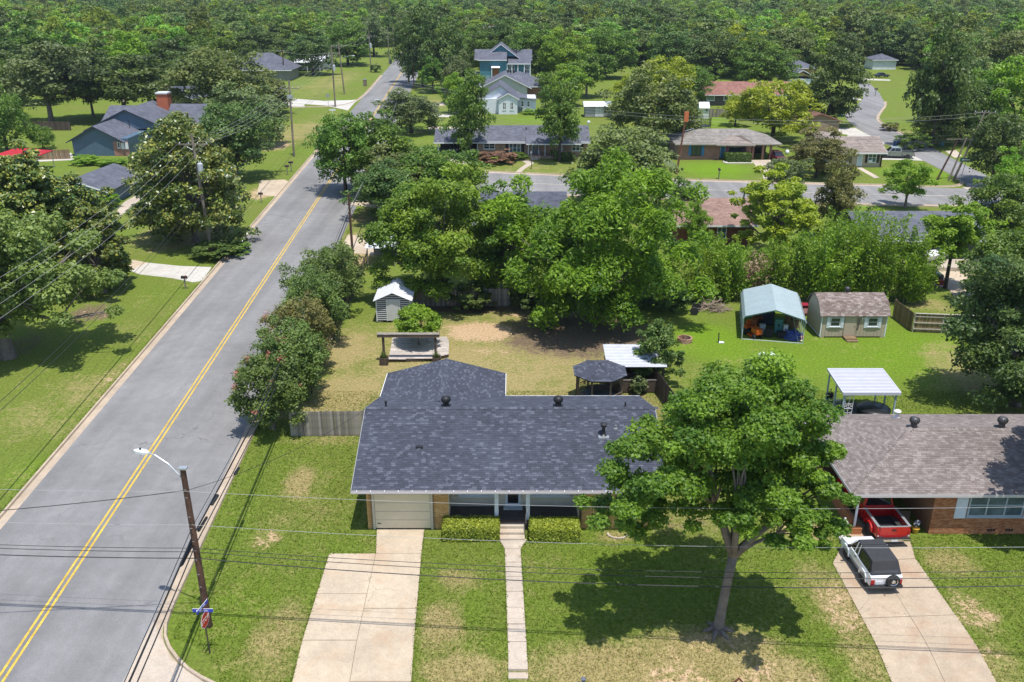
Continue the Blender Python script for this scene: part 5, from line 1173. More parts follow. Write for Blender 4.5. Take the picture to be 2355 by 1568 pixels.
for k in range(6):
    aa = k * PI / 3; c_, s_ = math.cos(aa), math.sin(aa); MB().add([(p.x, p.y - .03, .68), (p.x + .2 * c_, p.y - .05, .68 + .2 * s_), (p.x + .2 * math.cos(aa + .7), p.y - .03, .68 + .2 * math.sin(aa + .7)), (p.x, p.y - .02, .68), (p.x + .19 * c_, p.y - .03, .68 + .19 * s_), (p.x + .19 * math.cos(aa + .7), p.y - .02, .68 + .19 * math.sin(aa + .7))], [(0,1,2),(5,4,3),(0,3,4,1),(1,4,5,2),(2,5,3,0)]).build('vane', WHITE if k % 2 else M('violet_plastic', (.12, .08, .25), .5, .1, 3), t)
p = g(1420, 1228); t = wthing('edging_ring', 'half ring of pale edging stones by the golden brick wall', 'edging', (p.x, p.y, 0))
for k in range(15): aa = PI + PI * k / 14; MB().box(p.x + .55 * math.cos(aa) - .06, p.x + .55 * math.cos(aa) + .06, p.y + .45 * math.sin(aa) - .05, p.y + .45 * math.sin(aa) + .05, 0, .1).build('edging_stone', CONC_W, t, bevel=.02, seg=1)
# ------------------------------------------------------------------ vehicles (rear at y=0, nose towards +y)
def paint(name, col, rough=.25): return M(name, col, rough, .04, 1.5, coat=.6, spec=.5)
def frustum(x0, x1, y0, y1, z0, X0, X1, Y0, Y1, z1):
    return MB().hexa([(x0, y0, z0), (x1, y0, z0), (x1, y1, z0), (x0, y1, z0)], [(X0, Y0, z1), (X1, Y0, z1), (X1, Y1, z1), (X0, Y1, z1)])
def panel(pts, out, th=.012):                        # a pane standing just proud of a body face
    a = [Vector(q) for q in pts]; o = Vector(out).normalized(); mb = MB()
    mb.hexa([q - o * .004 for q in a], [q + o * th for q in a]); return mb
def side_glass(parent, x, xt, segs, z0, z1, y_at, mat=GLASS_CAR):
    for (a, b, at_, bt) in segs:
        for s in (-1, 1):
            panel([(s * x, a, z0), (s * x, b, z0), (s * xt, bt, z1), (s * xt, at_, z1)], (s, 0, .25)).build('side_window', mat, parent)
RED_L = M('red_lens', (.35, .012, .012), .2, .05, 3); AMBER = M('amber_lens', (.6, .22, .03), .2, .05, 3); CLEAR = M('clear_lens', (.6, .6, .62), .15, .05, 3)
PLATE = M('number_plate', (.62, .63, .65), .5, .15, 30)
def pickup(label, loc, rz, col, trim, cab4=False, flare=True):
    t = thing('pickup_truck', label, 'truck', loc, rz); L_ = 5.75; BL = 1.98; C0 = 2.05; C1 = 3.75 if not cab4 else 3.95
    bd = MB().box(-.8, .8, .1, BL, .5, .62).build('bed_floor', DARK, t)
    for s in (-1, 1):
        x0, x1 = sorted((s * .78, s * .9)); MB().box(x0, x1, .06, BL, .52, 1.2).build('bed_side', col, t, bevel=.03)
        x0, x1 = sorted((s * .77, s * .92)); MB().box(x0, x1, .04, BL - .02, 1.203, 1.235).build('bed_rail', trim, t, bevel=.01)
        if flare:
            q = MB().extr([(.42, .62), (.5, .86), (.75, 1.0), (1.25, 1.0), (1.5, .88), (1.62, .62), (1.46, .6), (1.36, .8), (1.05, .88), (.78, .82), (.66, .6)], s * .9, s * 1.02, 'x'); q.build('wheel_arch', col, t, bevel=.02)
    for y in (.62,): MB().box(-.78, -.5, y, y + .85, .63, .85).build('wheel_well', DARK, bd, bevel=.05); MB().box(.5, .78, y, y + .85, .63, .85).build('wheel_well', DARK, bd, bevel=.05)
    tg = MB().box(-.76, .76, .0, .07, .52, 1.2).build('tailgate', col, t, bevel=.025); MB().box(-.12, .12, -.02, .0, .98, 1.06).build('handle', BLACK, tg); MB().box(-.78, .78, .0, .08, 1.203, 1.23).build('tailgate_cap', trim, tg)
    MB().box(-.72, -.52, -.008, -.001, .6, .64).build('badge', CHROME, tg); MB().box(.55, .7, -.008, -.001, .6, .64).build('badge', CHROME, tg)
    for s in (-1, 1):
        x0, x1 = sorted((s * .77, s * .91)); MB().box(x0, x1, -.01, .055, .62, 1.0).build('taillight', RED_L, t, bevel=.02); MB().box(x0 + .02, x1 - .02, -.016, -.008, .62, .7).build('reverse_lens', CLEAR, t)
    bp = MB().box(-.93, .93, -.2, .0, .4, .56).build('rear_bumper', CHROME, t, bevel=.03); MB().box(-.18, .18, -.215, -.201, .42, .54).build('number_plate', PLATE, bp); MB().box(-.85, .85, -.19, -.02, .561, .575).build('step_pad', BLACK, bp)
    MB().extr([(C0, .42), (C0, 1.2), (C1, 1.18), (L_ - .35, 1.06), (L_ - .03, .95), (L_, .5), (L_ - .1, .38)], -.93, .93, 'x').build('body', col, t, bevel=.05)
    MB().box(-.88, .88, C0 + .05, L_ - .4, .3, .45).build('chassis', BLACK, t); MB().box(-.7, .7, .2, C0, .32, .5).build('rear_chassis', BLACK, t)
    X, XT = .86, .7; ca, cb, da, db = C0 + .03, C1 + .35, C0 + .14, C1 - .25
    MB().hexa([(-X, ca, 1.17), (X, ca, 1.17), (X, cb, 1.15), (-X, cb, 1.15)], [(-XT, da, 1.8), (XT, da, 1.8), (XT, db, 1.8), (-XT, db, 1.8)]).build('cab', col, t, bevel=.05)
    panel([(-.74, ca + .015, 1.26), (.74, ca + .015, 1.26), (.62, da - .02, 1.72), (-.62, da - .02, 1.72)], (0, -1, .2)).build('rear_window', GLASS_CAR, t)
    panel([(-.76, cb - .05, 1.24), (.76, cb - .05, 1.24), (.64, db + .05, 1.74), (-.64, db + .05, 1.74)], (0, 1, .8)).build('windscreen', GLASS_CAR, t)
    m_ = (ca + cb) / 2; segs = [(ca + .2, m_ - .04, da + .14, m_ - .06), (m_ + .04, cb - .34, m_ + .02, db - .08)]
    for (a, b, at_, bt) in segs:
        for s in (-1, 1): panel([(s * .845, a, 1.24), (s * .845, b, 1.24), (s * .722, bt, 1.72), (s * .722, at_, 1.72)], (s, 0, .25)).build('side_window', GLASS_CAR, t)
    for s in (-1, 1):
        x0, x1 = sorted((s * .94, s * 1.12)); MB().box(x0, x1, cb - .42, cb - .3, 1.16, 1.34).build('mirror', col, t, bevel=.03); MB().box(min(s * .932, s * .945), max(s * .932, s * .945), m_ - .02, m_ + .1, 1.05, 1.09).build('door_handle', BLACK, t)
        x0, x1 = sorted((s * .62, s * .9)); MB().box(x0, x1, L_ - .06, L_ + .005, .72, .9).build('headlight', CLEAR, t, bevel=.02)
    MB().box(-.58, .58, L_ - .02, L_ + .015, .62, .92).build('grille', BLACK, t, bevel=.02); MB().box(-.93, .93, L_ + .016, L_ + .12, .42, .6).build('front_bumper', CHROME, t, bevel=.03)
    for x in (-.82, .82): wheel(t, x, 1.04, .39, .26, CHROME); wheel(t, x, 4.75, .39, .26, CHROME)
    return t
RED = paint('red_car_paint', (.48, .012, .014)); SILVER = paint('silver_green_paint', (.2, .215, .2)); WHITE_P = paint('white_car_paint', (.7, .72, .76))
p = g(2046, 1246); pickup('red pickup truck backed tail out under the right house carport', (p.x - .1, p.y - .42, .03), R(2.0), RED, GALV)
p0 = g(*c3(1080, 1035)); p1 = g(*c3(770, 1025)); ang = math.atan2(p1.y - p0.y, p1.x - p0.x)
pickup('silver four door pickup truck parked beside the small tan house', (p0.x + .8, p0.y + .9, .03), ang - PI / 2, SILVER, BLACK, cab4=True, flare=False)
def suv(label, loc, rz, col):
    t = thing('soft_top_suv', label, 'car', loc, rz); L_ = 3.75
    MB().extr([(.02, .42), (.0, .95), (.12, 1.02), (2.55, 1.02), (2.75, 1.0), (3.62, .9), (L_, .75), (L_, .42)], -.81, .81, 'x').build('body', col, t, bevel=.05)
    MB().box(-.74, .74, .15, 3.6, .28, .44).build('chassis', BLACK, t)
    SOFT = M('black_soft_top', (.035, .035, .04), .8, .15, 3, .2)
    MB().hexa([(-.78, .1, 1.015), (.78, .1, 1.015), (.78, 1.75, 1.015), (-.78, 1.75, 1.015)], [(-.66, .42, 1.66), (.66, .42, 1.66), (.66, 1.75, 1.69), (-.66, 1.75, 1.69)]).build('soft_top', SOFT, t, bevel=.04)
    MB().hexa([(-.66, 1.77, 1.6), (.66, 1.77, 1.6), (.64, 2.25, 1.58), (-.64, 2.25, 1.58)], [(-.66, 1.77, 1.69), (.66, 1.77, 1.69), (.62, 2.25, 1.67), (-.62, 2.25, 1.67)]).build('roof_flap', SOFT, t, bevel=.02)
    MB().hexa([(-.76, 1.77, 1.02), (.76, 1.77, 1.02), (.76, 2.7, 1.02), (-.76, 2.7, 1.02)], [(-.64, 1.77, 1.59), (.64, 1.77, 1.59), (.62, 2.28, 1.57), (-.62, 2.28, 1.57)]).build('cabin', GLASS_CAR, t)
    for s in (-1, 1):
        for (a, b) in (((s * .785, 1.74, 1.02), (s * .665, 1.74, 1.66)), ((s * .785, 2.72, 1.02), (s * .645, 2.3, 1.6)), ((s * .785, 2.1, 1.02), (s * .655, 2.05, 1.62))): MB().tube([a, b], .024, 5).build('pillar', col, t)
        panel([(s * .772, .32, 1.08), (s * .772, 1.5, 1.08), (s * .69, 1.55, 1.55), (s * .69, .58, 1.55)], (s, 0, .2)).build('side_window', GLASS_CAR, t)
        x0, x1 = sorted((s * .815, s * 1.0)); MB().box(x0, x1, 2.45, 2.56, 1.05, 1.2).build('mirror', BLACK, t, bevel=.03)
        x0, x1 = sorted((s * .812, s * .825)); MB().box(x0, x1, .5, 3.3, .45, .58).build('side_trim', M('grey_trim', (.25, .26, .27), .6, .1, 3), t); MB().box(x0, x1, 1.85, 2.0, .86, .9).build('door_handle', BLACK, t)
        x0, x1 = sorted((s * .6, s * .8)); MB().box(x0, x1, -.025, .01, .55, .82).build('taillight', RED_L, t, bevel=.015); MB().box(x0, x1, L_ - .02, L_ + .02, .62, .78).build('headlight', CLEAR, t, bevel=.015)
        MB().extr([(.35, .42), (.42, .72), (.62, .86), (.98, .86), (1.2, .72), (1.28, .42), (1.16, .42), (1.05, .66), (.8, .74), (.55, .66), (.46, .42)], s * .8, s * .87, 'x').build('wheel_arch', col, t, bevel=.015); MB().extr([(2.5, .42), (2.57, .72), (2.77, .86), (3.13, .86), (3.35, .72), (3.43, .42), (3.31, .42), (3.2, .66), (2.95, .74), (2.7, .66), (2.61, .42)], s * .8, s * .87, 'x').build('wheel_arch', col, t, bevel=.015)
    panel([(-.62, .16, 1.12), (.62, .16, 1.12), (.54, .38, 1.52), (-.54, .38, 1.52)], (0, -1, .5)).build('rear_window', M('plastic_window', (.06, .06, .065), .15, .2, 2), t)
    bp = MB().box(-.82, .82, -.14, .02, .36, .54).build('rear_bumper', BLACK, t, bevel=.03); MB().box(-.82, .82, L_ - .02, L_ + .12, .36, .54).build('front_bumper', BLACK, t, bevel=.03)
    MB().box(-.55, -.2, -.022, -.001, .56, .74).build('number_plate', PLATE, t); MB().tube([(0, -.14, .36), (0, -.3, .34)], .03).build('tow_hitch', BLACK, bp)
    sp_ = MB().lathe([(.2, -.19), (.31, -.2), (.35, -.15), (.35, -.05), (.3, -.01), (.2, -.01)], 22, (.28, -.005, .8), 'y').build('spare_tyre', RUBBER, t); MB().lathe([(.02, -.2), (.07, -.21), (.16, -.17), (.21, -.21), (.22, -.1)], 22, (.28, -.005, .8), 'y').build('spare_rim', CHROME, sp_)
    for k in range(5): aa = k * 2 * PI / 5; MB().lathe([(.03, -.215), (.03, -.2)], 8, (.28 + .13 * math.cos(aa), -.005, .8 + .13 * math.sin(aa)), 'y').build('rim_hole', BLACK, sp_)
    for x in (-.7, .7): wheel(t, x, .82, .33, .22, GALV); wheel(t, x, 2.97, .33, .22, GALV)
    return t
p = g(2034, 1368); suv('white two door soft top car with rear spare wheel on the right driveway', (p.x, p.y + .1, .03), R(3.0), WHITE_P)
def car(name, label, loc, rz, col, L_=4.5, W=.86, hb=1.4, wagon=False):
    t = thing(name, label, 'car', loc, rz)
    MB().extr([(.0, .35), (.0, .8), (.15, .92), (L_ * .75, .9), (L_ - .1, .75), (L_, .4)], -W, W, 'x').build('body', col, t, bevel=.07)
    y0, y1 = (.1, L_ * .7) if wagon else (.55, L_ * .72); ya, yb = (.35, L_ * .52) if wagon else (1.25, L_ * .54)
    MB().hexa([(-W * .93, y0, .9), (W * .93, y0, .9), (W * .93, y1, .88), (-W * .93, y1, .88)], [(-W * .75, ya, hb - .03), (W * .75, ya, hb - .03), (W * .75, yb, hb - .03), (-W * .75, yb, hb - .03)]).build('window_band', GLASS_CAR, t, bevel=.03)
    MB().box(-W * .77, W * .77, ya - .06, yb + .06, hb - .028, hb + .02).build('roof', col, t, bevel=.02)
    for s in (-1, 1):
        m_ = (y0 + y1) / 2; MB().tube([(s * W * .95, m_, .9), (s * W * .77, m_ - .05, hb - .02)], .035, 4).build('pillar', col, t)
        x0, x1 = sorted((s * W * .6, s * W * .97)); MB().box(x0, x1, -.015, .05, .6, .78).build('taillight', RED_L, t, bevel=.01); MB().box(x0, x1, L_ - .06, L_ + .012, .55, .7).build('headlight', CLEAR, t, bevel=.01)
    for x in (-W * .9, W * .9): wheel(t, x, .85, .32, .2, GALV); wheel(t, x, L_ - .85, .32, .2, GALV)
    return t
p = g(*zt2(1660, 395)); car('parked_sedan', 'dark green sedan parked beyond the far right lawn', (p.x + 2.2, p.y + 1.2, .03), R(90 - 5), paint('dark_green_paint', (.03, .06, .055)), 4.6)
p = g(*z4(1660, 970)); car('parked_wagon', 'dark red and blue hatchback on the drive of the brick house', (p.x, p.y + 3.2, .03), R(188), paint('maroon_paint', (.12, .02, .03)), 4.2, wagon=True, hb=1.5)
p = g(1042, 352); car('parked_van', 'dark grey car nose out under the ranch house carport', (p.x, p.y + 4.4, .03), R(180), paint('dark_grey_paint', (.05, .055, .06)), 4.7, wagon=True, hb=1.6)
p = g(1078, 351); car('parked_sedan', 'black car in the deep shade of the ranch house carport', (p.x + .2, p.y + 5, .03), R(180), paint('black_paint', (.015, .015, .017)), 4.5)
p = g(*c3(690, 120)); car('parked_sedan', 'dark blue sedan far up the winding side street', (p.x, p.y, .03), R(-80), paint('navy_paint', (.03, .045, .08)), 4.6)
p = g(*z1(-25, 310)); 
# boat on trailer by the dark roofed house
p = g(*zr(330, 340)); t = thing('boat', 'white covered boat on trailer behind the bamboo', 'boat', (p.x, p.y, 0), R(-68)); BW = M('white_gelcoat', (.7, .71, .72), .3, .05, 2, coat=.4)
secs = [(-2.6, .95, .6), (-1, 1.05, .55), (1, 1.0, .55), (2.2, .6, .75), (2.95, .06, 1.05)]; vs = []; fs = []
for (y, w_, zb) in secs: vs += [(-w_, y, 1.25), (-w_ * .8, y, zb + .15), (0, y, zb), (w_ * .8, y, zb + .15), (w_, y, 1.25), (0, y, 1.55 if y < 2 else 1.3)]
for i in range(4):
    for k in range(6): fs.append((i * 6 + k, (i + 1) * 6 + k, (i + 1) * 6 + (k + 1) % 6, i * 6 + (k + 1) % 6))
fs += [tuple(range(6)), tuple(range(29, 23, -1))]; MB().add(vs, fs).build('hull', BW, t); MB().hexa([(-.5, .6, 1.5), (.5, .6, 1.5), (.4, 1.4, 1.4), (-.4, 1.4, 1.4)], [(-.45, .6, 1.95), (.45, .6, 1.95), (.4, .75, 1.95), (-.4, .75, 1.95)]).build('windscreen', GLASS_BLUE, t)
MB().tube([(0, -2.4, .4), (0, 3.6, .4)], .06, 4).build('trailer_beam', GALV, t); MB().box(-.25, .25, -3.0, -2.62, .7, 1.7).build('outboard_motor', BLACK, t, bevel=.06)
for x in (-1.05, 1.05): wheel(t, x, -.6, .3, .2, GALV)
# tiny bits by the green car
p = g(*zt2(1640, 400)); tractor('orange lawn tractor beside the dark green sedan', (p.x, p.y + .3, 0), R(100), ORANGE, .8)
p = g(*zt2(1780, 400)); crate('red crate beside the dark green sedan', (p.x, p.y + .2, 0), .6, .5, .5, M('red_crate', (.3, .03, .02), .6, .1, 3), 0, 'red_crate', 'crate')
p = g(*zt2(1635, 440)); heap('white_sacks', 'pale sack heap at the edge of the far right lawn', 'sack', (p.x, p.y, 0), .5, .4, .35, M('pale_sack', (.5, .52, .58), .8, .1, 3), 5)
# ------------------------------------------------------------------ poles, lamps, signs, wires
def wire_path(a, b, sag, n=14):
    a, b = Vector(a), Vector(b); return [a.lerp(b, i / n) - Vector((0, 0, 4 * sag * (i / n) * (1 - i / n))) for i in range(n + 1)]
_nw = [0]
def wire(label, a, b, sag=.6, r=.012, mat=None, n=18, group=None):
    o = MB().tube(wire_path(a, b, sag, n), r, 4).build('overhead_wire', mat or WIRE_B); return tag(o, label, 'wire', group)
def pole(name, label, base, h, r=.15, mat=None, lean=(0, 0)):
    t = wthing(name, label, 'pole', base); bx, by = base[0], base[1]; top = Vector((bx + lean[0], by + lean[1], h))
    MB().tube([(bx, by, -.1), (bx + lean[0] * .5, by + lean[1] * .5, h * .5), top], [r, r * .86, r * .72], 10).build('shaft', mat or POLE_GREY, t); return t, top
def crossarm(t, c, half, ang=0.0, z=None, ins=4, mat=None):
    c = Vector(c); d = Vector((math.cos(ang), math.sin(ang), 0)); n = Vector((-d.y, d.x, 0)) * .05; out = []
    a, b = c - d * half, c + d * half; mb = MB(); u = Vector((0, 0, .06)); mb.hexa([a - n - u, b - n - u, b + n - u, a + n - u], [a - n + u, b - n + u, b + n + u, a + n + u]); arm = mb.build('crossarm', mat or POLE_GREY, t)
    for i in range(ins):
        q = a.lerp(b, (i + .15) / (ins - .7) if ins > 1 else .5); MB().lathe([(.03, .06), (.05, .1), (.05, .2), (.02, .24)], 8, q).build('insulator', WHITE, arm); out.append(q + Vector((0, 0, .24)))
    for s in (-1, 1): MB().tube([c + d * s * half * .6 - u, c - Vector((0, 0, .7))], .02, 4).build('brace', GALV, arm)
    return out
def transformer(t, p, s=1.0):
    o = MB().lathe([(.02, -.45*s), (.22*s, -.44*s), (.23*s, .35*s), (.2*s, .42*s), (.05*s, .46*s)], 14, p).build('transformer', M('transformer_grey', (.45, .47, .5), .45, .1, 3), t)
    for k in (-1, 1): MB().lathe([(.03, .42*s), (.045, .5*s), (.03, .62*s)], 8, (p[0] + k * .09, p[1], p[2])).build('bushing', WHITE, o)
def lamp_arm(t, top, d, length, rise, mat=None):
    top = Vector(top); d = Vector(d).normalized(); mat = mat or GALV
    pts = [top, top + d * length * .35 + Vector((0, 0, rise * .6)), top + d * length * .75 + Vector((0, 0, rise * .95)), top + d * length + Vector((0, 0, rise))]
    a = MB().tube(pts, .035, 8).build('lamp_arm', mat, t); e = pts[-1]; s = Vector((-d.y, d.x, 0)); up = Vector((0, 0, 1)); mb = MB(); vs = []
    for (u, w_, h0, h1) in ((-.1, .06, -.03, .05), (.15, .15, -.06, .1), (.5, .16, -.07, .1), (.68, .07, -.04, .05)):
        c = e + d * u; vs += [c - s * w_ + up * h0, c + s * w_ + up * h0, c + s * w_ + up * h1 * .6, c + up * h1, c - s * w_ + up * h1 * .6]
    fs = [(i * 5 + k, i * 5 + (k + 1) % 5, (i + 1) * 5 + (k + 1) % 5, (i + 1) * 5 + k) for i in range(3) for k in range(5)] + [tuple(range(4, -1, -1)), (15, 16, 17, 18, 19)]
    mb.add(vs, fs); hd = mb.build('lamp_head', M('lamp_head_white', (.66, .68, .7), .4, .06, 3), a); MB().lathe([(.12, -.1), (.09, -.15), (.02, -.17)], 10, e + d * .34).build('lens', CLEAR, hd); MB().lathe([(.05, .09), (.05, .16)], 8, e + d * .35).build('photocell', BLACK, hd)
# near pole at the corner
b1 = g(481, 1440); P1, P1t = pole('utility_pole', 'dark brown utility pole with white street lamp by the stop sign', b1, 8.6, .17, POLE_BROWN, (-.1, .05))
lamp_arm(P1, P1t - Vector((.1, 0, .5)), (-1.0, .35, 0), 1.7, .95)
MB().box(b1.x - .24, b1.x + .12, b1.y - .12, b1.y + .12, 8.58, 8.66).build('pole_cap', GALV, P1)
for z in (7.6, 7.2, 6.2, 5.6, 4.9, 4.4, 3.9, 3.1, 2.4): MB().tube([(b1.x - .09, b1.y - .16, z), (b1.x + .02, b1.y - .22, z + .04)], .012, 4).build('step_bolt', GALV, P1)
bd = Vector((road_x(93) + 9.8 - b1.x, 93.4 - b1.y, 0)).normalized()
# pole line along the near side of the street
b2 = g(812, 603); P2_, P2t = pole('utility_pole', 'brown utility pole on the verge right of the street, beyond the shrubs', b2, 7.6, .15, POLE_BROWN)
b3 = g(918, 300); P3, P3t = pole('utility_pole', 'dark pole with transformer and lamp rising from the round tree by the street', b3, zat(215, b3.y), .15, POLE_BROWN, (.6, 0))
lamp_arm(P3, P3t - Vector((.3, 0, 2.9)), (-1, .1, 0), 4.4, 1.6); transformer(P3, (P3t.x + .35, P3t.y - .2, P3t.z - 2.2), 1.3)
b4 = g(952, 205); P4, P4t = pole('utility_pole', 'brown pole at the dark trees on the right edge of the far street', b4, 9.5, .15, POLE_BROWN)
P0 = b1 - bd * 52 + Vector((1.5, 0, 0))
for i, (z1_, z2_, dx, r, mt, sg, nm) in enumerate(((4.9, 5.6, -.2, .045, WIRE_B, .9, 'thick black cable bundle along the street verge'), (5.2, 5.9, -.25, .02, WIRE_W, .9, 'pale cable just above the thick verge bundle'), (5.5, 6.2, -.1, .02, WIRE_B, 1.0, 'thin black cable high above the thick verge bundle'), (4.6, 5.2, -.05, .03, WIRE_B, .9, 'black cable just under the thick verge bundle'))):
    wire(nm + ', far', (b1.x + dx, b1.y, z1_), (b2.x + dx * .5, b2.y, z2_), sg, r, mt, 26); wire(nm + ', near', (P0.x + dx, P0.y, z1_ + .2), (b1.x + dx, b1.y, z1_), sg, r, mt, 26)
    if i < 3: wire(nm + ', distant', (b2.x, b2.y, z2_), (b3.x, b3.y, z2_ + .6), .8, r * .9, mt, 20)
for k, (s0, ln, rr) in enumerate(((3.2, 1.1, .12), (1.0, 1.4, .1), (-1.6, 2.0, .13), (7.2, .9, .12))):
    z = 4.7 - .05 * k + (.0 if s0 < 4 else -.5); c_ = b1 + bd * s0 + Vector((-.22, 0, z)); e_ = c_ + bd * ln + Vector((0, 0, -.1 if s0 > 0 else .02))
    o = MB().tube([c_, c_.lerp(e_, .08), c_.lerp(e_, .92), e_], [rr * .3, rr * .7, rr * .7, rr * .3], 10).build('splice_case', WIRE_B); tag(o, ('black splice case on the telephone cable, farthest of those past the corner pole', 'black splice case on the telephone cable, nearest beyond the corner pole', 'long black splice case hanging on the cable this side of the corner pole', 'short black splice case on the cable above the verge shrubs')[[1, 2, 3, 0][k]] if False else ['black splice case on the verge cable, second past the corner pole', 'black splice case on the verge cable, first past the corner pole', 'long black splice case on the verge cable in front of the corner pole', 'black splice case on the verge cable, third and farthest past the corner pole'][k], 'cable case')
# wires crossing the front of the picture, from the corner pole to a pole out of frame on the right and left
PR = Vector((33, 30.6, 0)); PL = Vector((-46, 36.5, 0))
for (zp, zr_, zl, r, mt, sg, nm) in ((7.5, 9.4, 7.9, .008, WIRE_W, .7, 'uppermost pale wire crossing in front of the houses'), (5.75, 7.4, 6.1, .009, WIRE_W, .75, 'second pale wire crossing in front of the houses'), (4.5, 6.4, 4.9, .016, WIRE_B, .95, 'dark wire third from top above the front lawns'), (4.3, 6.1, 4.7, .018, WIRE_B, 1.0, 'dark wire fourth from top above the front lawns'), (3.95, 5.7, 4.3, .026, WIRE_B, 1.1, 'lowest thickest dark cable above the front lawns')):
    wire(nm + ', right of the corner pole', (b1.x, b1.y - .1, zp), (PR.x, PR.y, zr_), sg, r, mt, 30); wire(nm + ', left over the street', (PL.x, PL.y, zl), (b1.x, b1.y - .1, zp), .5, r, mt, 20)
wire('twisted service wire from the corner pole over the street to the left', (b1.x, b1.y, 7.5), (-34, 33, 6.6), .35, .02, WIRE_B, 20)
q = ray_roof(830, 1110); wire('service drop from the corner pole to the golden brick house roof', (b1.x, b1.y, 7.5), (-8.6, 47.5, 5.0), .5, .012, WIRE_B, 16)
# big pole line left of the street
L1 = g(487, 585); L1h = zat(308, L1.y); PL1, tl1 = pole('power_pole', 'tall grey power pole with crossarm, transformer and lamp by the magnolia', L1, L1h, .19, POLE_GREY, (-.5, 0))
i1 = crossarm(PL1, (L1.x - .45, L1.y, L1h - 1.1), 1.6, 0, ins=4); transformer(PL1, (L1.x + .1, L1.y - .35, L1h - 3.6), 1.3); lamp_arm(PL1, (L1.x - .3, L1.y, 8.2), (1, -.1, 0), 3.0, .7)
L2 = g(676, 360); L2h = zat(185, L2.y); PL2, tl2 = pole('power_pole', 'tall grey power pole on the open lawn left of the street', L2, L2h, .19, POLE_GREY, (.3, 0)); i2 = crossarm(PL2, (L2.x + .3, L2.y, L2h - 1.3), 1.6, 0); MB().box(L2.x - .2, L2.x + .7, L2.y - .2, L2.y + .2, L2h - 3, L2h - 2.4).build('switch_box', GALV, PL2)
L3 = g(771, 246); L3h = zat(105, L3.y); PL3, tl3 = pole('power_pole', 'tall pole with transformer at the mouth of the left side road', L3, L3h, .2, POLE_GREY); i3 = crossarm(PL3, (L3.x, L3.y, L3h - 1.8), 1.8, 0); transformer(PL3, (L3.x + .4, L3.y - .3, L3h - 5), 1.4)
L3b = g(792, 217); PL3b, _ = pole('power_pole', 'leaning pole with crossarm and street lamp just behind the transformer pole', L3b, zat(97, L3b.y), .2, POLE_GREY, (-.7, 0)); i3b = crossarm(PL3b, (L3b.x - .6, L3b.y, zat(97, L3b.y) - 1), 2.0, .2); lamp_arm(PL3b, (L3b.x - .4, L3b.y, 9.2), (1, -.1, 0), 3.2, .8)
L4 = g(853, 166); L4h = zat(72, L4.y); PL4, _ = pole('power_pole', 'pole with transformer beside the far left verge bush', L4, L4h, .2, POLE_GREY); i4 = crossarm(PL4, (L4.x, L4.y, L4h - 1.5), 2.0, 0); transformer(PL4, (L4.x + .4, L4.y - .3, L4h - 4.5), 1.6)
L5 = g(895, 148); PL5, _ = pole('power_pole', 'slim distant pole left of the street by the dark bin', L5, zat(62, L5.y), .2, POLE_GREY); L6 = g(906, 138); PL6, _ = pole('power_pole', 'farthest pole with lamp left of the street', L6, zat(60, L6.y), .2, POLE_GREY); lamp_arm(PL6, (L6.x, L6.y, 11), (1, 0, 0), 3.2, .8)
L0 = L1 + (L1 - L2).normalized() * 62; L0z = 12.4
for k in range(4):
    off_ = (k - 1.5) * .95; nm = ('first', 'second', 'third', 'fourth')[k]
    wire(f'{nm} bare wire from the left on the tall pole by the magnolia, near span', (L0.x + off_, L0.y, L0z - .25 * k), i1[k], 1.4, .01, WIRE_W, 30)
    wire(f'{nm} bare wire from the left between the magnolia pole and the lawn pole', i1[k], i2[k], 1.3, .013, WIRE_W, 24)
    wire(f'{nm} bare wire from the left between the lawn pole and the side road pole', i2[k], i3[k], 1.3, .014, WIRE_W, 20)
    if k % 2 == 0: wire(f'{nm} bare wire from the left beyond the side road pole', i3b[k], i4[k], 1.3, .018, WIRE_W, 16)
for k, z in enumerate((6.6, 6.1)):
    nm = ('upper', 'lower')[k]
    wire(f'{nm} telephone cable under the power wires, span nearest the camera', (L0.x + .2, L0.y, z - .4), (L1.x + .1, L1.y, z + .6), 1.1, .022, WIRE_B, 26); wire(f'{nm} telephone cable under the power wires, span past the magnolia', (L1.x + .1, L1.y, z + .6), (L2.x, L2.y, z + .6), 1.0, .022, WIRE_B, 20); wire(f'{nm} telephone cable under the power wires, span over the lawn', (L2.x, L2.y, z + .6), (L3.x, L3.y, z + 1), 1.0, .022, WIRE_B, 16)
# poles of the street behind on the left
def far_pole(px, py, ty, label, lean=0.0, tr=True, arm=True, mat=None):
    b = g(px, py); h = zat(ty, b.y); t, tp = pole('power_pole', label, b, h, .2, mat or POLE_GREY, (lean, 0))
    if arm: crossarm(t, (tp.x, tp.y, h - .5), 1.6, .1)
    if tr: transformer(t, (tp.x + .45 - lean * .2, tp.y - .3, h - 3.4), 1.5)
    return b, h, tp
FA = far_pole(170, 175, 93, 'distant pole with transformer among trees at far left', -1.4); FB_ = far_pole(406, 200, 110, 'leaning distant pole with transformer behind the grey gabled house', -1.6); FC = far_pole(655, 185, 113, 'dark distant pole with crossarm beside the grey hip roof', 0, False, mat=POLE_BROWN)
wire('distant wire between the far left pole and the leaning pole', FA[2] - Vector((0, 0, .3)), FB_[2] - Vector((0, 0, .3)), 1.0, .02, WIRE_B); wire('distant wire from the leaning pole to the dark crossarm pole', FB_[2] - Vector((0, 0, .3)), FC[2] - Vector((0, 0, .3)), 1.0, .02, WIRE_B); wire('distant wire from the dark crossarm pole to the side road pole', FC[2] - Vector((0, 0, .5)), (L3.x, L3.y, L3h - 1.5), .8, .02, WIRE_W)
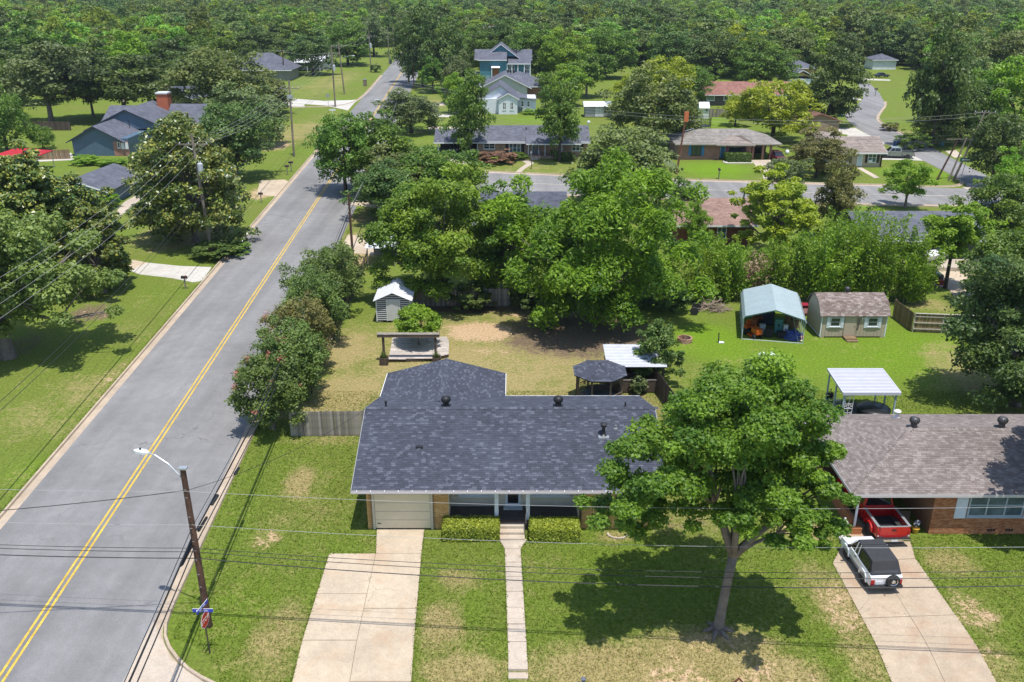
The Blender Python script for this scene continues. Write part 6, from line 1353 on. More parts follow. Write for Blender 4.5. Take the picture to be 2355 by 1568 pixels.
# poles along the cross street
K1 = g(*z4(232, 1145)); K1h = zat((280 + 290 / 4.71) * .76628, K1.y); PK1, k1t = pole('utility_pole', 'red brown pole in front of the blue shuttered brick house', K1, K1h, .16, M('red_pole_wood', (.16, .06, .04), .85, .3, 2, fine=.2), (.9, 0))
MB().box(k1t.x - .3, k1t.x + .35, k1t.y - .2, k1t.y + .2, K1h - 1.2, K1h + .3).build('orange_wrap', M('orange_cover', (.5, .14, .05), .6, .15, 3), PK1); MB().tube([k1t - Vector((0, 0, 2.6)), k1t + Vector((1.2, -.3, -2.2)), k1t + Vector((1.6, -.3, -2.9))], .05, 6).build('lamp_arm', GALV, PK1)
KA = g(*c3(1380, 1265)); KB = g(*c3(1508, 1275)); KC = g(*c3(1562, 1278))
hA, hB, hC = zat((200 + 805 / 3.726) * .76628, KA.y), zat((200 + 790 / 3.726) * .76628, KB.y), zat((200 + 490 / 3.726) * .76628, KC.y)
PA, ta = pole('utility_pole', 'shorter leaning pole, leftmost of three at the right street corner', KA, hA, .16, POLE_BROWN, (2.2, 0)); PB_, tb = pole('utility_pole', 'middle leaning pole of three at the right street corner', KB, hB, .15, POLE_GREY, (1.6, 0)); PC, tc = pole('power_pole', 'tallest leaning pole with transformer at the right street corner', KC, hC, .18, POLE_GREY, (2.9, 0))
ic = crossarm(PC, (tc.x, tc.y, hC - .3), 1.5, -.2); transformer(PC, (tc.x + .2, tc.y - .35, hC - 3.2), 1.4)
for z, x in ((6.2, KA.x + 1.4),): MB().box(x - 1.1, x + 3.6, KA.y - .2, KA.y - .1, z - .08, z + .08).build('tie_beam', POLE_GREY, PA)
for k, (za, zb, sg) in enumerate(((K1h - .4, hC - .3, .9), (K1h - .9, hC - .8, .9), (6.2, 8.0, .7), (5.6, 7.2, .7), (5.2, 6.6, .8), (4.8, 6.2, .8))):
    nm = ('highest', 'second highest', 'third', 'fourth', 'fifth', 'lowest')[k]
    wire(f'{nm} wire along the cross street between brick house pole and corner poles', (k1t.x - .2, k1t.y, za), (tc.x - .3, tc.y, zb), sg, .012, WIRE_W if k < 2 else WIRE_B, 24); wire(f'{nm} wire along the cross street left of the brick house pole', (b3.x + .4, b3.y, za + (1 if k < 2 else 0)), (k1t.x - .2, k1t.y, za), .9, .012, WIRE_W, 24)
for k in range(2): wire(('upper', 'lower')[k] + ' wire leaving the corner poles to the right edge', (tc.x, tc.y, hC - .3 - k * 3), (tc.x + 40, tc.y - 8, hC - 1 - k * 3), .8, .012, WIRE_W)
for k, e in enumerate(((6.5, -1.2), (15, -6.0))): wire(('inner', 'outer')[k] + ' guy wire from the tall corner pole to the ground', (tc.x, tc.y, hC - 3.5), (KC.x + e[0], KC.y + e[1], .05), 0.0, .018, WIRE_W, 4)
# ------------------------------------------------------------------ signs at the corner
p = g(483, 1503); t = wthing('stop_sign', 'red octagonal stop sign under two blue street name blades at the corner', 'sign', (p.x, p.y, 0))
MB().tube([(p.x, p.y, 0), (p.x - .02, p.y, 2.62)], .033, 8).build('post', M('dark_sign_post', (.06, .045, .04), .6, .2, 3), t)
sd_ = R(-52); fx, fy = math.sin(-sd_) * -1, -math.cos(sd_)
def plate_pts(n, r, c, ang, off_, rot=0): # polygon in a vertical plane whose normal points along ang
    nx, ny = math.cos(ang), math.sin(ang); tx, ty = -ny, nx
    return [(c[0] + tx * r * math.cos(2 * PI * k / n + rot) + nx * off_, c[1] + ty * r * math.cos(2 * PI * k / n + rot) + ny * off_, c[2] + r * math.sin(2 * PI * k / n + rot)) for k in range(n)]
def plate(n, r, c, ang, o0, o1, rot): a = plate_pts(n, r, c, ang, o0, rot); b = plate_pts(n, r, c, ang, o1, rot); return MB().add(a + b, [tuple(range(n - 1, -1, -1)), tuple(range(n, 2 * n))] + [(i, (i + 1) % n, n + (i + 1) % n, n + i) for i in range(n)])
SA = R(-8); SC_ = (p.x - .02, p.y, 1.92); SRED = M('sign_red', (.42, .012, .018), .35, .05, 3); SWH = M('sign_white', (.75, .75, .75), .4, .04, 3)
sp_ = plate(8, .405, SC_, SA, .036, .041, PI / 8).build('octagon_plate', SWH, t); plate(8, .375, SC_, SA, .042, .045, PI / 8).build('red_face', SRED, sp_)
def text(parent, body, size, c, ang, off_, mat, zup=0.0, name='lettering'):
    cu = bpy.data.curves.new(name, 'FONT'); cu.body = body; cu.size = size; cu.align_x = 'CENTER'; cu.align_y = 'CENTER'; cu.extrude = .002
    tmp = bpy.data.objects.new('tmp', cu); COL.objects.link(tmp); dg = bpy.context.evaluated_depsgraph_get(); me = bpy.data.meshes.new_from_object(tmp.evaluated_get(dg)); bpy.data.objects.remove(tmp)
    nx, ny = math.cos(ang), math.sin(ang); Mx = Matrix(((-ny, 0, nx, c[0] + nx * off_), (nx, 0, ny, c[1] + ny * off_), (0, 1, 0, c[2] + zup), (0, 0, 0, 1))); me.transform(Mx)
    o = bpy.data.objects.new(name, me); COL.objects.link(o); me.materials.clear(); me.materials.append(mat); o.parent = parent
    if parent.name in INV: o.matrix_parent_inverse = INV[parent.name]
    return o
text(sp_, 'STOP', .31, SC_, SA, .048, SWH)
SBL = M('sign_blue', (.02, .05, .42), .35, .05, 3)
for k, (aa, z, ln) in enumerate(((R(-90), 2.43, .46), (R(-12), 2.62, .46))):
    c = (p.x - .02, p.y, z); nx, ny = math.cos(aa), math.sin(aa); tx, ty = -ny, nx; mb = MB()
    a = [(c[0] - tx * ln + nx * o_, c[1] - ty * ln + ny * o_, z_) for o_, z_ in ((-.008, z - .085), (.008, z - .085), (.008, z + .085), (-.008, z + .085))]; b = [(c[0] + tx * ln + nx * o_, c[1] + ty * ln + ny * o_, z_) for o_, z_ in ((-.008, z - .085), (.008, z - .085), (.008, z + .085), (-.008, z + .085))]
    mb.hexa([a[0], b[0], b[1], a[1]], [a[3], b[3], b[2], a[2]]); bl = mb.build('name_blade', SBL, t)
    e_ = MB(); e_.hexa([(a[3][0], a[3][1], z + .086), (b[3][0], b[3][1], z + .086), (b[2][0], b[2][1], z + .086), (a[2][0], a[2][1], z + .086)], [(a[3][0], a[3][1], z + .1), (b[3][0], b[3][1], z + .1), (b[2][0], b[2][1], z + .1), (a[2][0], a[2][1], z + .1)]); e_.build('blade_edge', SWH, bl)
    r_ = random.Random(k)                              # the street names are too small to read: short white strokes where the letters stand
    ts = MB(); u = -ln * .62
    while u < ln * .5:
        w_ = r_.uniform(.018, .035); h_ = r_.uniform(.06, .085); zz = z - .045
        ts.hexa([(c[0] + tx * u + nx * .009, c[1] + ty * u + ny * .009, zz), (c[0] + tx * (u + w_) + nx * .009, c[1] + ty * (u + w_) + ny * .009, zz), (c[0] + tx * (u + w_) + nx * .012, c[1] + ty * (u + w_) + ny * .012, zz), (c[0] + tx * u + nx * .012, c[1] + ty * u + ny * .012, zz)], [(c[0] + tx * u + nx * .009, c[1] + ty * u + ny * .009, zz + h_), (c[0] + tx * (u + w_) + nx * .009, c[1] + ty * (u + w_) + ny * .009, zz + h_), (c[0] + tx * (u + w_) + nx * .012, c[1] + ty * (u + w_) + ny * .012, zz + h_), (c[0] + tx * u + nx * .012, c[1] + ty * u + ny * .012, zz + h_)]); u += w_ + r_.uniform(.015, .05)
    stuff(ts.build('lettering', SWH, bl))
p = g(*c3(1635, 1290)); t = wthing('street_sign', 'small green street sign on a pole at the right street corner', 'sign', (p.x, p.y, 0)); MB().tube([(p.x, p.y, 0), (p.x + .4, p.y, 3.4)], .05, 6).build('post', GALV, t); MB().box(p.x + .3 - .9, p.x + .5 + .9, p.y - .05, p.y - .02, 3.1, 3.7).build('name_blade', M('sign_green', (.02, .12, .08), .4, .1, 3), t); MB().box(p.x - .3, p.x + .9, p.y - .07, p.y - .051, 3.3, 3.5).build('white_band', SWH, t)
def mailbox(label, px, py, s=1.0, mat=None, postmat=None, rz=R(90)):
    p = g(px, py); t = thing('mailbox', label, 'mailbox', p, rz); MB().box(-.05*s, .05*s, -.05*s, .05*s, 0, 1.05*s).build('post', postmat or WOOD_GREY, t)
    pr = [(-.1*s, 1.06*s), (-.1*s, 1.2*s)] + [(-.1*s*math.cos(k*PI/6), 1.2*s+.1*s*math.sin(k*PI/6)) for k in range(1, 6)] + [(.1*s, 1.2*s), (.1*s, 1.06*s)]
    MB().extr(pr, -.28*s, .28*s, 'y').build('box', mat or BLACK, t); MB().box(.102*s, .115*s, -.1*s, .1*s, 1.15*s, 1.22*s).build('number_plate', WHITE, t); MB().box(-.13*s, -.105*s, -.2*s, -.16*s, 1.15*s, 1.4*s).build('flag', M('red_flag', (.4, .02, .02), .5, .1, 3), t); MB().box(-.12*s, .12*s, -.3*s, .3*s, 1.03*s, 1.055*s).build('shelf', postmat or WOOD_GREY, t)
mailbox('black mailbox with white number on the left kerb by the pale drive', 427, 664, 1.05)
mailbox('black twin mailbox on the left verge before the brown drive', 661, 402, 1.2); mailbox('dark mailbox on the verge just past the twin mailbox', 670, 395, 1.3)
mailbox('small black mailbox on the brick house lawn by the cross street', 1652, 412, 1.3, rz=0); mailbox('black mailbox by the curved front walk', 1222, 388, 1.2, rz=0); mailbox('dark mailbox on the left verge under the magnolia', 601, 466, 1.1); mailbox('black mailbox up the winding side street', 2012, 220, 1.5)
p = g(*z1(730, 490)); t = wthing('road_sign', 'grey backed road sign at the left side road mouth', 'sign', (p.x, p.y, 0)); MB().tube([(p.x, p.y, 0), (p.x, p.y, 2.8)], .05, 6).build('post', GALV, t); MB().box(p.x - .4, p.x + .4, p.y - .03, p.y, 2.1, 2.9).build('plate', GALV, t)
p = g(*z1(762, 590)); t = wthing('street_sign', 'white street name sign at the left lawn corner', 'sign', (p.x, p.y, 0)); MB().tube([(p.x, p.y, 0), (p.x, p.y, 2.6)], .06, 6).build('post', WHITE, t); MB().box(p.x - .7, p.x + .7, p.y - .03, p.y + .0, 2.2, 2.55).build('name_blade', WHITE, t)
p = g(*z1(977, 355)); t = wthing('utility_pedestal', 'grey pedestal on the left verge by the bare soil', 'pedestal', (p.x, p.y, 0)); MB().box(p.x - .5, p.x + .5, p.y - .4, p.y + .4, 0, 1.8).build('cabinet', M('tan_pedestal', (.2, .16, .12), .8, .2, 3), t, bevel=.05); MB().box(p.x - .55, p.x + .55, p.y - .45, p.y + .45, 1.81, 1.95).build('cap', GALV, t)
def wheelie(label, px, py, mat, s=1.0):
    p = g(px, py); t = thing('wheelie_bin', label, 'bin', p, R(20)); MB().hexa([(-.3*s, -.35*s, .05), (.3*s, -.35*s, .05), (.3*s, .35*s, .05), (-.3*s, .35*s, .05)], [(-.38*s, -.45*s, 1.15*s), (.38*s, -.45*s, 1.15*s), (.38*s, .45*s, 1.15*s), (-.38*s, .45*s, 1.15*s)]).build('body', mat, t, bevel=.03); MB().box(-.4*s, .4*s, -.48*s, .48*s, 1.16*s, 1.25*s).build('lid', mat, t, bevel=.03)
    for x in (-.3, .3): wheel(t, x*s, .38*s, .12*s, .08, BLACK)
    return t
BIN_B = M('blue_bin', (.02, .07, .3), .45, .1, 3); BIN_T = M('teal_bin', (.03, .16, .2), .45, .1, 3)
wheelie('blue wheelie bin behind the silver pickup', *c3(925, 915), BIN_B, 1.1); wheelie('teal wheelie bin under trees up the side street', *c3(300, 560), BIN_T, 1.3); wheelie('teal wheelie bin beside the shady bank drive', *c3(1420, 885), BIN_T, 1.2); wheelie('dark bin by the kerb far up the street', *z1(1147, 205), M('dark_teal_bin', (.02, .06, .09), .5, .1, 3), 1.3)
p = g(1340, 1592); t = wthing('yard_post', 'grey post top poking up at the bottom edge of the frame', 'post', (p.x, p.y, gz(p.x, p.y))); MB().box(p.x - .07, p.x + .07, p.y - .07, p.y + .07, -.5, .72).build('shaft', M('slate_post', (.12, .13, .16), .6, .1, 3), t, bevel=.02); MB().box(p.x - .1, p.x + .1, p.y - .1, p.y + .1, .725, .78).build('cap', M('slate_post', (.12, .13, .16)), t, bevel=.02)
p = g(1694, 1600); t = wthing('yard_sign', 'red brown wooden yard sign peak at the bottom edge of the frame', 'sign', (p.x, p.y, gz(p.x, p.y))); mb = MB(); mb.extr([(p.x - .34, .6), (p.x, 1.02), (p.x + .34, .6), (p.x + .27, .6), (p.x, .92), (p.x - .27, .6)], p.y - .03, p.y + .03, 'y'); mb.build('peak', M('sign_wood', (.14, .05, .03), .7, .2, 3), t); MB().box(p.x - .05, p.x + .05, p.y - .04, p.y + .04, -.5, .6).build('post', WOOD_DARK, t)
# ------------------------------------------------------------------ the houses farther off
def far_shingle(name, col, var=.22):
    if name in _mats: return _mats[name]
    m, N, L, P = nodes(name); pos = N.new('ShaderNodeTexCoord').outputs['Object']
    b = N.new('ShaderNodeTexBrick'); b.inputs['Scale'].default_value = 1.0; b.inputs['Brick Width'].default_value = .5; b.inputs['Row Height'].default_value = .22; b.inputs['Mortar Size'].default_value = .012; c = Vector(col)
    b.inputs['Color1'].default_value = (*(c * (1 - var)), 1); b.inputs['Color2'].default_value = (*(c * (1 + var)), 1); b.inputs['Mortar'].default_value = (*(c * .6), 1)
    L.new(pos, b.inputs['Vector']); n = noise(N, L, .5, 4, .6, vec=pos); r = ramp(N, [(.3, (.82,) * 3), (.7, (1.15,) * 3)]); L.new(n.outputs[0], r.inputs[0]); n2 = noise(N, L, 12, 2, .7, vec=pos); r2 = ramp(N, [(.3, (.75,) * 3), (.7, (1.25,) * 3)]); L.new(n2.outputs[0], r2.inputs[0])
    L.new(mixc(N, L, 1, mixc(N, L, 1, b.outputs[0], r.outputs[0], 'MULTIPLY'), r2.outputs[0], 'MULTIPLY'), P.inputs['Base Color']); P.inputs['Roughness'].default_value = .92; P.inputs['Specular IOR Level'].default_value = .2; _mats[name] = m; return m
def lapped(name, col, pitch=.16):
    if name in _mats: return _mats[name]
    m, N, L, P = nodes(name); tc = N.new('ShaderNodeTexCoord'); sx = N.new('ShaderNodeSeparateXYZ'); L.new(tc.outputs['Object'], sx.inputs[0])
    f = math_(N, L, 'FRACT', math_(N, L, 'DIVIDE', sx.outputs['Z'], pitch)); r = ramp(N, [(0.0, (.55,) * 3), (.12, (1,) * 3), (1, (1,) * 3)]); L.new(f, r.inputs[0]); n = noise(N, L, .7, 4); r2 = ramp(N, [(.3, Vector(col) * .9), (.7, Vector(col) * 1.08)]); L.new(n.outputs[0], r2.inputs[0])
    L.new(r2.outputs[0], P.inputs['Base Color']); bump(N, L, P, f, .5, .02); P.inputs['Roughness'].default_value = .65; _mats[name] = m; return m
def far_brick(name, a, b_, mort):
    if name in _mats: return _mats[name]
    m, N, L, P = nodes(name); tc = N.new('ShaderNodeTexCoord'); mp = N.new('ShaderNodeMapping'); mp.inputs['Rotation'].default_value = (R(90), 0, 0); L.new(tc.outputs['Object'], mp.inputs[0]); b = N.new('ShaderNodeTexBrick'); b.inputs['Scale'].default_value = 1.0; b.inputs['Brick Width'].default_value = .22; b.inputs['Row Height'].default_value = .075; b.inputs['Mortar Size'].default_value = .006
    for k, c in (('Color1', a), ('Color2', b_), ('Mortar', mort)): b.inputs[k].default_value = (*c, 1)
    L.new(mp.outputs[0], b.inputs['Vector']); n = noise(N, L, 1.2, 4); r = ramp(N, [(.3, (.8,) * 3), (.7, (1.2,) * 3)]); L.new(n.outputs[0], r.inputs[0]); L.new(mixc(N, L, 1, b.outputs[0], r.outputs[0], 'MULTIPLY'), P.inputs['Base Color']); P.inputs['Roughness'].default_value = .9; _mats[name] = m; return m
RS_BLUE = far_shingle('blue_grey_roof', (.115, .12, .15)); RS_GREY = far_shingle('weathered_grey_roof', (.24, .22, .2)); RS_PINK = far_shingle('pinkish_brown_roof', (.27, .175, .145)); RS_DARK = far_shingle('dark_slate_roof', (.085, .09, .115)); RS_RED = far_shingle('red_brown_roof', (.26, .13, .105)); RS_TAN = far_shingle('tan_grey_roof', (.26, .215, .19))
FB_TAN = far_brick('tan_far_brick', (.3, .18, .12), (.4, .26, .18), (.34, .28, .23)); FB_RED = far_brick('red_far_brick', (.26, .11, .08), (.34, .17, .12), (.32, .24, .2)); FB_DARK = far_brick('dark_red_brick', (.16, .05, .03), (.22, .075, .045), (.2, .12, .08))
LAP_W = lapped('white_lap_siding', (.68, .71, .76)); LAP_T = lapped('teal_lap_siding', (.06, .2, .26), .2); LAP_B = lapped('slate_blue_siding', (.075, .125, .18), .2); LAP_G = lapped('grey_green_siding', (.22, .22, .19)); TAN_W = M('tan_stucco', (.46, .38, .29), .8, .08, 2); PALE_W = lapped('pale_grey_siding', (.5, .51, .48))
def gable(t, x0, x1, y0, y1, ze, zr, ax, mat, ov=.5, th=.12, wall=None, fas=None):
    """gable roof; ax='x': ridge runs left-right, ax='y': gable faces the viewer"""
    mb = MB()
    if ax == 'x':
        ym = (y0 + y1) / 2; k = (zr - ze) / (ym - y0); zo = ze - k * ov; a, b = x0 - ov * .6, x1 + ov * .6
        mb.slab([(a, y0 - ov, zo), (b, y0 - ov, zo), (b, ym, zr), (a, ym, zr)], th); mb.slab([(b, y1 + ov, zo), (a, y1 + ov, zo), (a, ym, zr), (b, ym, zr)], th); r = mb.build('roof', mat, t)
        if wall:
            for xx in (x0, x1 - .1): MB().extr([(y0 + .02, ze - .1), (y1 - .02, ze - .1), (ym, zr - .14)], xx + .003, xx + .097, 'x').build('gable_wall', wall, t)
        MB().box(a, b, y0 - ov - .05, y0 - ov - .005, zo - .2, zo - .01).build('fascia', fas or WHITE, t)
    else:
        xm = (x0 + x1) / 2; k = (zr - ze) / (xm - x0); zo = ze - k * ov; a, b = y0 - ov * .7, y1 + ov * .7
        mb.slab([(x0 - ov, a, zo), (xm, a, zr), (xm, b, zr), (x0 - ov, b, zo)], th); mb.slab([(x1 + ov, a, zo), (x1 + ov, b, zo), (xm, b, zr), (xm, a, zr)], th); r = mb.build('roof', mat, t)
        if wall: MB().extr([(x0 + .02, ze - .1), (x1 - .02, ze - .1), (xm, zr - .14)], y0 + .003, y0 + .12, 'y').build('gable_wall', wall, t)
        for s in (-1, 1):
            e = xm + s * (xm - x0 + ov); MB().hexa([(xm, a - .05, zr - .2), (e, a - .05, zo - .2), (e, a - .005, zo - .2), (xm, a - .005, zr - .2)], [(xm, a - .05, zr - .01), (e, a - .05, zo - .01), (e, a - .005, zo - .01), (xm, a - .005, zr - .01)]).build('rake_board', fas or WHITE, t)
    return r
def hip(t, x0, x1, y0, y1, ze, zr, mat, ov=.5, fas=None, left=True, right=True):
    ym = (y0 + y1) / 2; run = (y1 - y0) / 2 + ov; X0, X1, Y0, Y1 = x0 - ov, x1 + ov, y0 - ov, y1 + ov; a = X0 + (run if left else 0); b = X1 - (run if right else 0); mb = MB()
    mb.slab([(X0, Y0, ze), (X1, Y0, ze), (b, ym, zr), (a, ym, zr)], .1); mb.slab([(X1, Y1, ze), (X0, Y1, ze), (a, ym, zr), (b, ym, zr)], .1)
    if left: mb.slab([(X0, Y1, ze), (X0, Y0, ze), (a, ym, zr)], .1)
    if right: mb.slab([(X1, Y0, ze), (X1, Y1, ze), (b, ym, zr)], .1)
    r = mb.build('roof', mat, t); MB().box(X0, X1, Y0 - .05, Y0 - .004, ze - .2, ze - .01).build('fascia', fas or WHITE, t); return r
def wallbox(t, x0, x1, y0, y1, z, mat, z0=0): return MB().box(x0, x1, y0, y1, z0, z).build('wall', mat, t)
def door(t, x, w, y, mat, h=2.05, glass_=None, z0=.15):
    d = MB().box(x, x + w, y - .06, y - .004, z0, z0 + h).build('door', mat, t); MB().box(x + w * .82, x + w * .9, y - .1, y - .062, z0 + .95, z0 + 1.05).build('handle', BLACK, d)
    if glass_: MB().box(x + w * .25, x + w * .75, y - .075, y - .062, z0 + .7, z0 + 1.8).build('door_glass', GLASS_BLUE, d)
    f = MB(); f.box(x - .12, x - .004, y - .07, y - .004, z0, z0 + h + .12); f.box(x + w + .004, x + w + .12, y - .07, y - .004, z0, z0 + h + .12); f.box(x - .004, x + w + .004, y - .069, y - .004, z0 + h + .004, z0 + h + .12); f.build('door_frame', WHITE, d)
def house(name, label, px, py): p = g(px, py); return thing(name, label, 'house', p), p, depth(p.y) / FPX
BLKSH = M('black_shutter', (.02, .024, .03), .6, .1, 3); BLUSH = M('bright_blue_shutter', (.04, .2, .42), .6, .08, 3); WHT = M('matt_white_paint', (.62, .63, .64), .6, .05, 2)
# 1 tan brick ranch with carport, by the cross street
t, p, k = house('ranch_house', 'tan brick ranch house with blue grey roof behind the cross street', 1004, 360)
X = lambda px: (px - 1004) * k
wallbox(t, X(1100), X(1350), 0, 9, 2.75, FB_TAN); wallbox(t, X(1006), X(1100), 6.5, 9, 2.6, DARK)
for px in (1008, 1098): MB().box(X(px) - .1, X(px) + .1, .1, .3, 0, 2.7).build('carport_post', WHT, t)
MB().box(X(1102), X(1352), -.5, 9.5, 2.64, 2.69).build('soffit', WHT, t); rf = gable(t, X(1104), X(1350), 0, 9, 2.85, 4.7, 'x', RS_BLUE, .7, wall=FB_TAN); gable(t, X(1003), X(1104) - .8, .3, 8.6, 2.7, 4.1, 'x', RS_BLUE, .6)
window(t, X(1112), X(1138), 1.3, 2.35, -.0, WHITE, GLASS, 2, 2, .1); window(t, X(1170), X(1197), .6, 2.4, 0, WHITE, GLASS_BLUE, 3, 2, .12); window(t, X(1314), X(1333), 1.0, 2.3, 0, WHITE, GLASS, 2, 2, .1)
for a in (1162, 1198.5, 1334): shutter(t, X(a), X(a) + .5, .55, 2.45, 0, BLKSH)
door(t, X(1224), 1.0, 0, M('grey_door', (.16, .17, .2), .5, .1, 3), glass_=True, z0=.5); pf = MB().box(X(1212), X(1292), -2.0, -.01, 0, .48).build('porch_floor', FB_TAN, t); gable(t, X(1212), X(1330), -2.0, 3, 2.75, 3.55, 'x', RS_BLUE, .4)
for a in (1214, 1252, 1290): MB().box(X(a) - .08, X(a) + .08, -1.9, -1.74, .49, 2.7).build('porch_post', WHT, t)
for i in range(3): MB().box(X(1222), X(1236), -2.0 - .35 * (i + 1), -2.004 - .35 * i, 0, .4 - .13 * i).build('step', CONC_W, t)
for a in (1220, 1238): MB().tube([(X(a), -2.0, 1.35), (X(a), -3.0, .9), (X(a), -3.0, .05)], .04, 5).build('handrail', WHITE, t)
rr = MB()
for i in range(20): rr.box(X(1240) + i * .19, X(1240) + i * .19 + .03, -1.9, -1.87, .5, 1.3)
stuff(rr.build('porch_railing', BLACK, t)); pipe_vent(rf, X(1210), 3.2, 4.2, .4, .08)
dsh = thing('satellite_dish', 'white satellite dish on a mast at the ranch house gable', 'dish', g(1351, 352)); MB().tube([(0, 0, 0), (0, 0, 5.3)], .05).build('mast', GALV, dsh); MB().lathe([(.02, 0), (.18, .03), (.3, .1), (.3, .12), (.02, .03)], 16, (0, -.1, 5.4), 'y').build('dish', WHITE, dsh)
# 2 blue shuttered brick house
t, p, k = house('brick_house', 'red brick house with bright blue shutters and hip roof by the cross street', *z4(245, 938)); x0 = z4(245, 0)[0]; X = lambda c: (z4(c, 0)[0] - x0) * k
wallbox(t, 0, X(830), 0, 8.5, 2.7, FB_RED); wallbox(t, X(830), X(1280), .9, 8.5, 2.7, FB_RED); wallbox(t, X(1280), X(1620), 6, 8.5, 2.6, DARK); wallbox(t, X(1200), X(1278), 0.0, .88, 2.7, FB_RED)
hip(t, 0, X(1630), 0, 8.5, 2.8, 4.6, RS_GREY, .7, M('tan_fascia', (.4, .36, .3), .6, .1, 2)); hip(t, X(800), X(1270), -.6, 7, 2.72, 4.2, RS_TAN, .45, M('tan_fascia', (.4, .36, .3)))
window(t, X(432), X(572), .75, 2.4, 0, BLACK, GLASS, 2, 1, .08); shutter(t, X(395), X(430), .7, 2.45, 0, BLUSH); shutter(t, X(574), X(612), .7, 2.45, 0, BLUSH)
door(t, X(862), X(920) - X(862), .9, BLUSH, 1.9); window(t, X(985), X(1165), .6, 2.4, .9, BLACK, GLASS, 3, 1, .08); shutter(t, X(1168), X(1198), .6, 2.4, .9, M('plum_shutter', (.16, .1, .16), .6, .1, 3))
MB().box(X(935), X(968), .82, .89, 1.2, 2.0).build('wreath', M('pink_wreath', (.45, .12, .16), .8, .2, 8), t, bevel=.05)
for c in (1290, 1430, 1540): MB().box(X(c), X(c) + .35, .0, .35, 0, 2.65).build('carport_pier', FB_RED, t)
pb = z4(930, 940); pb2 = z4(1285, 975); a_, b__ = g(*pb2), g(pb[0], pb2[1]); LG = LEAF('clipped_green_leaf', (.045, .09, .012), (.12, .2, .03), .2, .05, .005); hedge('clipped_hedge', 'clipped dark green hedge in front of the blue shuttered house', b__.x, a_.x, a_.y, a_.y + 2.2, 1.35, LG, 3500, .17)
# 3 small tan house at the corner
t, p, k = house('small_house', 'small tan house with dark shutters at the right street corner', *c3(330, 1122)); x0 = c3(330, 0)[0]; X = lambda c: (c3(c, 0)[0] - x0) * k
wallbox(t, X(240), X(745), 0, 7.5, 2.75, TAN_W); gable(t, X(240), X(755), 0, 7.5, 2.8, 4.4, 'x', RS_TAN, .8, wall=TAN_W); hip(t, X(180), X(390), 6, 13, 3.0, 4.3, RS_TAN, .4); wallbox(t, X(190), X(380), 7.6, 12.9, 2.95, TAN_W)
DK = M('dark_brown_shutter', (.05, .03, .03), .6, .1, 3); window(t, X(595), X(690), .75, 2.35, 0, WHITE, GLASS_BLUE, 2, 2, .1); shutter(t, X(565), X(592), .7, 2.4, 0, DK); shutter(t, X(694), X(722), .7, 2.4, 0, DK); window(t, X(335), X(388), .8, 2.3, 0, WHITE, GLASS, 1, 2, .1); shutter(t, X(392), X(418), .7, 2.4, 0, DK)
door(t, X(484), X(528) - X(484), 0, M('pale_blue_door', (.5, .6, .66), .5, .06, 2)); MB().box(X(600), X(640), -.4, -.07, .75, 1.2).build('window_ac_unit', WHITE, t, bevel=.03); MB().box(X(738), X(752), -.14, -.02, .1, 2.7).build('downspout', DK, t)
t, p, k = house('tan_garage', 'tan walled garage end beside the bright concrete pad', *c3(20, 745)); wallbox(t, -3.2, 4.6, 0, 8, 2.5, M('tan_brick_paint', (.3, .22, .16), .85, .12, 3)); gable(t, -3.4, 4.8, 0, 8, 2.5, 3.9, 'y', M('brown_roof_edge', (.16, .08, .06), .8, .15, 2), .4, wall=M('tan_brick_paint', (.3, .22, .16)), fas=M('rust_fascia', (.2, .08, .05), .7, .1, 2))
# 4 white house, 5 grey roofed brick, 6 teal two storey
c1 = crop(1250, 100, 3.92)
t, p, k = house('white_house', 'white sided house with blue grey gable roof and paired windows', *c1(870, 945)); x0 = c1(870, 0)[0]; X = lambda c: (c1(c, 0)[0] - x0) * k
wallbox(t, X(965), X(1185), -1.2, 10, 3.6, LAP_W); wallbox(t, X(720), X(965), 0, 10, 3.4, LAP_W); wallbox(t, X(1190), X(1405), 4, 11, 3.0, LAP_W); gable(t, X(965), X(1185), -1.2, 8, 3.6, 4.75, 'y', RS_BLUE, .4, wall=LAP_W); gable(t, X(770), X(1190), 1.0, 12, 3.5, 6.4, 'y', RS_BLUE, .5, wall=LAP_W, fas=M('grey_fascia', (.2, .21, .23), .6, .1, 2)); hip(t, X(700), X(900), 2, 10, 3.4, 4.6, RS_BLUE, .4, right=False)
MB().slab([(X(1195), 3.5, 3.3), (X(1415), 3.5, 2.7), (X(1415), 11.5, 2.7), (X(1195), 11.5, 3.3)], .12).build('side_roof', RS_BLUE, t)
for a in (1012, 1098): window(t, X(a), X(a + 42), 1.0, 2.75, -1.2, WHITE, GLASS, 2, 2, .12)
for a in (1228, 1300): window(t, X(a), X(a + 34), 1.0, 2.4, 4, WHITE, GLASS, 1, 2, .12)
MB().box(X(1195), X(1245), 1.2, 2.4, 0, 1.3).build('air_conditioner', M('dark_green_cabinet', (.05, .09, .09), .6, .1, 3), t, bevel=.05); MB().tube([(X(975), 3.6, 5.6), (X(975), 3.6, 6.9)], .08).build('flue', GALV, t)
t, p, k = house('brick_house', 'brick house with wide blue grey roof and pale gable behind the white house', *c1(720, 770)); x0 = c1(720, 0)[0]; X = lambda c: (c1(c, 0)[0] - x0) * k
wallbox(t, X(740), X(1300), 0, 12, 3.0, PALE_W); wallbox(t, X(1190), X(1510), 1.5, 12, 3.0, FB_RED); gable(t, X(760), X(1320), 0, 12, 3.0, 6.0, 'y', RS_BLUE, .7, wall=PALE_W); rf = hip(t, X(900), X(1510), 1.4, 14, 3.0, 6.1, RS_BLUE, .6); gable(t, X(725), X(860), 1.2, 10, 2.9, 4.4, 'x', RS_BLUE, .5)
window(t, X(1195), X(1240), .5, 2.6, 1.5, WHITE, GLASS, 3, 1, .1)
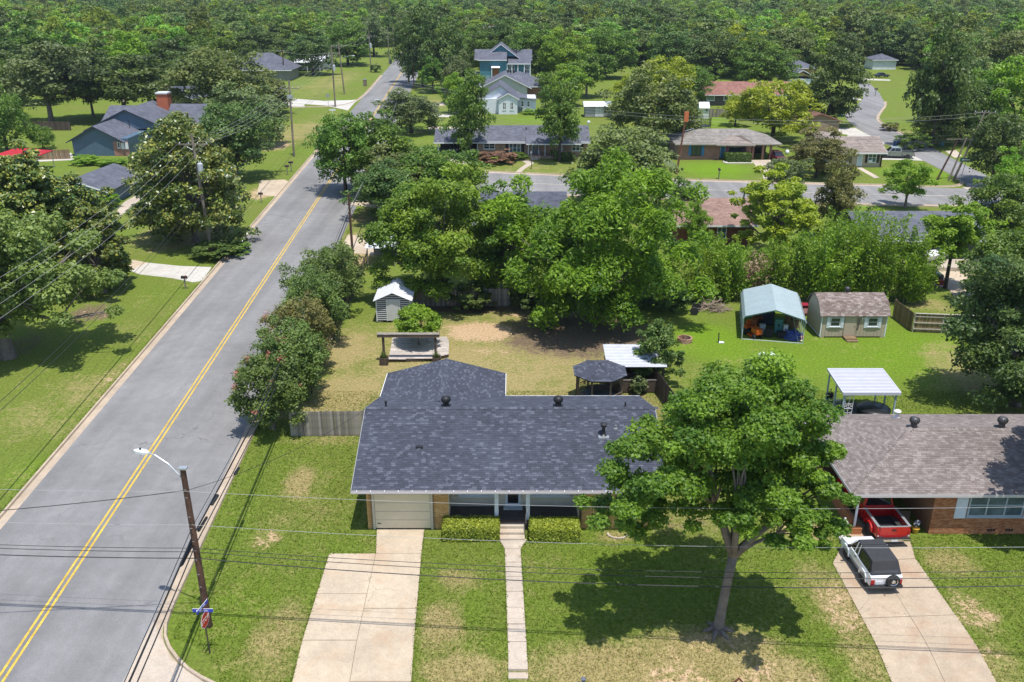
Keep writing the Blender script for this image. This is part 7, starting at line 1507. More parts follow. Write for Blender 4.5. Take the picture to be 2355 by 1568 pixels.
for a in (1068, 1110, 1155, 1282): pipe_vent(rf, X(a), 8.4, 5.7, .7, .18)
t, p, k = house('two_storey_house', 'teal two storey house with white porch posts behind grey roofs', *c1(745, 640)); x0 = c1(745, 0)[0]; X = lambda c: (c1(c, 0)[0] - x0) * k
wallbox(t, 0, X(1060), 0, 12, 7.6, LAP_T); wallbox(t, X(1060), X(1330), 3, 12, 6.0, LAP_T); MB().box(-.02, X(1062), -.04, -.002, 0, 3.4).build('lower_siding', lapped('pale_teal_siding', (.2, .33, .38), .2), t)
MB().slab([(-.6, -.6, 7.7), (X(1062), -.6, 7.7), (X(1062), 5, 9.6), (-.6, 5, 9.6)], .15).build('front_roof', RS_BLUE, t); gable(t, X(800), X(1180), 4.8, 16, 8.3, 11.6, 'y', RS_BLUE, .6, wall=LAP_T); gable(t, -1.5, X(1350), 9, 18, 7.4, 9.6, 'x', RS_BLUE, .6, wall=LAP_T); MB().slab([(X(1075), 1.0, 6.6), (X(1345), 1.0, 6.6), (X(1345), 9, 8.6), (X(1075), 9, 8.6)], .15).build('porch_roof', RS_BLUE, t); MB().box(-.6, X(1062), -.68, -.61, 7.45, 7.68).build('fascia', WHITE, t)
MB().box(X(1065), X(1340), .9, 1.05, 6.3, 6.55).build('porch_beam', WHITE, t)
for a in (1066, 1120, 1190, 1265, 1335): MB().box(X(a) - .12, X(a) + .12, 1.1, 1.35, 0, 6.3).build('porch_post', WHITE, t)
MB().box(X(1065), X(1340), .95, 3, 3.0, 3.25).build('balcony_floor', WHITE, t); window(t, X(1072), X(1112), 3.6, 5.8, 3, WHITE, GLASS, 2, 2, .15); window(t, X(1120), X(1150), 3.6, 5.8, 3, WHITE, GLASS, 1, 2, .15); window(t, X(1270), X(1325), 3.6, 5.8, 3, WHITE, GLASS, 2, 2, .15)
dd = MB().box(X(897), X(970), -.14, -.05, 2.6, 5.4).build('timber_door', M('orange_cedar', (.3, .11, .035), .7, .3, 2), t); MB().slab([(X(880), -1.6, 5.6), (X(980), -1.6, 5.6), (X(980), -.05, 6.0), (X(880), -.05, 6.0)], .12).build('door_canopy', WHITE, t); MB().box(X(882), X(890), -1.5, -1.3, .5, 5.5).build('canopy_post', WHITE, t); MB().box(-3.5, -.4, 1, 8, 3.5, 3.8).build('left_porch_roof', RS_BLUE, t)
for y in (1.2, 4, 7.5): MB().box(-3.3, -3.05, y, y + .25, 0, 3.48).build('left_porch_post', WHITE, t)
# 7-9 houses backing on the cross street
def back_house(name, label, pxl, pxr, ey, ry, wallm, roofm, base_y, dp=9.5, wins=()):
    b = g((pxl + pxr) / 2, base_y); Y = b.y; k = depth(Y, 2.8) / FPX; xl = (pxl - 1177) * k; w_ = (pxr - pxl) * k; t = thing(name, label, 'house', (xl, Y, 0)); wallbox(t, 0, w_, 0, dp, 2.75, wallm); r = gable(t, 0, w_, 0, dp, 2.85, zat(ry, Y + dp / 2), 'x', roofm, .6, wall=wallm)
    for (a, b_, z0, z1_) in wins: window(t, (a - pxl) * k, (b_ - pxl) * k, z0, z1_, 0, WHT, GLASS_BLUE, 2, 2, .1)
    return t, r, k, Y
t, r, k, Y = back_house('slate_roof_house', 'house with dark slate roof mostly hidden behind the central trees', 1090, 1300, 490, 440, FB_TAN, RS_DARK, 560); pipe_vent(r, 5.2, 4.0, 4.6, .5, .14); pipe_vent(r, 5.7, 4.0, 4.6, .4, .14)
t, r, k, Y = back_house('pink_roof_house', 'dark red brick house with pinkish brown roof behind the bamboo', 1560, 1735, 515, 455, FB_DARK, RS_PINK, 566, wins=((1650, 1672, .9, 2.3),)); pipe_vent(r, 8.4, 4.6, 4.7, .7, .09)
t, r, k, Y = back_house('dark_roof_house', 'dark green walled house with slate roof behind the thin right tree', 1985, 2268, 535, 485, M('dark_green_wall', (.035, .05, .045), .7, .1, 2), RS_BLUE, 603); pipe_vent(r, 2.2, 5.0, 4.5, .5, .16); MB().box(2, 14, -3.2, -.05, 0, .4).build('rear_terrace', CONC_W, t)
# 10 slate blue gabled house on the left
c4h = crop(180, 280, 2.636)
t, p, k = house('gabled_house', 'slate blue gabled house with brick chimney on the left', *c4h(115, 495)); x0 = c4h(115, 0)[0]; X = lambda c: (c4h(c, 0)[0] - x0) * k
wallbox(t, 0, X(555), 0, 9, 3.0, LAP_B); MB().box(X(436), X(555), -.06, -.004, .05, 2.5).build('brick_facing', FB_RED, t); gable(t, 0, X(500), 0, 11, 2.9, 5.2, 'y', RS_BLUE, .8, wall=LAP_B, fas=M('navy_fascia', (.03, .04, .06), .6, .1, 2)); wallbox(t, -2, X(880), 9, 18, 3.0, LAP_B); gable(t, -1, X(730), 9, 22, 3.4, 6.8, 'y', RS_BLUE, .6, wall=LAP_B, fas=M('navy_fascia', (.03, .04, .06))); gable(t, -2.5, X(640), 19, 29, 3.3, 5.6, 'x', RS_BLUE, .6, wall=LAP_B); gable(t, X(640), X(930), 13, 24, 3.2, 6.6, 'x', RS_BLUE, .6, wall=LAP_B)
MB().slab([(-2.2, 11, 2.7), (X(330), 11, 2.7), (X(330), 19, 3.6), (-2.2, 19, 3.6)], .12).build('porch_roof', RS_DARK, t)
for x in (-2, 1.5, 5): MB().box(x, x + .15, 11.2, 11.35, 0, 2.6).build('porch_post', WHT, t)
ch = MB().box(X(478), X(575), 20, 22, 3, 8.2).build('chimney', M('orange_chimney_brick', (.42, .12, .06), .9, .2, 3), t); MB().box(X(474), X(579), 19.85, 22.15, 8.21, 8.5).build('chimney_cap', WHT, ch)
for a in (500, 530): MB().box(X(a), X(a) + .55, -.2, -.065, 1.2, 2.3).build('meter_box', WHT, t, bevel=.02)
window(t, X(470), X(490), 1.4, 2.4, -.05, WHITE, GLASS, 1, 1, .08); pipe_vent(t, X(520), 3.5, 4.3, 1.4, .06)
t, p, k = house('grey_gable_house', 'grey sided gabled house behind the slate blue house', *c4h(690, 190)); wallbox(t, 0, 12, 0, 12, 3.2, LAP_G); gable(t, 0, 13.5, 0, 14, 3.0, 5.9, 'y', RS_DARK, .8, wall=LAP_G); window(t, 2.0, 3.6, 1.3, 2.6, 0, WHITE, GLASS, 2, 1, .12); window(t, 10.0, 11.6, 1.3, 2.6, 0, WHITE, GLASS, 2, 1, .12); MB().slab([(-2, 14, 3.5), (9, 14, 3.5), (9, 22, 4.4), (-2, 22, 4.4)], .15).build('rear_roof', RS_DARK, t)
t, p, k = house('low_garage', 'low garage with dark blue shingle roof behind the big magnolia', 172, 478); gable(t, -3, 4.6, 0, 12, 2.4, 3.7, 'y', RS_BLUE, .5, wall=LAP_B); wallbox(t, -3, 4.4, .1, 12, 2.3, LAP_B)
t, p, k = house('grey_hip_house', 'house with large grey hip roof behind the left lawn trees', 555, 186); wallbox(t, 0, 15, 0, 12, 3, LAP_G); hip(t, -2, 15, 0, 13, 3.2, 7.8, RS_BLUE, .8, right=True)
t, p, k = house('open_carport', 'white roofed open carport beside the distant left lawn', 676, 165); MB().slab([(0, 0, 3.0), (9, 0, 3.0), (9, 7, 3.5), (0, 7, 3.5)], .2).build('roof_sheet', WHT, t)
for x, y in ((.2, .2), (4.4, .2), (8.6, .2), (.2, 6.6), (8.6, 6.6)): MB().box(x, x + .2, y, y + .2, 0, 2.95).build('post', WHT, t)
wallbox(t, -1, 10, 7.2, 14, 3.2, WHT); gable(t, -1, 10, 7.2, 14, 3.3, 4.6, 'x', WHT, .5)
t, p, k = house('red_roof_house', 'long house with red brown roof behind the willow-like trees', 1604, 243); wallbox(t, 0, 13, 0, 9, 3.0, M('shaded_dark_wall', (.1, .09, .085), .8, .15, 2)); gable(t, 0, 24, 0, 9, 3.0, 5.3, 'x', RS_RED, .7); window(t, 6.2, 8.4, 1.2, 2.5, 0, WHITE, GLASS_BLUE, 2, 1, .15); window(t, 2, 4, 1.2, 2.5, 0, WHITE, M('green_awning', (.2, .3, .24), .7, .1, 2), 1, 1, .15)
t, p, k = house('distant_grey_house', 'distant pale grey roof left of the winding street, upper one', 1800, 180); wallbox(t, 0, 10, 0, 8, 3, M('orange_wall', (.4, .26, .12), .8, .1, 2)); hip(t, 0, 10, 0, 9, 3.1, 5.2, RS_BLUE, .6)
t, p, k = house('distant_grey_house', 'distant pale grey roof left of the winding street, lower one', 1805, 203); wallbox(t, 0, 8, 0, 8, 2.6, LAP_W); gable(t, 0, 9, 0, 9, 2.8, 5.0, 'y', RS_BLUE, .6)
t, p, k = house('distant_grey_house', 'distant grey hip roof among trees right of the winding street', 2165, 212); wallbox(t, 0, 9, 0, 9, 2.8, TAN_W); hip(t, 0, 10, 0, 9, 3.0, 5.4, RS_BLUE, .6)
t, p, k = house('distant_pale_house', 'distant house with pale walls at the end of the winding street', 2005, 160); wallbox(t, 0, 8, 0, 8, 3.2, LAP_W); hip(t, 0, 8, 0, 8, 3.2, 5, RS_BLUE, .5); t, p, k = house('distant_brown_house', 'tan roofed house barely visible behind the teal house', 1100, 185); t.location.y += 40; wallbox(t, 0, 22, 0, 9, 3, TAN_W); gable(t, 0, 24, 0, 9, 3, 5.6, 'x', RS_TAN, .6)
# small sheds
t, p, k = house('metal_shed', 'white striped metal shed with double doors on the far lawn', 1344, 270); t['category'] = 'shed'; w_ = 64 * k; MB().box(.1, w_ - .1, .1, 3.6, .1, 2.4).build('wall', SHED_D, t)
for i in range(8):
    z = .2 + i * .28
    for a, b in ((.05, w_ * .36), (w_ * .68, w_ - .05)): MB().box(a, b, .03, .09, z, z + .13).build('siding_rib', SHED_W, t)
for a in (.37, .525): MB().box(w_ * a, w_ * (a + .15), .0, .09, .15, 2.25).build('door', SHED_W, t)
MB().slab([(-.3, -.4, 2.4), (w_ + .3, -.4, 2.4), (w_ + .3, 1.9, 3.3), (-.3, 1.9, 3.3)], .06).build('roof_sheet', SHED_W, t); MB().slab([(w_ + .3, 4.1, 2.4), (-.3, 4.1, 2.4), (-.3, 1.9, 3.3), (w_ + .3, 1.9, 3.3)], .06).build('roof_sheet', SHED_W, t)
t, p, k = house('garden_shed', 'tiny white garden shed at the back of the bright lawn', *z4(550, 362)); t['category'] = 'shed'; MB().box(0, 2.1, 0, 2, 0, 2.6).build('wall', LAP_W, t); gable(t, 0, 2.1, 0, 2, 2.6, 3.6, 'x', WHT, .2, .08); window(t, 1.3, 1.8, 1.6, 2.2, 0, WHT, GLASS, 1, 1, .06)
p = g(*z4(600, 560)); t = thing('trampoline', 'trampoline with dark safety net behind the blue shuttered house', 'trampoline', (p.x, p.y + 4, 0)); rr = 2.4
for kk in range(8): aa = kk * PI / 4; MB().tube([(rr * math.cos(aa), rr * math.sin(aa), 0), (rr * math.cos(aa), rr * math.sin(aa), 2.6)], .05, 5).build('pole', BLACK, t)
MB().lathe([(rr, .85), (rr * .98, .9), (.02, .9)], 20).build('mat', BLACK, t); q = MB()
for kk in range(48):
    aa = kk * PI / 24; q.tube([(rr * math.cos(aa), rr * math.sin(aa), .9), (rr * math.cos(aa), rr * math.sin(aa), 2.55)], .025, 3)
for z in (1.4, 1.9, 2.5): q.tube([(rr * math.cos(kk * PI / 12), rr * math.sin(kk * PI / 12), z) for kk in range(25)], .025, 3, False)
stuff(q.build('net', BLACK, t))
p = g(*z4(983, 362)); t = thing('play_ball', 'orange ring toy on the bright lawn beside the weathered fence', 'toy', p); q = MB(); q.tube([(.55 * math.cos(kk * PI / 8), 0, .65 + .55 * math.sin(kk * PI / 8)) for kk in range(17)], .2, 8, False); q.build('ring', M('orange_plastic', (.55, .2, .06), .4, .1, 3), t, smooth=True); MB().lathe([(.3, -.03), (.3, .03)], 12, (0, 0, .65), 'y').build('centre', M('yellow_plastic', (.6, .4, .1), .4, .1, 3), t)
p = g(40, 398); t = thing('red_canopy', 'red fabric canopy beside the big magnolia at the left edge', 'canopy', (p.x - 3.5, p.y, 0)); RC = M('red_canvas', (.36, .012, .02), .7, .15, 2); hip(t, 0, 7.2, 0, 5, 2.7, 3.5, RC, .1, RC)
for x, y in ((.1, .1), (7, .1), (.1, 4.9), (7, 4.9)): MB().box(x, x + .1, y, y + .1, 0, 2.6).build('post', GALV, t)
MB().box(.2, 3.0, 1, 4, 0, 2.2).build('side_curtain', RC, t)
p = g(*z4(1795, 860)); t = thing('gas_tank', 'white domed tank behind the brick house drive', 'tank', p); t.scale = (.5, .5, .5); MB().lathe([(.5, 0), (.7, .3), (.75, .8), (.6, 1.3), (.25, 1.55), (.02, 1.6)], 16).build('body', WHITE, t, smooth=True); MB().lathe([(.12, 1.58), (.12, 1.75)], 8).build('valve_cap', GALV, t)
p = g(985, 75); t = wthing('flag', 'red and white striped flag far off among trees', 'flag', (p.x, 330, 0)); x = (1112 - 1177) / FPX * depth(330, 12); MB().tube([(x, 330, 0), (x, 330, 14.6)], .12, 6).build('mast', GALV, t)
for i in range(5): MB().box(x + .1, x + 4.2, 330 - .04, 330 + .04, 12.1 + i * .42, 12.5 + i * .42).build('stripe', M('flag_red', (.4, .03, .05), .7, .1, 2) if i % 2 == 0 else WHT, t)
# ------------------------------------------------------------------ trees
L_OAK = LEAF('oak_leaf', (.05, .115, .018), (.21, .32, .042), .3, .16, .012)
L_DARK = LEAF('dark_evergreen_leaf', (0.050, 0.097, 0.024), (0.147, 0.206, 0.042), .22, .16, .014)
L_BRIGHT = LEAF('fresh_green_leaf', (0.127, 0.248, 0.021), (0.292, 0.425, 0.036), .35, .12, .012)
L_OLIVE = LEAF('olive_leaf', (0.093, 0.136, 0.035), (0.234, 0.266, 0.075), .25, .16, .016)
L_YELLOW = LEAF('yellow_green_leaf', (0.197, 0.258, 0.021), (0.428, 0.460, 0.036), .35, .12, .014)
L_GREYG = LEAF('grey_green_leaf', (0.083, 0.118, 0.041), (0.201, 0.248, 0.083), .2, .16, .012)
L_MAG = LEAF('magnolia_leaf', (0.053, 0.112, 0.021), (0.319, 0.307, 0.059), .12, .08, .01, .35, .5)
L_MAPLE = LEAF('maple_leaf', (.06, .135, .016), (.26, .39, .034), .35, .04, .006)
L_PECAN = LEAF('pecan_leaf', (.055, .14, .012), (.29, .46, .032), .38, .04, .005)
L_BAMB = LEAF('bamboo_leaf', (0.071, 0.147, 0.012), (0.307, 0.425, 0.029), .35, .12, .012)
L_CRAPE = LEAF('crape_leaf', (.06, .115, .025), (.2, .28, .06), .25, .1, .012)
L_PINK = LEAF('pink_flower', (0.3864, 0.0575, 0.088), (0.6325, 0.184, 0.1955), .2, .1, .01)
L_PURP = LEAF('purple_leaf', (0.139, 0.072, 0.044), (0.331, 0.177, 0.105), .2, .08, .01)
L_RUST = LEAF('rusty_leaf', (0.100, 0.112, 0.029), (0.248, 0.224, 0.065), .25, .1, .015)
L_FAR = LEAF('far_wood_leaf', (0.088, 0.159, 0.021), (0.271, 0.354, 0.042), .35, .5, .035)
BARK = M('grey_bark', (.16, .135, .115), .9, .35, 3, .5, fine=.3); BARK_D = M('dark_bark', (.06, .048, .04), .9, .35, 3, .5, fine=.3); DEADW = M('dead_grey_wood', (.3, .26, .24), .9, .2, 4)
def crown_geo(seed, R_, zc, rz_up, rz_dn, nc, nl, size, cl=(.17, .3), lump=.18, asp=.75, shell=.45, flat=.62, cone=0.0, droop=0.0, mag=0.0, lobes=None, up=.7):
    r_ = np.random.default_rng(seed)
    d = r_.normal(size=(nc, 3)); d /= np.linalg.norm(d, axis=1)[:, None]
    ph = r_.uniform(0, 6.28, 4); az = np.arctan2(d[:, 1], d[:, 0])
    env = 1 + lump * np.sin(2 * az + ph[0] + 2 * d[:, 2]) + lump * .8 * np.sin(3 * az + ph[1] - 3 * d[:, 2]) + lump * .5 * np.sin(5 * az + ph[2] + 4 * d[:, 2])
    rad = (shell + (1 - shell) * r_.random(nc) ** .6) * env
    C = d * rad[:, None]; C[:, 2] *= np.where(C[:, 2] > 0, rz_up, rz_dn); C[:, :2] *= R_
    if cone > 0:
        zz = (C[:, 2] + rz_dn) / (rz_up + rz_dn); C[:, :2] *= (1 - cone * np.clip(zz, 0, 1))[:, None]
    if lobes is not None:
        C[:, 2] += r_.normal(0, R_ * .04, nc)
    s = R_ * r_.uniform(cl[0], cl[1], nc) * (1 - .35 * np.clip(rad - .8, 0, 1))
    w = s ** 2; cnt = np.maximum((w / w.sum() * nl).astype(int), 4); idx = np.repeat(np.arange(nc), cnt); n = len(idx)
    q = r_.normal(size=(n, 3)); q /= np.linalg.norm(q, axis=1)[:, None]; fl = (q[:, 2] < -.1) & (r_.random(n) < .65); q[fl, 2] *= -1
    rr = (.55 + .5 * r_.random(n)) * (1 + .25 * np.sin(7 * q[:, 0] + idx) * np.sin(6 * q[:, 1] + 2 * idx))
    P_ = q * (s[idx] * rr)[:, None]; P_[:, 2] *= flat
    if droop: P_[:, 2] -= droop * (np.hypot(P_[:, 0], P_[:, 1]) / s[idx]) ** 2 * s[idx]
    pos = C[idx] + P_; pos[:, 2] += zc
    nn = q * .55 + np.array([0, 0, up]) + r_.normal(size=(n, 3)) * .55; nn /= np.linalg.norm(nn, axis=1)[:, None]
    tint = r_.normal(.42, .14, nc)[idx] + r_.normal(0, .13, n)
    if mag: tint = np.where(r_.random(n) < mag, r_.uniform(.7, 1, n), np.clip(tint * .55, 0, .5))
    C[:, 2] += zc
    return pos, nn, r_.uniform(.65, 1.3, n) * size, tint, C
def crown_mesh(name, asp, geo, mat):
    pos, nn, sz, tint, C = geo; return leaf_mesh(name, pos, nn, sz, asp, tint, mat)
def trunk_mesh(seed, h_fork, C, r0, nl=9, fork=None, bark=None, lean=(0, 0), spread=.5):
    r_ = random.Random(seed); mb = MB(); fx, fy = lean
    mb.tube([(0, 0, -.15), (r0 * .1, 0, .25), (fx * .5, fy * .5, h_fork * .55), (fx, fy, h_fork)], [r0 * 1.45, r0 * 1.05, r0 * .85, r0 * .75], 9)
    cs = [Vector(c) for c in C]; r_.shuffle(cs); cs = sorted(cs[:nl * 3], key=lambda v: -v.z)[:0] or cs[:nl]
    for c in cs:
        b = Vector((fx, fy, h_fork - r_.uniform(0, .15) * h_fork)); m = b.lerp(c, .5) + Vector((0, 0, -.06 * (c - b).length + r_.uniform(-.1, .1)))
        m2 = b.lerp(c, .25) + Vector((r_.uniform(-.1, .1), r_.uniform(-.1, .1), .04 * (c - b).length)); rr = r0 * r_.uniform(.34, .52)
        mb.tube([b, m2, m, c], [rr, rr * .75, rr * .5, rr * .14], 6)
        for k in range(2):
            o = cs[r_.randrange(len(cs))]; e = m.lerp(c, .3) + Vector((r_.gauss(0, 1), r_.gauss(0, 1), r_.gauss(.4, .5))).normalized() * (c - b).length * .35; mb.tube([m, m.lerp(e, .5) + Vector((0, 0, .1)), e], [rr * .45, rr * .3, rr * .08], 5)
    me = mb.mesh('trunk', smooth=True); return me
# ---- shared forms, nominally 10 m tall and 10 m wide
FORM = {}
def form(key, seed, nl=10000, size=.27, zc=5.4, up=4.6, dn=3.9, R_=5.0, nc=75, fork=2.6, r0=.3, limbs=9, asp=.75, bark=None, **kw):
    geo = crown_geo(seed, R_, zc, up, dn, nc, nl, size, asp=asp, **kw); cm = crown_mesh('crown', asp, geo, None); tm = trunk_mesh(seed, fork, geo[4], r0, limbs); tm.materials.append(bark or BARK_D); FORM.setdefault(key, []).append((cm, tm))
for s in (11, 12, 13): form('round', s, nl=15000, size=.24, nc=95, shell=.5, zc=5.2, dn=4.4)
for s in (21, 22): form('open', s, nl=11000, nc=85, zc=6.0, up=4.0, dn=3.1, fork=3.2, lump=.24, cl=(.16, .28), limbs=14, bark=BARK)
for s in (31, 32): form('tall', s, zc=5.6, up=4.5, dn=4.2, lump=.28, nc=85, cone=.25, shell=.4)
for s in (41,): form('cone', s, nl=9000, zc=4.6, up=5.6, dn=4.2, nc=90, cone=.62, shell=.35, lump=.12, cl=(.14, .24))
for s in (51, 52): form('feather', s, nl=8000, nc=95, size=.2, asp=1.5, cl=(.12, .24), lump=.25, flat=.9, droop=.35, zc=5.2)
for s in (61,): form('bush', s, nl=5000, zc=4.3, up=5.4, dn=4.2, nc=55, size=.42, fork=1.0, r0=.2, shell=.6, lump=.12, limbs=5)
for s in (71, 72): form('maglike', s, nl=8000, nc=90, size=.4, asp=.8, cl=(.12, .22), lump=.24, cone=.3, mag=.42, zc=5.0, up=5.0, dn=4.6)
_tn = [0]
def tree(label, cx, by, ty, wpx, kind='round', mat=None, name='tree', var=None, bark=None, dz=1.0):
    b = g(cx, by); h = max(zat(ty, b.y), 1.0); w = wpx * depth(b.y, h * .6) / FPX; _tn[0] += 1; k = _tn[0]
    fm = FORM[kind]; cm, tm = fm[(var if var is not None else k) % len(fm)]
    t = thing(name, label, 'bush' if kind == 'bush' or name.endswith('bush') else 'tree', b, (k * 2.399) % 6.283); t.scale = (w / 10 * 1.0, w / 10 * 1.0, h / 10)
    o = obj('crown', cm, mat or L_OAK, t)
    if len(cm.materials) == 0: cm.materials.append(mat or L_OAK)
    o.material_slots[0].link = 'OBJECT'; o.material_slots[0].material = mat or L_OAK
    obj('trunk', tm, bark or tm.materials[0], t); return t
# obj() needs a slot to exist on the shared crown meshes
for v in FORM.values():
    for cm, tm in v: cm.materials.append(L_OAK)
# ---- the maple on the front lawn
b = g(1650, 1450); hero = thing('shade_tree', 'large broad leaved tree on the front lawn between the two near houses', 'tree', b); hero.scale = (1.04, 1.04, 1.0)
gs = [crown_geo(110 + i, r, z, h, h, n, int(k * 1.5), .11, cl=(.16, .3), lump=.1 if i == 1 else .22, shell=.3, asp=.78, up=.6) + (x, y) for i, (x, y, z, r, h, n, k) in enumerate(((.6, .3, 11.0, 3.3, 2.6, 44, 18000), (-3.9, -.2, 7.8, 2.5, 2.8, 36, 13000), (3.2, .3, 8.0, 2.0, 2.9, 32, 12000), (-.6, .9, 8.4, 3.2, 2.4, 38, 15000), (.6, 3.0, 9.2, 3.0, 2.8, 32, 12000), (1.2, -2.0, 7.9, 2.2, 1.8, 20, 8000), (3.6, .4, 5.6, 1.3, 1.1, 12, 3500), (1.9, 1.4, 8.0, 2.3, 2.4, 20, 8000)))]
def sh(a, q): return a + np.array([q[5], q[6], 0])
geo = (np.concatenate([sh(q[0], q) for q in gs]), np.concatenate([q[1] for q in gs]), np.concatenate([q[2] for q in gs]), np.concatenate([q[3] for q in gs]), np.concatenate([sh(q[4], q) for q in gs]))
obj('crown', crown_mesh('crown', .72, geo, L_MAPLE), L_MAPLE, hero)
mb = MB(); mb.tube([(0, 0, -.2), (.02, .02, .25), (.1, .0, 1.6), (.22, .05, 3.0), (.36, .1, 4.2)], [.4, .25, .21, .2, .21], 12)
fk = Vector((.36, .1, 4.15)); CC = [Vector(c) for c in geo[4]]; rnd = random.Random(5)
for (dx, dy, dz, r) in ((-1.0, .3, 2.6, .2), (1.6, .2, 1.7, .19), (.2, 1.4, 3.2, .18), (-.2, -.8, 3.0, .15), (1.9, .4, .9, .09)):
    m = fk + Vector((dx, dy, dz)); mb.tube([fk, fk.lerp(m, .5) + Vector((0, 0, .12)), m], [r * 1.1, r * .9, r * .75], 9); near = sorted(CC, key=lambda c: (c - m - Vector((dx, dy, dz)) * .8).length)[:9]
    for c in near: q = m.lerp(c, .5) + Vector((rnd.uniform(-.2, .2), rnd.uniform(-.2, .2), .15)); mb.tube([m, q, c], [r * .55, r * .32, r * .08], 6)
for k in range(6): aa = k * 1.05; mb.tube([(.2 * math.cos(aa), .2 * math.sin(aa), .2), (.5 * math.cos(aa), .5 * math.sin(aa), .02), (.85 * math.cos(aa), .85 * math.sin(aa), -.06)], [.13, .09, .03], 6)
mb.build('trunk', BARK, hero, smooth=True)
# ---- flowering shrubs along the verge
def shrub(label, cx, by, ty, wpx, seed, pink=0, mat=L_CRAPE, nl=9000):
    b = g(cx, by); h = zat(ty, b.y); w = wpx * depth(b.y, h * .5) / FPX; t = thing('crape_myrtle', label, 'shrub', b)
    geo = crown_geo(seed, w / 2, h * .56, h * .44, h * .46, 90, int(nl * 1.5), .12, cl=(.15, .27), lump=.2, shell=.45, asp=.8, flat=1.0, up=.6); obj('crown', crown_mesh('crown', .8, geo, mat), mat, t)
    mb = MB(); r_ = random.Random(seed)
    for k in range(7): aa = k * .9; c = geo[4][r_.randrange(len(geo[4]))]; mb.tube([(.12 * math.cos(aa), .12 * math.sin(aa), -.05), (.3 * math.cos(aa), .3 * math.sin(aa), h * .3), tuple(c)], [.07, .05, .015], 6)
    mb.build('trunk', BARK, t)
    if pink:
        pos, nn = [], []; r2 = np.random.default_rng(seed); sel = geo[4][np.argsort(-geo[4][:, 2] + r2.normal(0, h * .25, len(geo[4])))[:pink]]
        for c in sel:
            o = c + np.array([r2.normal(0, .2) - w * .04, r2.normal(0, .2) - .35, w * .1]); pos.append(o + r2.normal(0, .13, (26, 3))); nn.append(r2.normal(size=(26, 3)) + np.array([0, 0, .6]))
        pos = np.concatenate(pos); nn = np.concatenate(nn); nn /= np.linalg.norm(nn, axis=1)[:, None]; obj('flowers', leaf_mesh('flowers', pos, nn, np.full(len(pos), .075), .7, r2.random(len(pos)), L_PINK), L_PINK, t)
    return t
shrub('crape myrtle with pink flowers beside the grey picket fence, nearest of the row', 628, 985, 822, 178, 201, 9, nl=12000)
shrub('dense dark shrub second in the verge row, just past the pink flowered one', 678, 920, 748, 172, 202, 2, nl=11000); shrub('olive tinged shrub third in the verge row along the street', 700, 850, 690, 168, 203, 0, LEAF('olive_crape_leaf', (0.116, 0.124, 0.035), (0.292, 0.266, 0.075), .25, .08, .012)); shrub('dark shrub fourth in the verge row along the street', 728, 788, 630, 160, 204, 0); shrub('tall dark shrub fifth in the verge row, opposite the white shed', 752, 735, 575, 150, 205, 0); shrub('slim upright shrub last and farthest in the verge row', 790, 690, 560, 110, 206, 0, L_OLIVE, 6000)
shrub('dark upright shrub tree beside the tin roof shelter', 1505, 882, 742, 105, 207, 0, L_CRAPE, 9000); shrub('pale leaved low shrub beside the gazebo step', 1467, 905, 868, 40, 208, 0, L_GREYG, 1500)
# ---- central trees
def big_tree(label, cx, by, ty, wpx, seed, mat, nl=36000, size=.24, asp=.75, fork=.25, r0=.4, zlo=.12, bark=None, name='tree', **kw):
    b = g(cx, by); h = zat(ty, b.y); w = wpx * depth(b.y, h * .6) / FPX; t = thing(name, label, 'tree', b); lo = h * zlo; zc = lo + (h - lo) * .48
    geo = crown_geo(seed, w / 2, zc, (h - zc) * .95, (zc - lo), kw.pop('nc', 120), nl, size, asp=asp, **kw); obj('crown', crown_mesh('crown', asp, geo, mat), mat, t)
    tm = trunk_mesh(seed, h * fork, geo[4], r0, 16); obj('trunk', tm, bark or BARK, t); return t
big_tree('huge pecan tree with drooping bright leaves behind the dirt circle', 1378, 735, 372, 430, 301, L_PECAN, 73600, .156, 1.25, cl=(.12, .22), lump=.2, droop=.35, zlo=.06, flat=.8, shell=.4)
big_tree('broad dark green tree behind the white metal shed', 1010, 690, 392, 330, 302, LEAF('laurel_leaf', (.05, .125, .013), (.26, .38, .032), .3, .04, .006), 60800, .172, .9, zlo=.04, cl=(.12, .24))
big_tree('mid green tree filling the gap left of the pecan tree', 1175, 690, 430, 170, 303, L_OAK, 22400, .187, .8, zlo=.05)
big_tree('tall spreading tree at the left edge with a thick grey trunk on the lawn', 20, 822, 462, 440, 304, LEAF('gum_leaf', (0.116, 0.176, 0.044), (0.292, 0.354, 0.083), .3, .04, .006), 54400, .203, .8, fork=.3, r0=.55, zlo=.14, lump=.26, cl=(.12, .22), shell=.35)
big_tree('big magnolia with brownish leaves behind the spreading left tree', 95, 655, 340, 250, 305, L_MAG, 41600, .234, .85, zlo=.0, mag=.24, cl=(.12, .2), cone=.2, nc=230, shell=.55)
big_tree('lower magnolia at the drive, right of the big magnolia', 235, 672, 470, 170, 306, L_MAG, 24000, .218, .85, zlo=.0, mag=.22, cl=(.13, .22), cone=.2, nc=160, shell=.55)
big_tree('middle magnolia hiding most of the low garage', 165, 622, 405, 230, 314, L_MAG, 26000, .23, .85, zlo=.0, mag=.24, cl=(.12, .2), cone=.2, nc=200, shell=.55)
big_tree('magnolia behind the tall lamp pole left of the street', 450, 556, 268, 310, 307, L_MAG, 44800, .234, .85, zlo=.0, mag=.24, cl=(.12, .2), cone=.32, lump=.2, nc=230, shell=.55)
big_tree('dense dark oak overhanging the right end of the bright lawn', 2330, 930, 600, 330, 308, L_DARK, 57600, .156, .75, zlo=.05, shell=.4, lump=.22)
big_tree('lighter tree just above the dense oak at the right edge', 2335, 715, 520, 210, 309, L_OAK, 28800, .187, .8, zlo=.06)
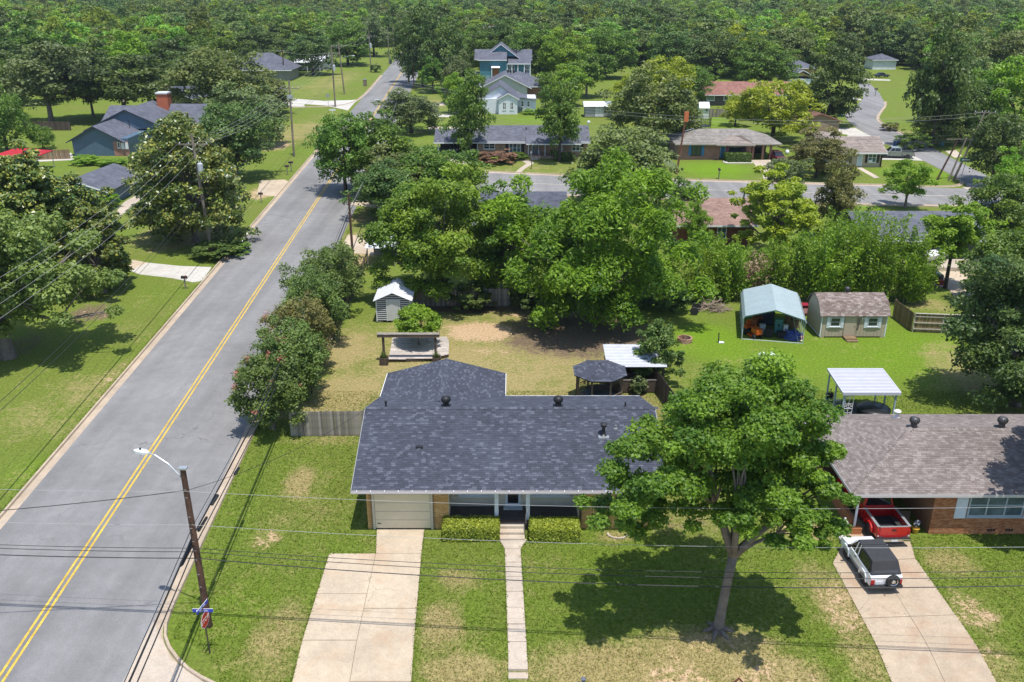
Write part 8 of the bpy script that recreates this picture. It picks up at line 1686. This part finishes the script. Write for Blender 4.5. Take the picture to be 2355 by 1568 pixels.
big_tree('tree leaning over the grey roofed house from the right edge', 2480, 1240, 690, 330, 310, L_DARK, 35200, .172, .8, zlo=.2)
big_tree('thin light tree with bare trunk beside the green sedan', 2172, 662, 468, 125, 311, L_BRIGHT, 14400, .187, .8, fork=.45, r0=.2, zlo=.4, lump=.3, shell=.3, bark=BARK_D)
big_tree('yellow green tree with open crown behind the bamboo', 1770, 600, 382, 185, 312, L_YELLOW, 27200, .187, .85, zlo=.08, lump=.28, cl=(.1, .2), bark=BARK)
big_tree('rounded small tree growing by the deck, over its back edge', 963, 800, 708, 100, 313, L_BRIGHT, 11000, .12, .8, fork=.35, r0=.09, zlo=.34, lump=.05, shell=.72, nc=90, cl=(.2, .3))
# bare branched little tree at the back fence
p = g(1152, 690); t = thing('bare_tree', 'small leafless grey tree in front of the back fence', 'tree', p); mb = MB(); rnd = random.Random(9); mb.tube([(0, 0, 0), (.05, 0, 1.2), (0, 0, 1.7)], [.1, .08, .07], 7)
for k in range(26):
    a_ = rnd.uniform(0, 6.28); e = Vector((math.cos(a_) * rnd.uniform(.3, 1.1), math.sin(a_) * rnd.uniform(.3, 1.1), rnd.uniform(2.2, 3.4))); mb.tube([(0, 0, 1.5), Vector((0, 0, 1.6)).lerp(e, .5) + Vector((0, 0, .15)), e], [.04, .025, .006], 5)
mb.build('trunk', DEADW, t)
# ---- bamboo screen behind the carport
def bamboo(label, cx, by, ty, wpx, seed, mat=L_BAMB, nl=6500):
    b = g(cx, by); h = zat(ty, b.y); w = wpx * depth(b.y, h * .5) / FPX; t = thing('bamboo_clump', label, 'bamboo', b); r2 = np.random.default_rng(seed); nst = 30; mb = MB(); pos = []; nn = []; tn = []
    for k in range(nst):
        a_, rr = r2.uniform(0, 6.28), w / 2 * r2.random() ** .5; x, y = rr * math.cos(a_), rr * .8 * math.sin(a_); hh = h * r2.uniform(.4, 1.08); lx, ly = x + r2.normal(0, .75), y + r2.normal(0, .75)
        mb.tube([(x, y, 0), (x * .9 + lx * .1, y * .9 + ly * .1, hh * .5), (lx, ly, hh)], [.03, .025, .008], 4); m = nl // nst; f = r2.uniform(.12, 1, m) ** .75; sp = .25 + .75 * f * (1.25 - f); q = r2.normal(size=(m, 3)) * np.array([1, 1, .35]) * (sp * .55)[:, None]
        P_ = np.stack([x + (lx - x) * f ** 2, y + (ly - y) * f ** 2, hh * f], 1) + q; P_[:, 2] -= np.hypot(q[:, 0], q[:, 1]) * .5; P_[:, 2] = np.maximum(P_[:, 2], .1); pos.append(P_); nn.append(r2.normal(size=(m, 3)) * .7 + q * .6 + np.array([0, 0, .45])); tn.append(r2.normal(.45, .12) + r2.normal(0, .15, m))
    pos = np.concatenate(pos); nn = np.concatenate(nn); nn /= np.linalg.norm(nn, axis=1)[:, None]; obj('foliage', leaf_mesh('foliage', pos, nn, r2.uniform(.6, 1.2, len(pos)) * .12, 1.5, np.concatenate(tn), mat), mat, t); stuff(mb.build('canes', M('bamboo_cane', (.2, .22, .08), .7, .3, 2), t))
for k, (cx, by, ty, wp, nm) in enumerate(((1612, 694, 572, 80, 'leftmost bamboo clump beside the pecan tree'), (1672, 688, 560, 84, 'second bamboo clump from the left, above the brush pile'), (1800, 688, 545, 88, 'bamboo clump straight behind the left half of the carport'), (1866, 690, 528, 86, 'bamboo clump straight behind the gap between carport and shed'), (1928, 688, 512, 88, 'tall bamboo clump behind the left end of the barn shed'), (1992, 688, 496, 92, 'tallest yellow green bamboo clump behind the barn shed'), (2052, 690, 506, 88, 'bamboo clump behind the right end of the barn shed'), (2098, 694, 552, 66, 'rightmost bamboo clump beside the slanting fence'), (1640, 662, 540, 84, 'back row bamboo clump behind the second one from the left'), (1900, 660, 488, 100, 'back row bamboo clump, yellow green, above the shed gap'), (1965, 655, 476, 100, 'back row bamboo clump, brightest, above the barn shed ridge'), (1740, 655, 560, 90, 'back row bamboo clump behind the dry grey canes'))): bamboo(nm, cx, by, ty, wp, 400 + k)
bamboo('patch of dry grey brown bamboo canes above the carport ridge', 1738, 684, 582, 66, 440, LEAF('dry_bamboo', (0.2061, 0.138, 0.0782), (0.4301, 0.322, 0.1955), .1, .05, .01), 3200)
# ---- row of ivy along the back fence and underbrush
for k, (cx, by, ty, wp, nm) in enumerate(((1085, 712, 655, 90, 'dark ivy mass on the back fence under the broad tree'), (1225, 712, 640, 110, 'dark underbrush at the foot of the pecan tree'), (930, 706, 640, 50, 'dark bush between the white shed and back fence'), (1545, 716, 650, 80, 'dark underbrush right of the pecan tree trunk'), (1462, 700, 640, 110, 'deep green underbrush behind the pecan tree'))): tree(nm, cx, by, ty, wp, 'bush', L_DARK, 'ivy_bush')
# ---- every other tree that stands apart: (label, foot x, foot y, top y, width, form, leaf)
T = [
 ('olive rounded oak beside the grey hip roof, left of the street',505,300,108,215,'round',L_OLIVE),('smaller olive tree hanging over the side road mouth',622,262,168,120,'round',L_OLIVE),('dark rounded tree below the olive oak on the left lawn',575,335,190,175,'round',L_GREYG),('dark bushy tree between the magnolia and left lawn',545,415,235,185,'round',L_DARK),
 ('dark oak with crooked trunk behind the brick chimney',290,275,128,215,'open',L_DARK),('bright green tree rising behind the crooked dark oak',298,205,80,125,'tall',L_BRIGHT),('grey green twisted tree left of the crooked dark oak',120,285,96,215,'open',L_GREYG),('dark tree at the upper left edge behind the board fence',45,240,100,180,'round',L_DARK),('light feathery tree at the left edge above the red canopy',18,352,186,130,'feather',L_OAK),('small light tree beside the red canopy and fence',100,345,290,60,'feather',L_OAK),
 ('grey green tree between crooked oak and slate house',215,270,150,110,'open',L_GREYG),('dark tree behind the leaning distant pole',420,200,95,120,'tall',L_DARK),('dark tall tree behind the grey gabled house roof',470,190,80,130,'tall',L_OAK),('dense tree right behind the grey hip roof',600,160,62,130,'round',L_DARK),('dense dark tree shading the white open carport',720,172,70,110,'round',L_DARK),('dark tree beside the distant left lawn, above the verge',800,150,50,120,'round',L_OAK),('tree behind the distant left verge bush',860,130,38,90,'tall',L_GREYG),('small round verge bush by the distant pole',864,166,146,26,'bush',L_DARK),
 ('dark oak at the right street edge where the cross street begins',795,445,262,165,'round',L_OAK),('second dark oak hanging over the street, right of the first',880,440,258,185,'round',L_OAK),('broad olive oak beside the ranch carport',925,480,338,180,'round',L_OLIVE),('broad dark oak on the cross street corner, in front of the carport',1000,478,338,190,'round',L_OAK),('lower dark oak shading the verge behind the brown pole',890,505,372,165,'round',L_DARK),('round tree around the dark lamp pole',945,305,205,140,'round',L_GREYG),('yellowish oak crown right of the corner oaks',1065,480,378,120,'round',L_BRIGHT),
 ('slender tree in front of the ranch house, left one of two',1082,366,178,104,'tall',L_OAK),('slender tree in front of the ranch house porch, right one of two',1286,372,183,122,'tall',L_OAK),('round olive tree on the near side of the cross street',1432,480,292,240,'round',L_OLIVE),('light tree right of the round olive tree',1535,540,405,110,'round',L_OAK),('small upright light tree in front of the pink roof',1598,575,470,62,'tall',L_BRIGHT),('dark tree with rusty leaves by the cross street verge',1915,550,372,118,'tall',L_RUST),('small pale tree beside the brick house drive end',1800,455,362,95,'open',L_GREYG),
 ('reddish crape tree in front of the small tan house',1876,408,300,128,'round',L_RUST),('small round tree on the cross street verge with bare trunk',2080,478,368,108,'open',L_BRIGHT),('dark tree at the right edge below the cross street',2292,560,405,165,'round',L_OAK),('low tree at the right end of the cross street',2345,480,330,120,'round',L_BRIGHT),('dark tree beside the guy wires on the right street corner',2278,425,262,150,'round',L_DARK),('bright green tree at the right edge above the corner',2325,330,130,170,'round',L_BRIGHT),('tall dark tree at the bend of the winding street',2140,340,62,155,'tall',L_DARK),('dark tree right of the bend of the winding street',2205,330,175,140,'round',L_DARK),('mid green tree behind the corner pole transformer',2160,335,220,110,'round',L_OLIVE),('green bush at the foot of the bank by the winding street',2095,345,300,70,'bush',L_OAK),('bush beside the shady bank drive',2130,320,282,60,'bush',L_BRIGHT),
 ('pale yellow green feathery tree behind the blue shuttered house',1775,325,180,205,'feather',L_YELLOW),('big dark tree with yellow top right of the white shed',1498,345,150,195,'round',L_OLIVE),('yellow topped tree behind the big dark one',1530,290,128,140,'round',L_YELLOW),('dark tree left of the winding street',1900,290,108,140,'round',L_DARK),('dark tree left of the pale distant roofs',1755,215,105,130,'round',L_OAK),('dark lone tree with visible trunk behind the striped shed',1348,224,122,100,'open',L_OAK),('bright bushy tree between the lone tree and teal house',1300,245,150,95,'round',L_BRIGHT),('small bushy tree beside the brick house with wide roof',1265,225,165,60,'round',L_OAK),
 ('dark cedar at the right edge of the far street',972,200,22,120,'tall',L_DARK),('second dark cedar right of the first, by the far street',1022,210,45,115,'tall',L_DARK),('olive tree in front of the dark cedars',1052,238,120,75,'round',L_GREYG),('light tree in front of the dark cedars by the street',995,215,130,70,'tall',L_OAK),('small light tree left of the white house',1050,262,168,70,'round',L_BRIGHT),('tree between dark cedars and the teal house',1085,170,60,90,'round',L_OAK),
 ('dark tree behind the teal house, left one',1150,160,40,110,'round',L_DARK),('dark tree behind the teal house, right one',1240,185,58,120,'round',L_OAK),('bright tree right behind the teal house porch',1300,190,70,110,'round',L_BRIGHT),('rounded tree behind the lone trunk tree',1390,180,62,130,'round',L_OAK),('yellow tree at the back of the long lawn strip',1480,150,85,90,'bush',L_YELLOW),('dark tree behind the yellow one at the lawn strip',1555,180,60,130,'round',L_DARK),('dark tree behind the red roofed house, left one',1640,200,72,130,'round',L_DARK),('dark tree behind the red roofed house, right one',1720,205,80,130,'round',L_OAK),('bright yellow green crown above the red roofed house',1690,180,60,120,'round',L_YELLOW),('tree behind the pale distant roofs',1810,165,62,130,'round',L_OLIVE),('dark tree over the end of the winding street',1925,180,75,90,'round',L_DARK),('tree right behind the bend tree, lighter',2210,240,90,130,'tall',L_OLIVE),('tree at the right edge far back, olive',2300,215,70,140,'round',L_OLIVE),('dark tree behind the distant pale house',2050,150,48,120,'tall',L_DARK),('small feathery tree on the bright back lawn',1690,290,215,70,'feather',L_YELLOW),('dark tree just left of the red brown pole',1560,330,225,80,'round',L_DARK),
 ('big bushy tree behind the white striped shed',1440,275,175,90,'round',L_YELLOW),
 ('dark oak filling the gap between the twisted tree and the far wood',200,215,90,140,'round',L_DARK),('broad dark crown behind the grey green twisted tree',85,190,70,150,'round',L_OAK),('round crown left of the leaning distant pole',345,190,85,130,'round',L_OAK),('dark round tree right of the leaning distant pole',455,225,110,120,'round',L_DARK),('mid green tree at the left edge over the dark fence',10,270,140,120,'round',L_OAK),('dark crown beside the first dark cedar',940,190,60,80,'tall',L_DARK),('dense crown above the right corner street',2250,300,165,120,'round',L_OAK),('round tree between the winding street and dense right crowns',2180,285,120,120,'round',L_DARK),('bushy tree right of the red roofed house',1745,275,190,80,'round',L_YELLOW),('bushy dark tree behind the tan garage',1850,280,190,110,'round',L_OAK),('leafy tree over the left end of the red roof',1590,250,150,90,'round',L_OAK),
]
for q in T: tree(q[0], *q[1:5], q[5], q[6])
B_T = [('round yellow green bush beside the low garage, upper one',262,438,398,52,L_YELLOW),('round yellow green bush beside the low garage, lower one',252,478,442,48,L_BRIGHT),('bright green shrub in front of the slate blue gable',200,378,356,62,L_BRIGHT),('low green shrub right of the bright one at the slate gable',262,380,364,70,L_BRIGHT),('dark shrub at the brick corner of the slate house',320,382,348,44,L_OAK),('purple leaved shrub bed before the ranch house',1142,374,346,86,L_PURP),('green hedge bush left of the purple shrub bed',1098,368,350,44,L_OAK),('green hedge bush right of the purple shrub bed',1190,366,350,50,L_OAK),('dark porch bush under the right ranch tree',1300,368,348,50,L_DARK),('red tinged shrub at the foot of the winding street bend',2045,300,280,40,L_RUST),('low shrubs beside the white house side wing',1228,262,250,50,L_BRIGHT),('red flowered bush under the reddish crape tree',1900,400,385,40,L_RUST),('dark ivy at the foot of the street side magnolia',500,590,552,110,L_DARK),('ground ivy right of the magnolia by the kerb',540,582,555,70,L_OAK)]
for q in B_T: tree(q[0], *q[1:5], 'bush', q[5], 'garden_bush')
# ---- the wood that closes the view: one mass
far_forms = []; LF = [L_FAR, LEAF('far_yellow_leaf', (.12, .19, .018), (.32, .4, .04), .35, .3, .02), LEAF('far_dark_leaf', (.05, .1, .022), (.16, .225, .045), .3, .35, .025), LEAF('far_olive_leaf', (.09, .135, .035), (.23, .285, .08), .3, .3, .02)]
for s_ in (501, 502, 503, 504):
    geo = crown_geo(s_, 5.2, 5.6, 4.4, 4.6, 70, 4800, .4, cl=(.15, .27), lump=.3, asp=.7, shell=.5); far_forms.append(crown_mesh('crown', .7, geo, LF[s_ - 501]))
fo = []
for k, (lab, cx, by, ty, wp) in enumerate((('rounded tree at the front of the far wood, above the grey hip roof',530,150,60,100),('rounded tree at the front of the far wood, far left',120,160,60,110),('rounded tree at the front of the far wood, above the lawn strip',1450,135,50,90),('rounded tree at the front of the far wood, above the winding street',1880,140,45,100))):
    b = g(cx, by); h = zat(ty, b.y); w = wp * depth(b.y, h * .6) / FPX; t = thing('wood_tree', lab, 'tree', b); t.scale = (w / 10, w / 10, h / 10); o = obj('crown', far_forms[k], LF[k], t); MB().tube([(0, 0, 0), (0, 0, 6)], [.3, .15], 6).build('trunk', BARK_D, t); fo.append(o)
bx = [-400, 200, 420, 560, 660, 900, 960, 1080, 1250, 1420, 1560, 1720, 1900, 2040, 2100, 2354, 2800]; byy = [200, 195, 165, 140, 118, 108, 108, 155, 172, 140, 165, 180, 150, 140, 170, 215, 225]
pts = []; sc = []; kd = []; Y = 215.0
while Y < 1500:
    stp = 8.6 if Y < 500 else (9.5 if Y < 900 else 12.5); X = -(Y * .64 + 45)
    while X < Y * .64 + 45:
        x, y = X + rng.uniform(-.45, .45) * stp, Y + rng.uniform(-.45, .45) * stp; dd = depth(y); fx = 1177 + FPX * x / dd; fy = 784 + FPX * (CAMH * CP - y * SP) / dd
        if fy < np.interp(fx, bx, byy) and not (y < 470 and abs(x - road_x(y)) < 11) and not (y < 345 and abs(fx - 2000) < 62):
            pts.append((x, y, 0)); big = rng.random() < .22; h = rng.uniform(.75, 1.35) * (1.35 if big else 1); ww = rng.uniform(.8, 1.4) * (1.5 if big else 1); sc.append((ww, ww * rng.uniform(.85, 1.2), h)); kd.append(int(rng.choice(4, p=(.4, .17, .25, .18)) if rng.random() < .5 else (int(x * .03 + 50) * 7 + int(y * .02) * 3) % 4))
        X += stp
    Y += stp * .92
me = bpy.data.meshes.new('far_wood'); me.from_pydata(pts, [], []); n = len(pts)
a_ = me.attributes.new('scl', 'FLOAT_VECTOR', 'POINT'); a_.data.foreach_set('vector', np.array(sc, np.float32).ravel()); a_ = me.attributes.new('kd', 'INT', 'POINT'); a_.data.foreach_set('value', np.array(kd, np.int32)); a_ = me.attributes.new('rot', 'FLOAT', 'POINT'); a_.data.foreach_set('value', rng.uniform(0, 6.28, n).astype(np.float32))
fw = bpy.data.objects.new('far_wood', me); COL.objects.link(fw); tag(fw, 'far wood of mixed green crowns closing the view to the horizon', 'wood', kind='stuff')
ng = bpy.data.node_groups.new('scatter_wood', 'GeometryNodeTree'); ng.interface.new_socket('Geometry', in_out='INPUT', socket_type='NodeSocketGeometry'); ng.interface.new_socket('Geometry', in_out='OUTPUT', socket_type='NodeSocketGeometry'); NN = ng.nodes; LL = ng.links
gi, go = NN.new('NodeGroupInput'), NN.new('NodeGroupOutput'); jn = NN.new('GeometryNodeJoinGeometry')
def na(nm, ty): q = NN.new('GeometryNodeInputNamedAttribute'); q.data_type = ty; q.inputs[0].default_value = nm; return q.outputs[0]
kda, sca, rta = na('kd', 'INT'), na('scl', 'FLOAT_VECTOR'), na('rot', 'FLOAT'); cx_ = NN.new('ShaderNodeCombineXYZ'); LL.new(rta, cx_.inputs[2]); e2r = NN.new('FunctionNodeEulerToRotation'); LL.new(cx_.outputs[0], e2r.inputs[0])
for k, o in enumerate(fo):
    cmp_ = NN.new('FunctionNodeCompare'); cmp_.data_type = 'INT'; cmp_.operation = 'EQUAL'; LL.new(kda, cmp_.inputs[2]); cmp_.inputs[3].default_value = k
    ip = NN.new('GeometryNodeInstanceOnPoints'); oi = NN.new('GeometryNodeObjectInfo'); oi.inputs[0].default_value = o; oi.inputs['As Instance'].default_value = True
    LL.new(gi.outputs[0], ip.inputs['Points']); LL.new(cmp_.outputs[0], ip.inputs['Selection']); LL.new(oi.outputs['Geometry'], ip.inputs['Instance']); LL.new(e2r.outputs[0], ip.inputs['Rotation']); LL.new(sca, ip.inputs['Scale']); LL.new(ip.outputs[0], jn.inputs[0])
LL.new(jn.outputs[0], go.inputs[0]); md = fw.modifiers.new('scatter', 'NODES'); md.node_group = ng
# ------------------------------------------------------------------ standing grass on the near lawns and along the edges
def inpoly(X, Y, poly):
    r = np.zeros(X.size, bool); n = len(poly)
    for i in range(n):
        (x0, y0), (x1, y1) = poly[i][:2], poly[(i + 1) % n][:2]; c = ((y0 > Y) != (y1 > Y)); r ^= c & (X < (x1 - x0) * (Y - y0) / (y1 - y0 + 1e-12) + x0)
    return r
def blades(name, X, Y, size, tlo, lab):
    n = X.size; dry, bare, lit, lush = ground_attrs(X, Y); a = np.clip((33.6 - Y) / 3.4, 0, 1); b_ = np.clip((X + 13.5) / 2.5, 0, 1); Z = -0.42 * (a * a * (3 - 2 * a)) * (b_ * b_ * (3 - 2 * b_))
    keep = rng.random(n) > np.clip(bare * .9 + lit * .7, 0, .95); X, Y, Z, dry = X[keep], Y[keep], Z[keep], dry[keep]; n = X.size; s = rng.uniform(.6, 1.3, n) * size
    nn = rng.normal(size=(n, 3)) * np.array([1, 1, .35]) + np.array([0, 0, .55]); nn /= np.linalg.norm(nn, axis=1)[:, None]; C = np.stack([X, Y, Z + s * .3], 1)
    m = LEAF('grass_blade', (.3, .255, .1), (.125, .2, .018), .3, 0, 0, .8, .1); o = obj(name, leaf_mesh(name, C, nn, s, 1.0, np.clip(1 - dry * .9 + rng.normal(0, .25, n), 0, 1), m), m); tag(o, lab, 'grass', kind='stuff')
n = 210000; X = rng.uniform(-17, 34, n); Y = 29.5 + 31 * rng.random(n) ** 1.25
ok = (X > road_x(Y) + 6.7) & ~inpoly(X, Y, DRV) & ~inpoly(X, Y, WLK) & ~inpoly(X, Y, NDR) & ~((X > -8.7) & (X < 8.4) & (Y > 41.9) & (Y < 57)) & ~((X > 18.4) & (Y > 41.6) & (Y < 50.8)) & ~((np.hypot(X + 17, Y - 29) < 4.5))
blades('lawn_grass', X[ok], Y[ok], .055, 0, 'short uneven grass of the near lawns')
ex_, ey_ = [], []
def edge(a, b, d=22, w=.045):
    L_ = math.hypot(b[0] - a[0], b[1] - a[1]); k = int(L_ * d); t = rng.random(k); ex_.append(a[0] + (b[0] - a[0]) * t + rng.normal(0, w, k)); ey_.append(a[1] + (b[1] - a[1]) * t + rng.normal(0, w, k))
for P_ in (DRV, WLK, NDR):
    for a, b in zip(P_, P_[1:] + P_[:1]): edge(a, b)
for Ya in range(25, 98, 3): edge((road_x(Ya) - 6.35, Ya), (road_x(Ya + 3) - 6.35, Ya + 3), 30, .1); edge((road_x(Ya + 14) + 6.4, Ya + 14), (road_x(Ya + 17) + 6.4, Ya + 17), 30, .1)
edge((-8.1, 42.2), (-7.8, 42.2)); edge((3.7, 42.25), (7.9, 42.25), 40); edge((23.2, 41.75), (34, 41.75), 40); edge((dk[0].x, dk[0].y), (dk[1].x, dk[1].y), 30); edge((-8.2, 42.4), (-8.2, 54), 30)
blades('edge_grass', np.concatenate(ex_), np.concatenate(ey_), .065, 0, 'ragged grass along kerbs, drives and walls')
# ------------------------------------------------------------------ the air: pale haze round the whole site
hz = MB().box(-3600, 3600, -500, 6100, -1.6, 33.0).build('haze', None)
hm = bpy.data.materials.new('summer_haze'); hm.use_nodes = True; hn = hm.node_tree.nodes; hn.clear()
ho = hn.new('ShaderNodeOutputMaterial'); hv = hn.new('ShaderNodeVolumePrincipled'); hv.inputs['Color'].default_value = (.72, .82, .95, 1); hv.inputs['Density'].default_value = .0001; hv.inputs['Anisotropy'].default_value = .2
hm.node_tree.links.new(hv.outputs[0], ho.inputs['Volume']); hz.data.materials.clear(); hz.data.materials.append(hm); hz['kind'] = 'stuff'
GROUPS = {'power_pole': 'power poles along the streets', 'utility_pole': 'utility poles along the streets', 'mailbox': 'mailboxes along the kerbs', 'wheelie_bin': 'wheelie bins put out by the houses', 'overhead_wire': 'overhead wires between the poles', 'tree': 'trees of the neighbourhood', 'garden_bush': 'garden bushes by the houses', 'ivy_bush': 'dark undergrowth below the central trees', 'bamboo_clump': 'bamboo clumps behind the carport', 'crape_myrtle': 'shrubs along the verge and yard', 'clipped_hedge': 'clipped hedges before the houses', 'board_fence': 'board fences between the yards', 'picket_fence': 'grey picket fences', 'wood_tree': 'front trees of the far wood', 'distant_grey_house': 'distant grey roofed houses', 'splice_case': 'splice cases on the verge cable', 'planter_box': 'planters under the timber beam', 'garden_tractor': 'orange garden tractors', 'parked_sedan': 'parked sedans', 'pickup_truck': 'parked pickup trucks', 'ranch_house': 'brick ranch houses', 'brick_house': 'red brick houses', 'metal_shed': 'white striped metal sheds'}
for o in COL.objects:
    k = o.name.split('.')[0]
    if o.parent is None and k in GROUPS: o['group'] = GROUPS[k]
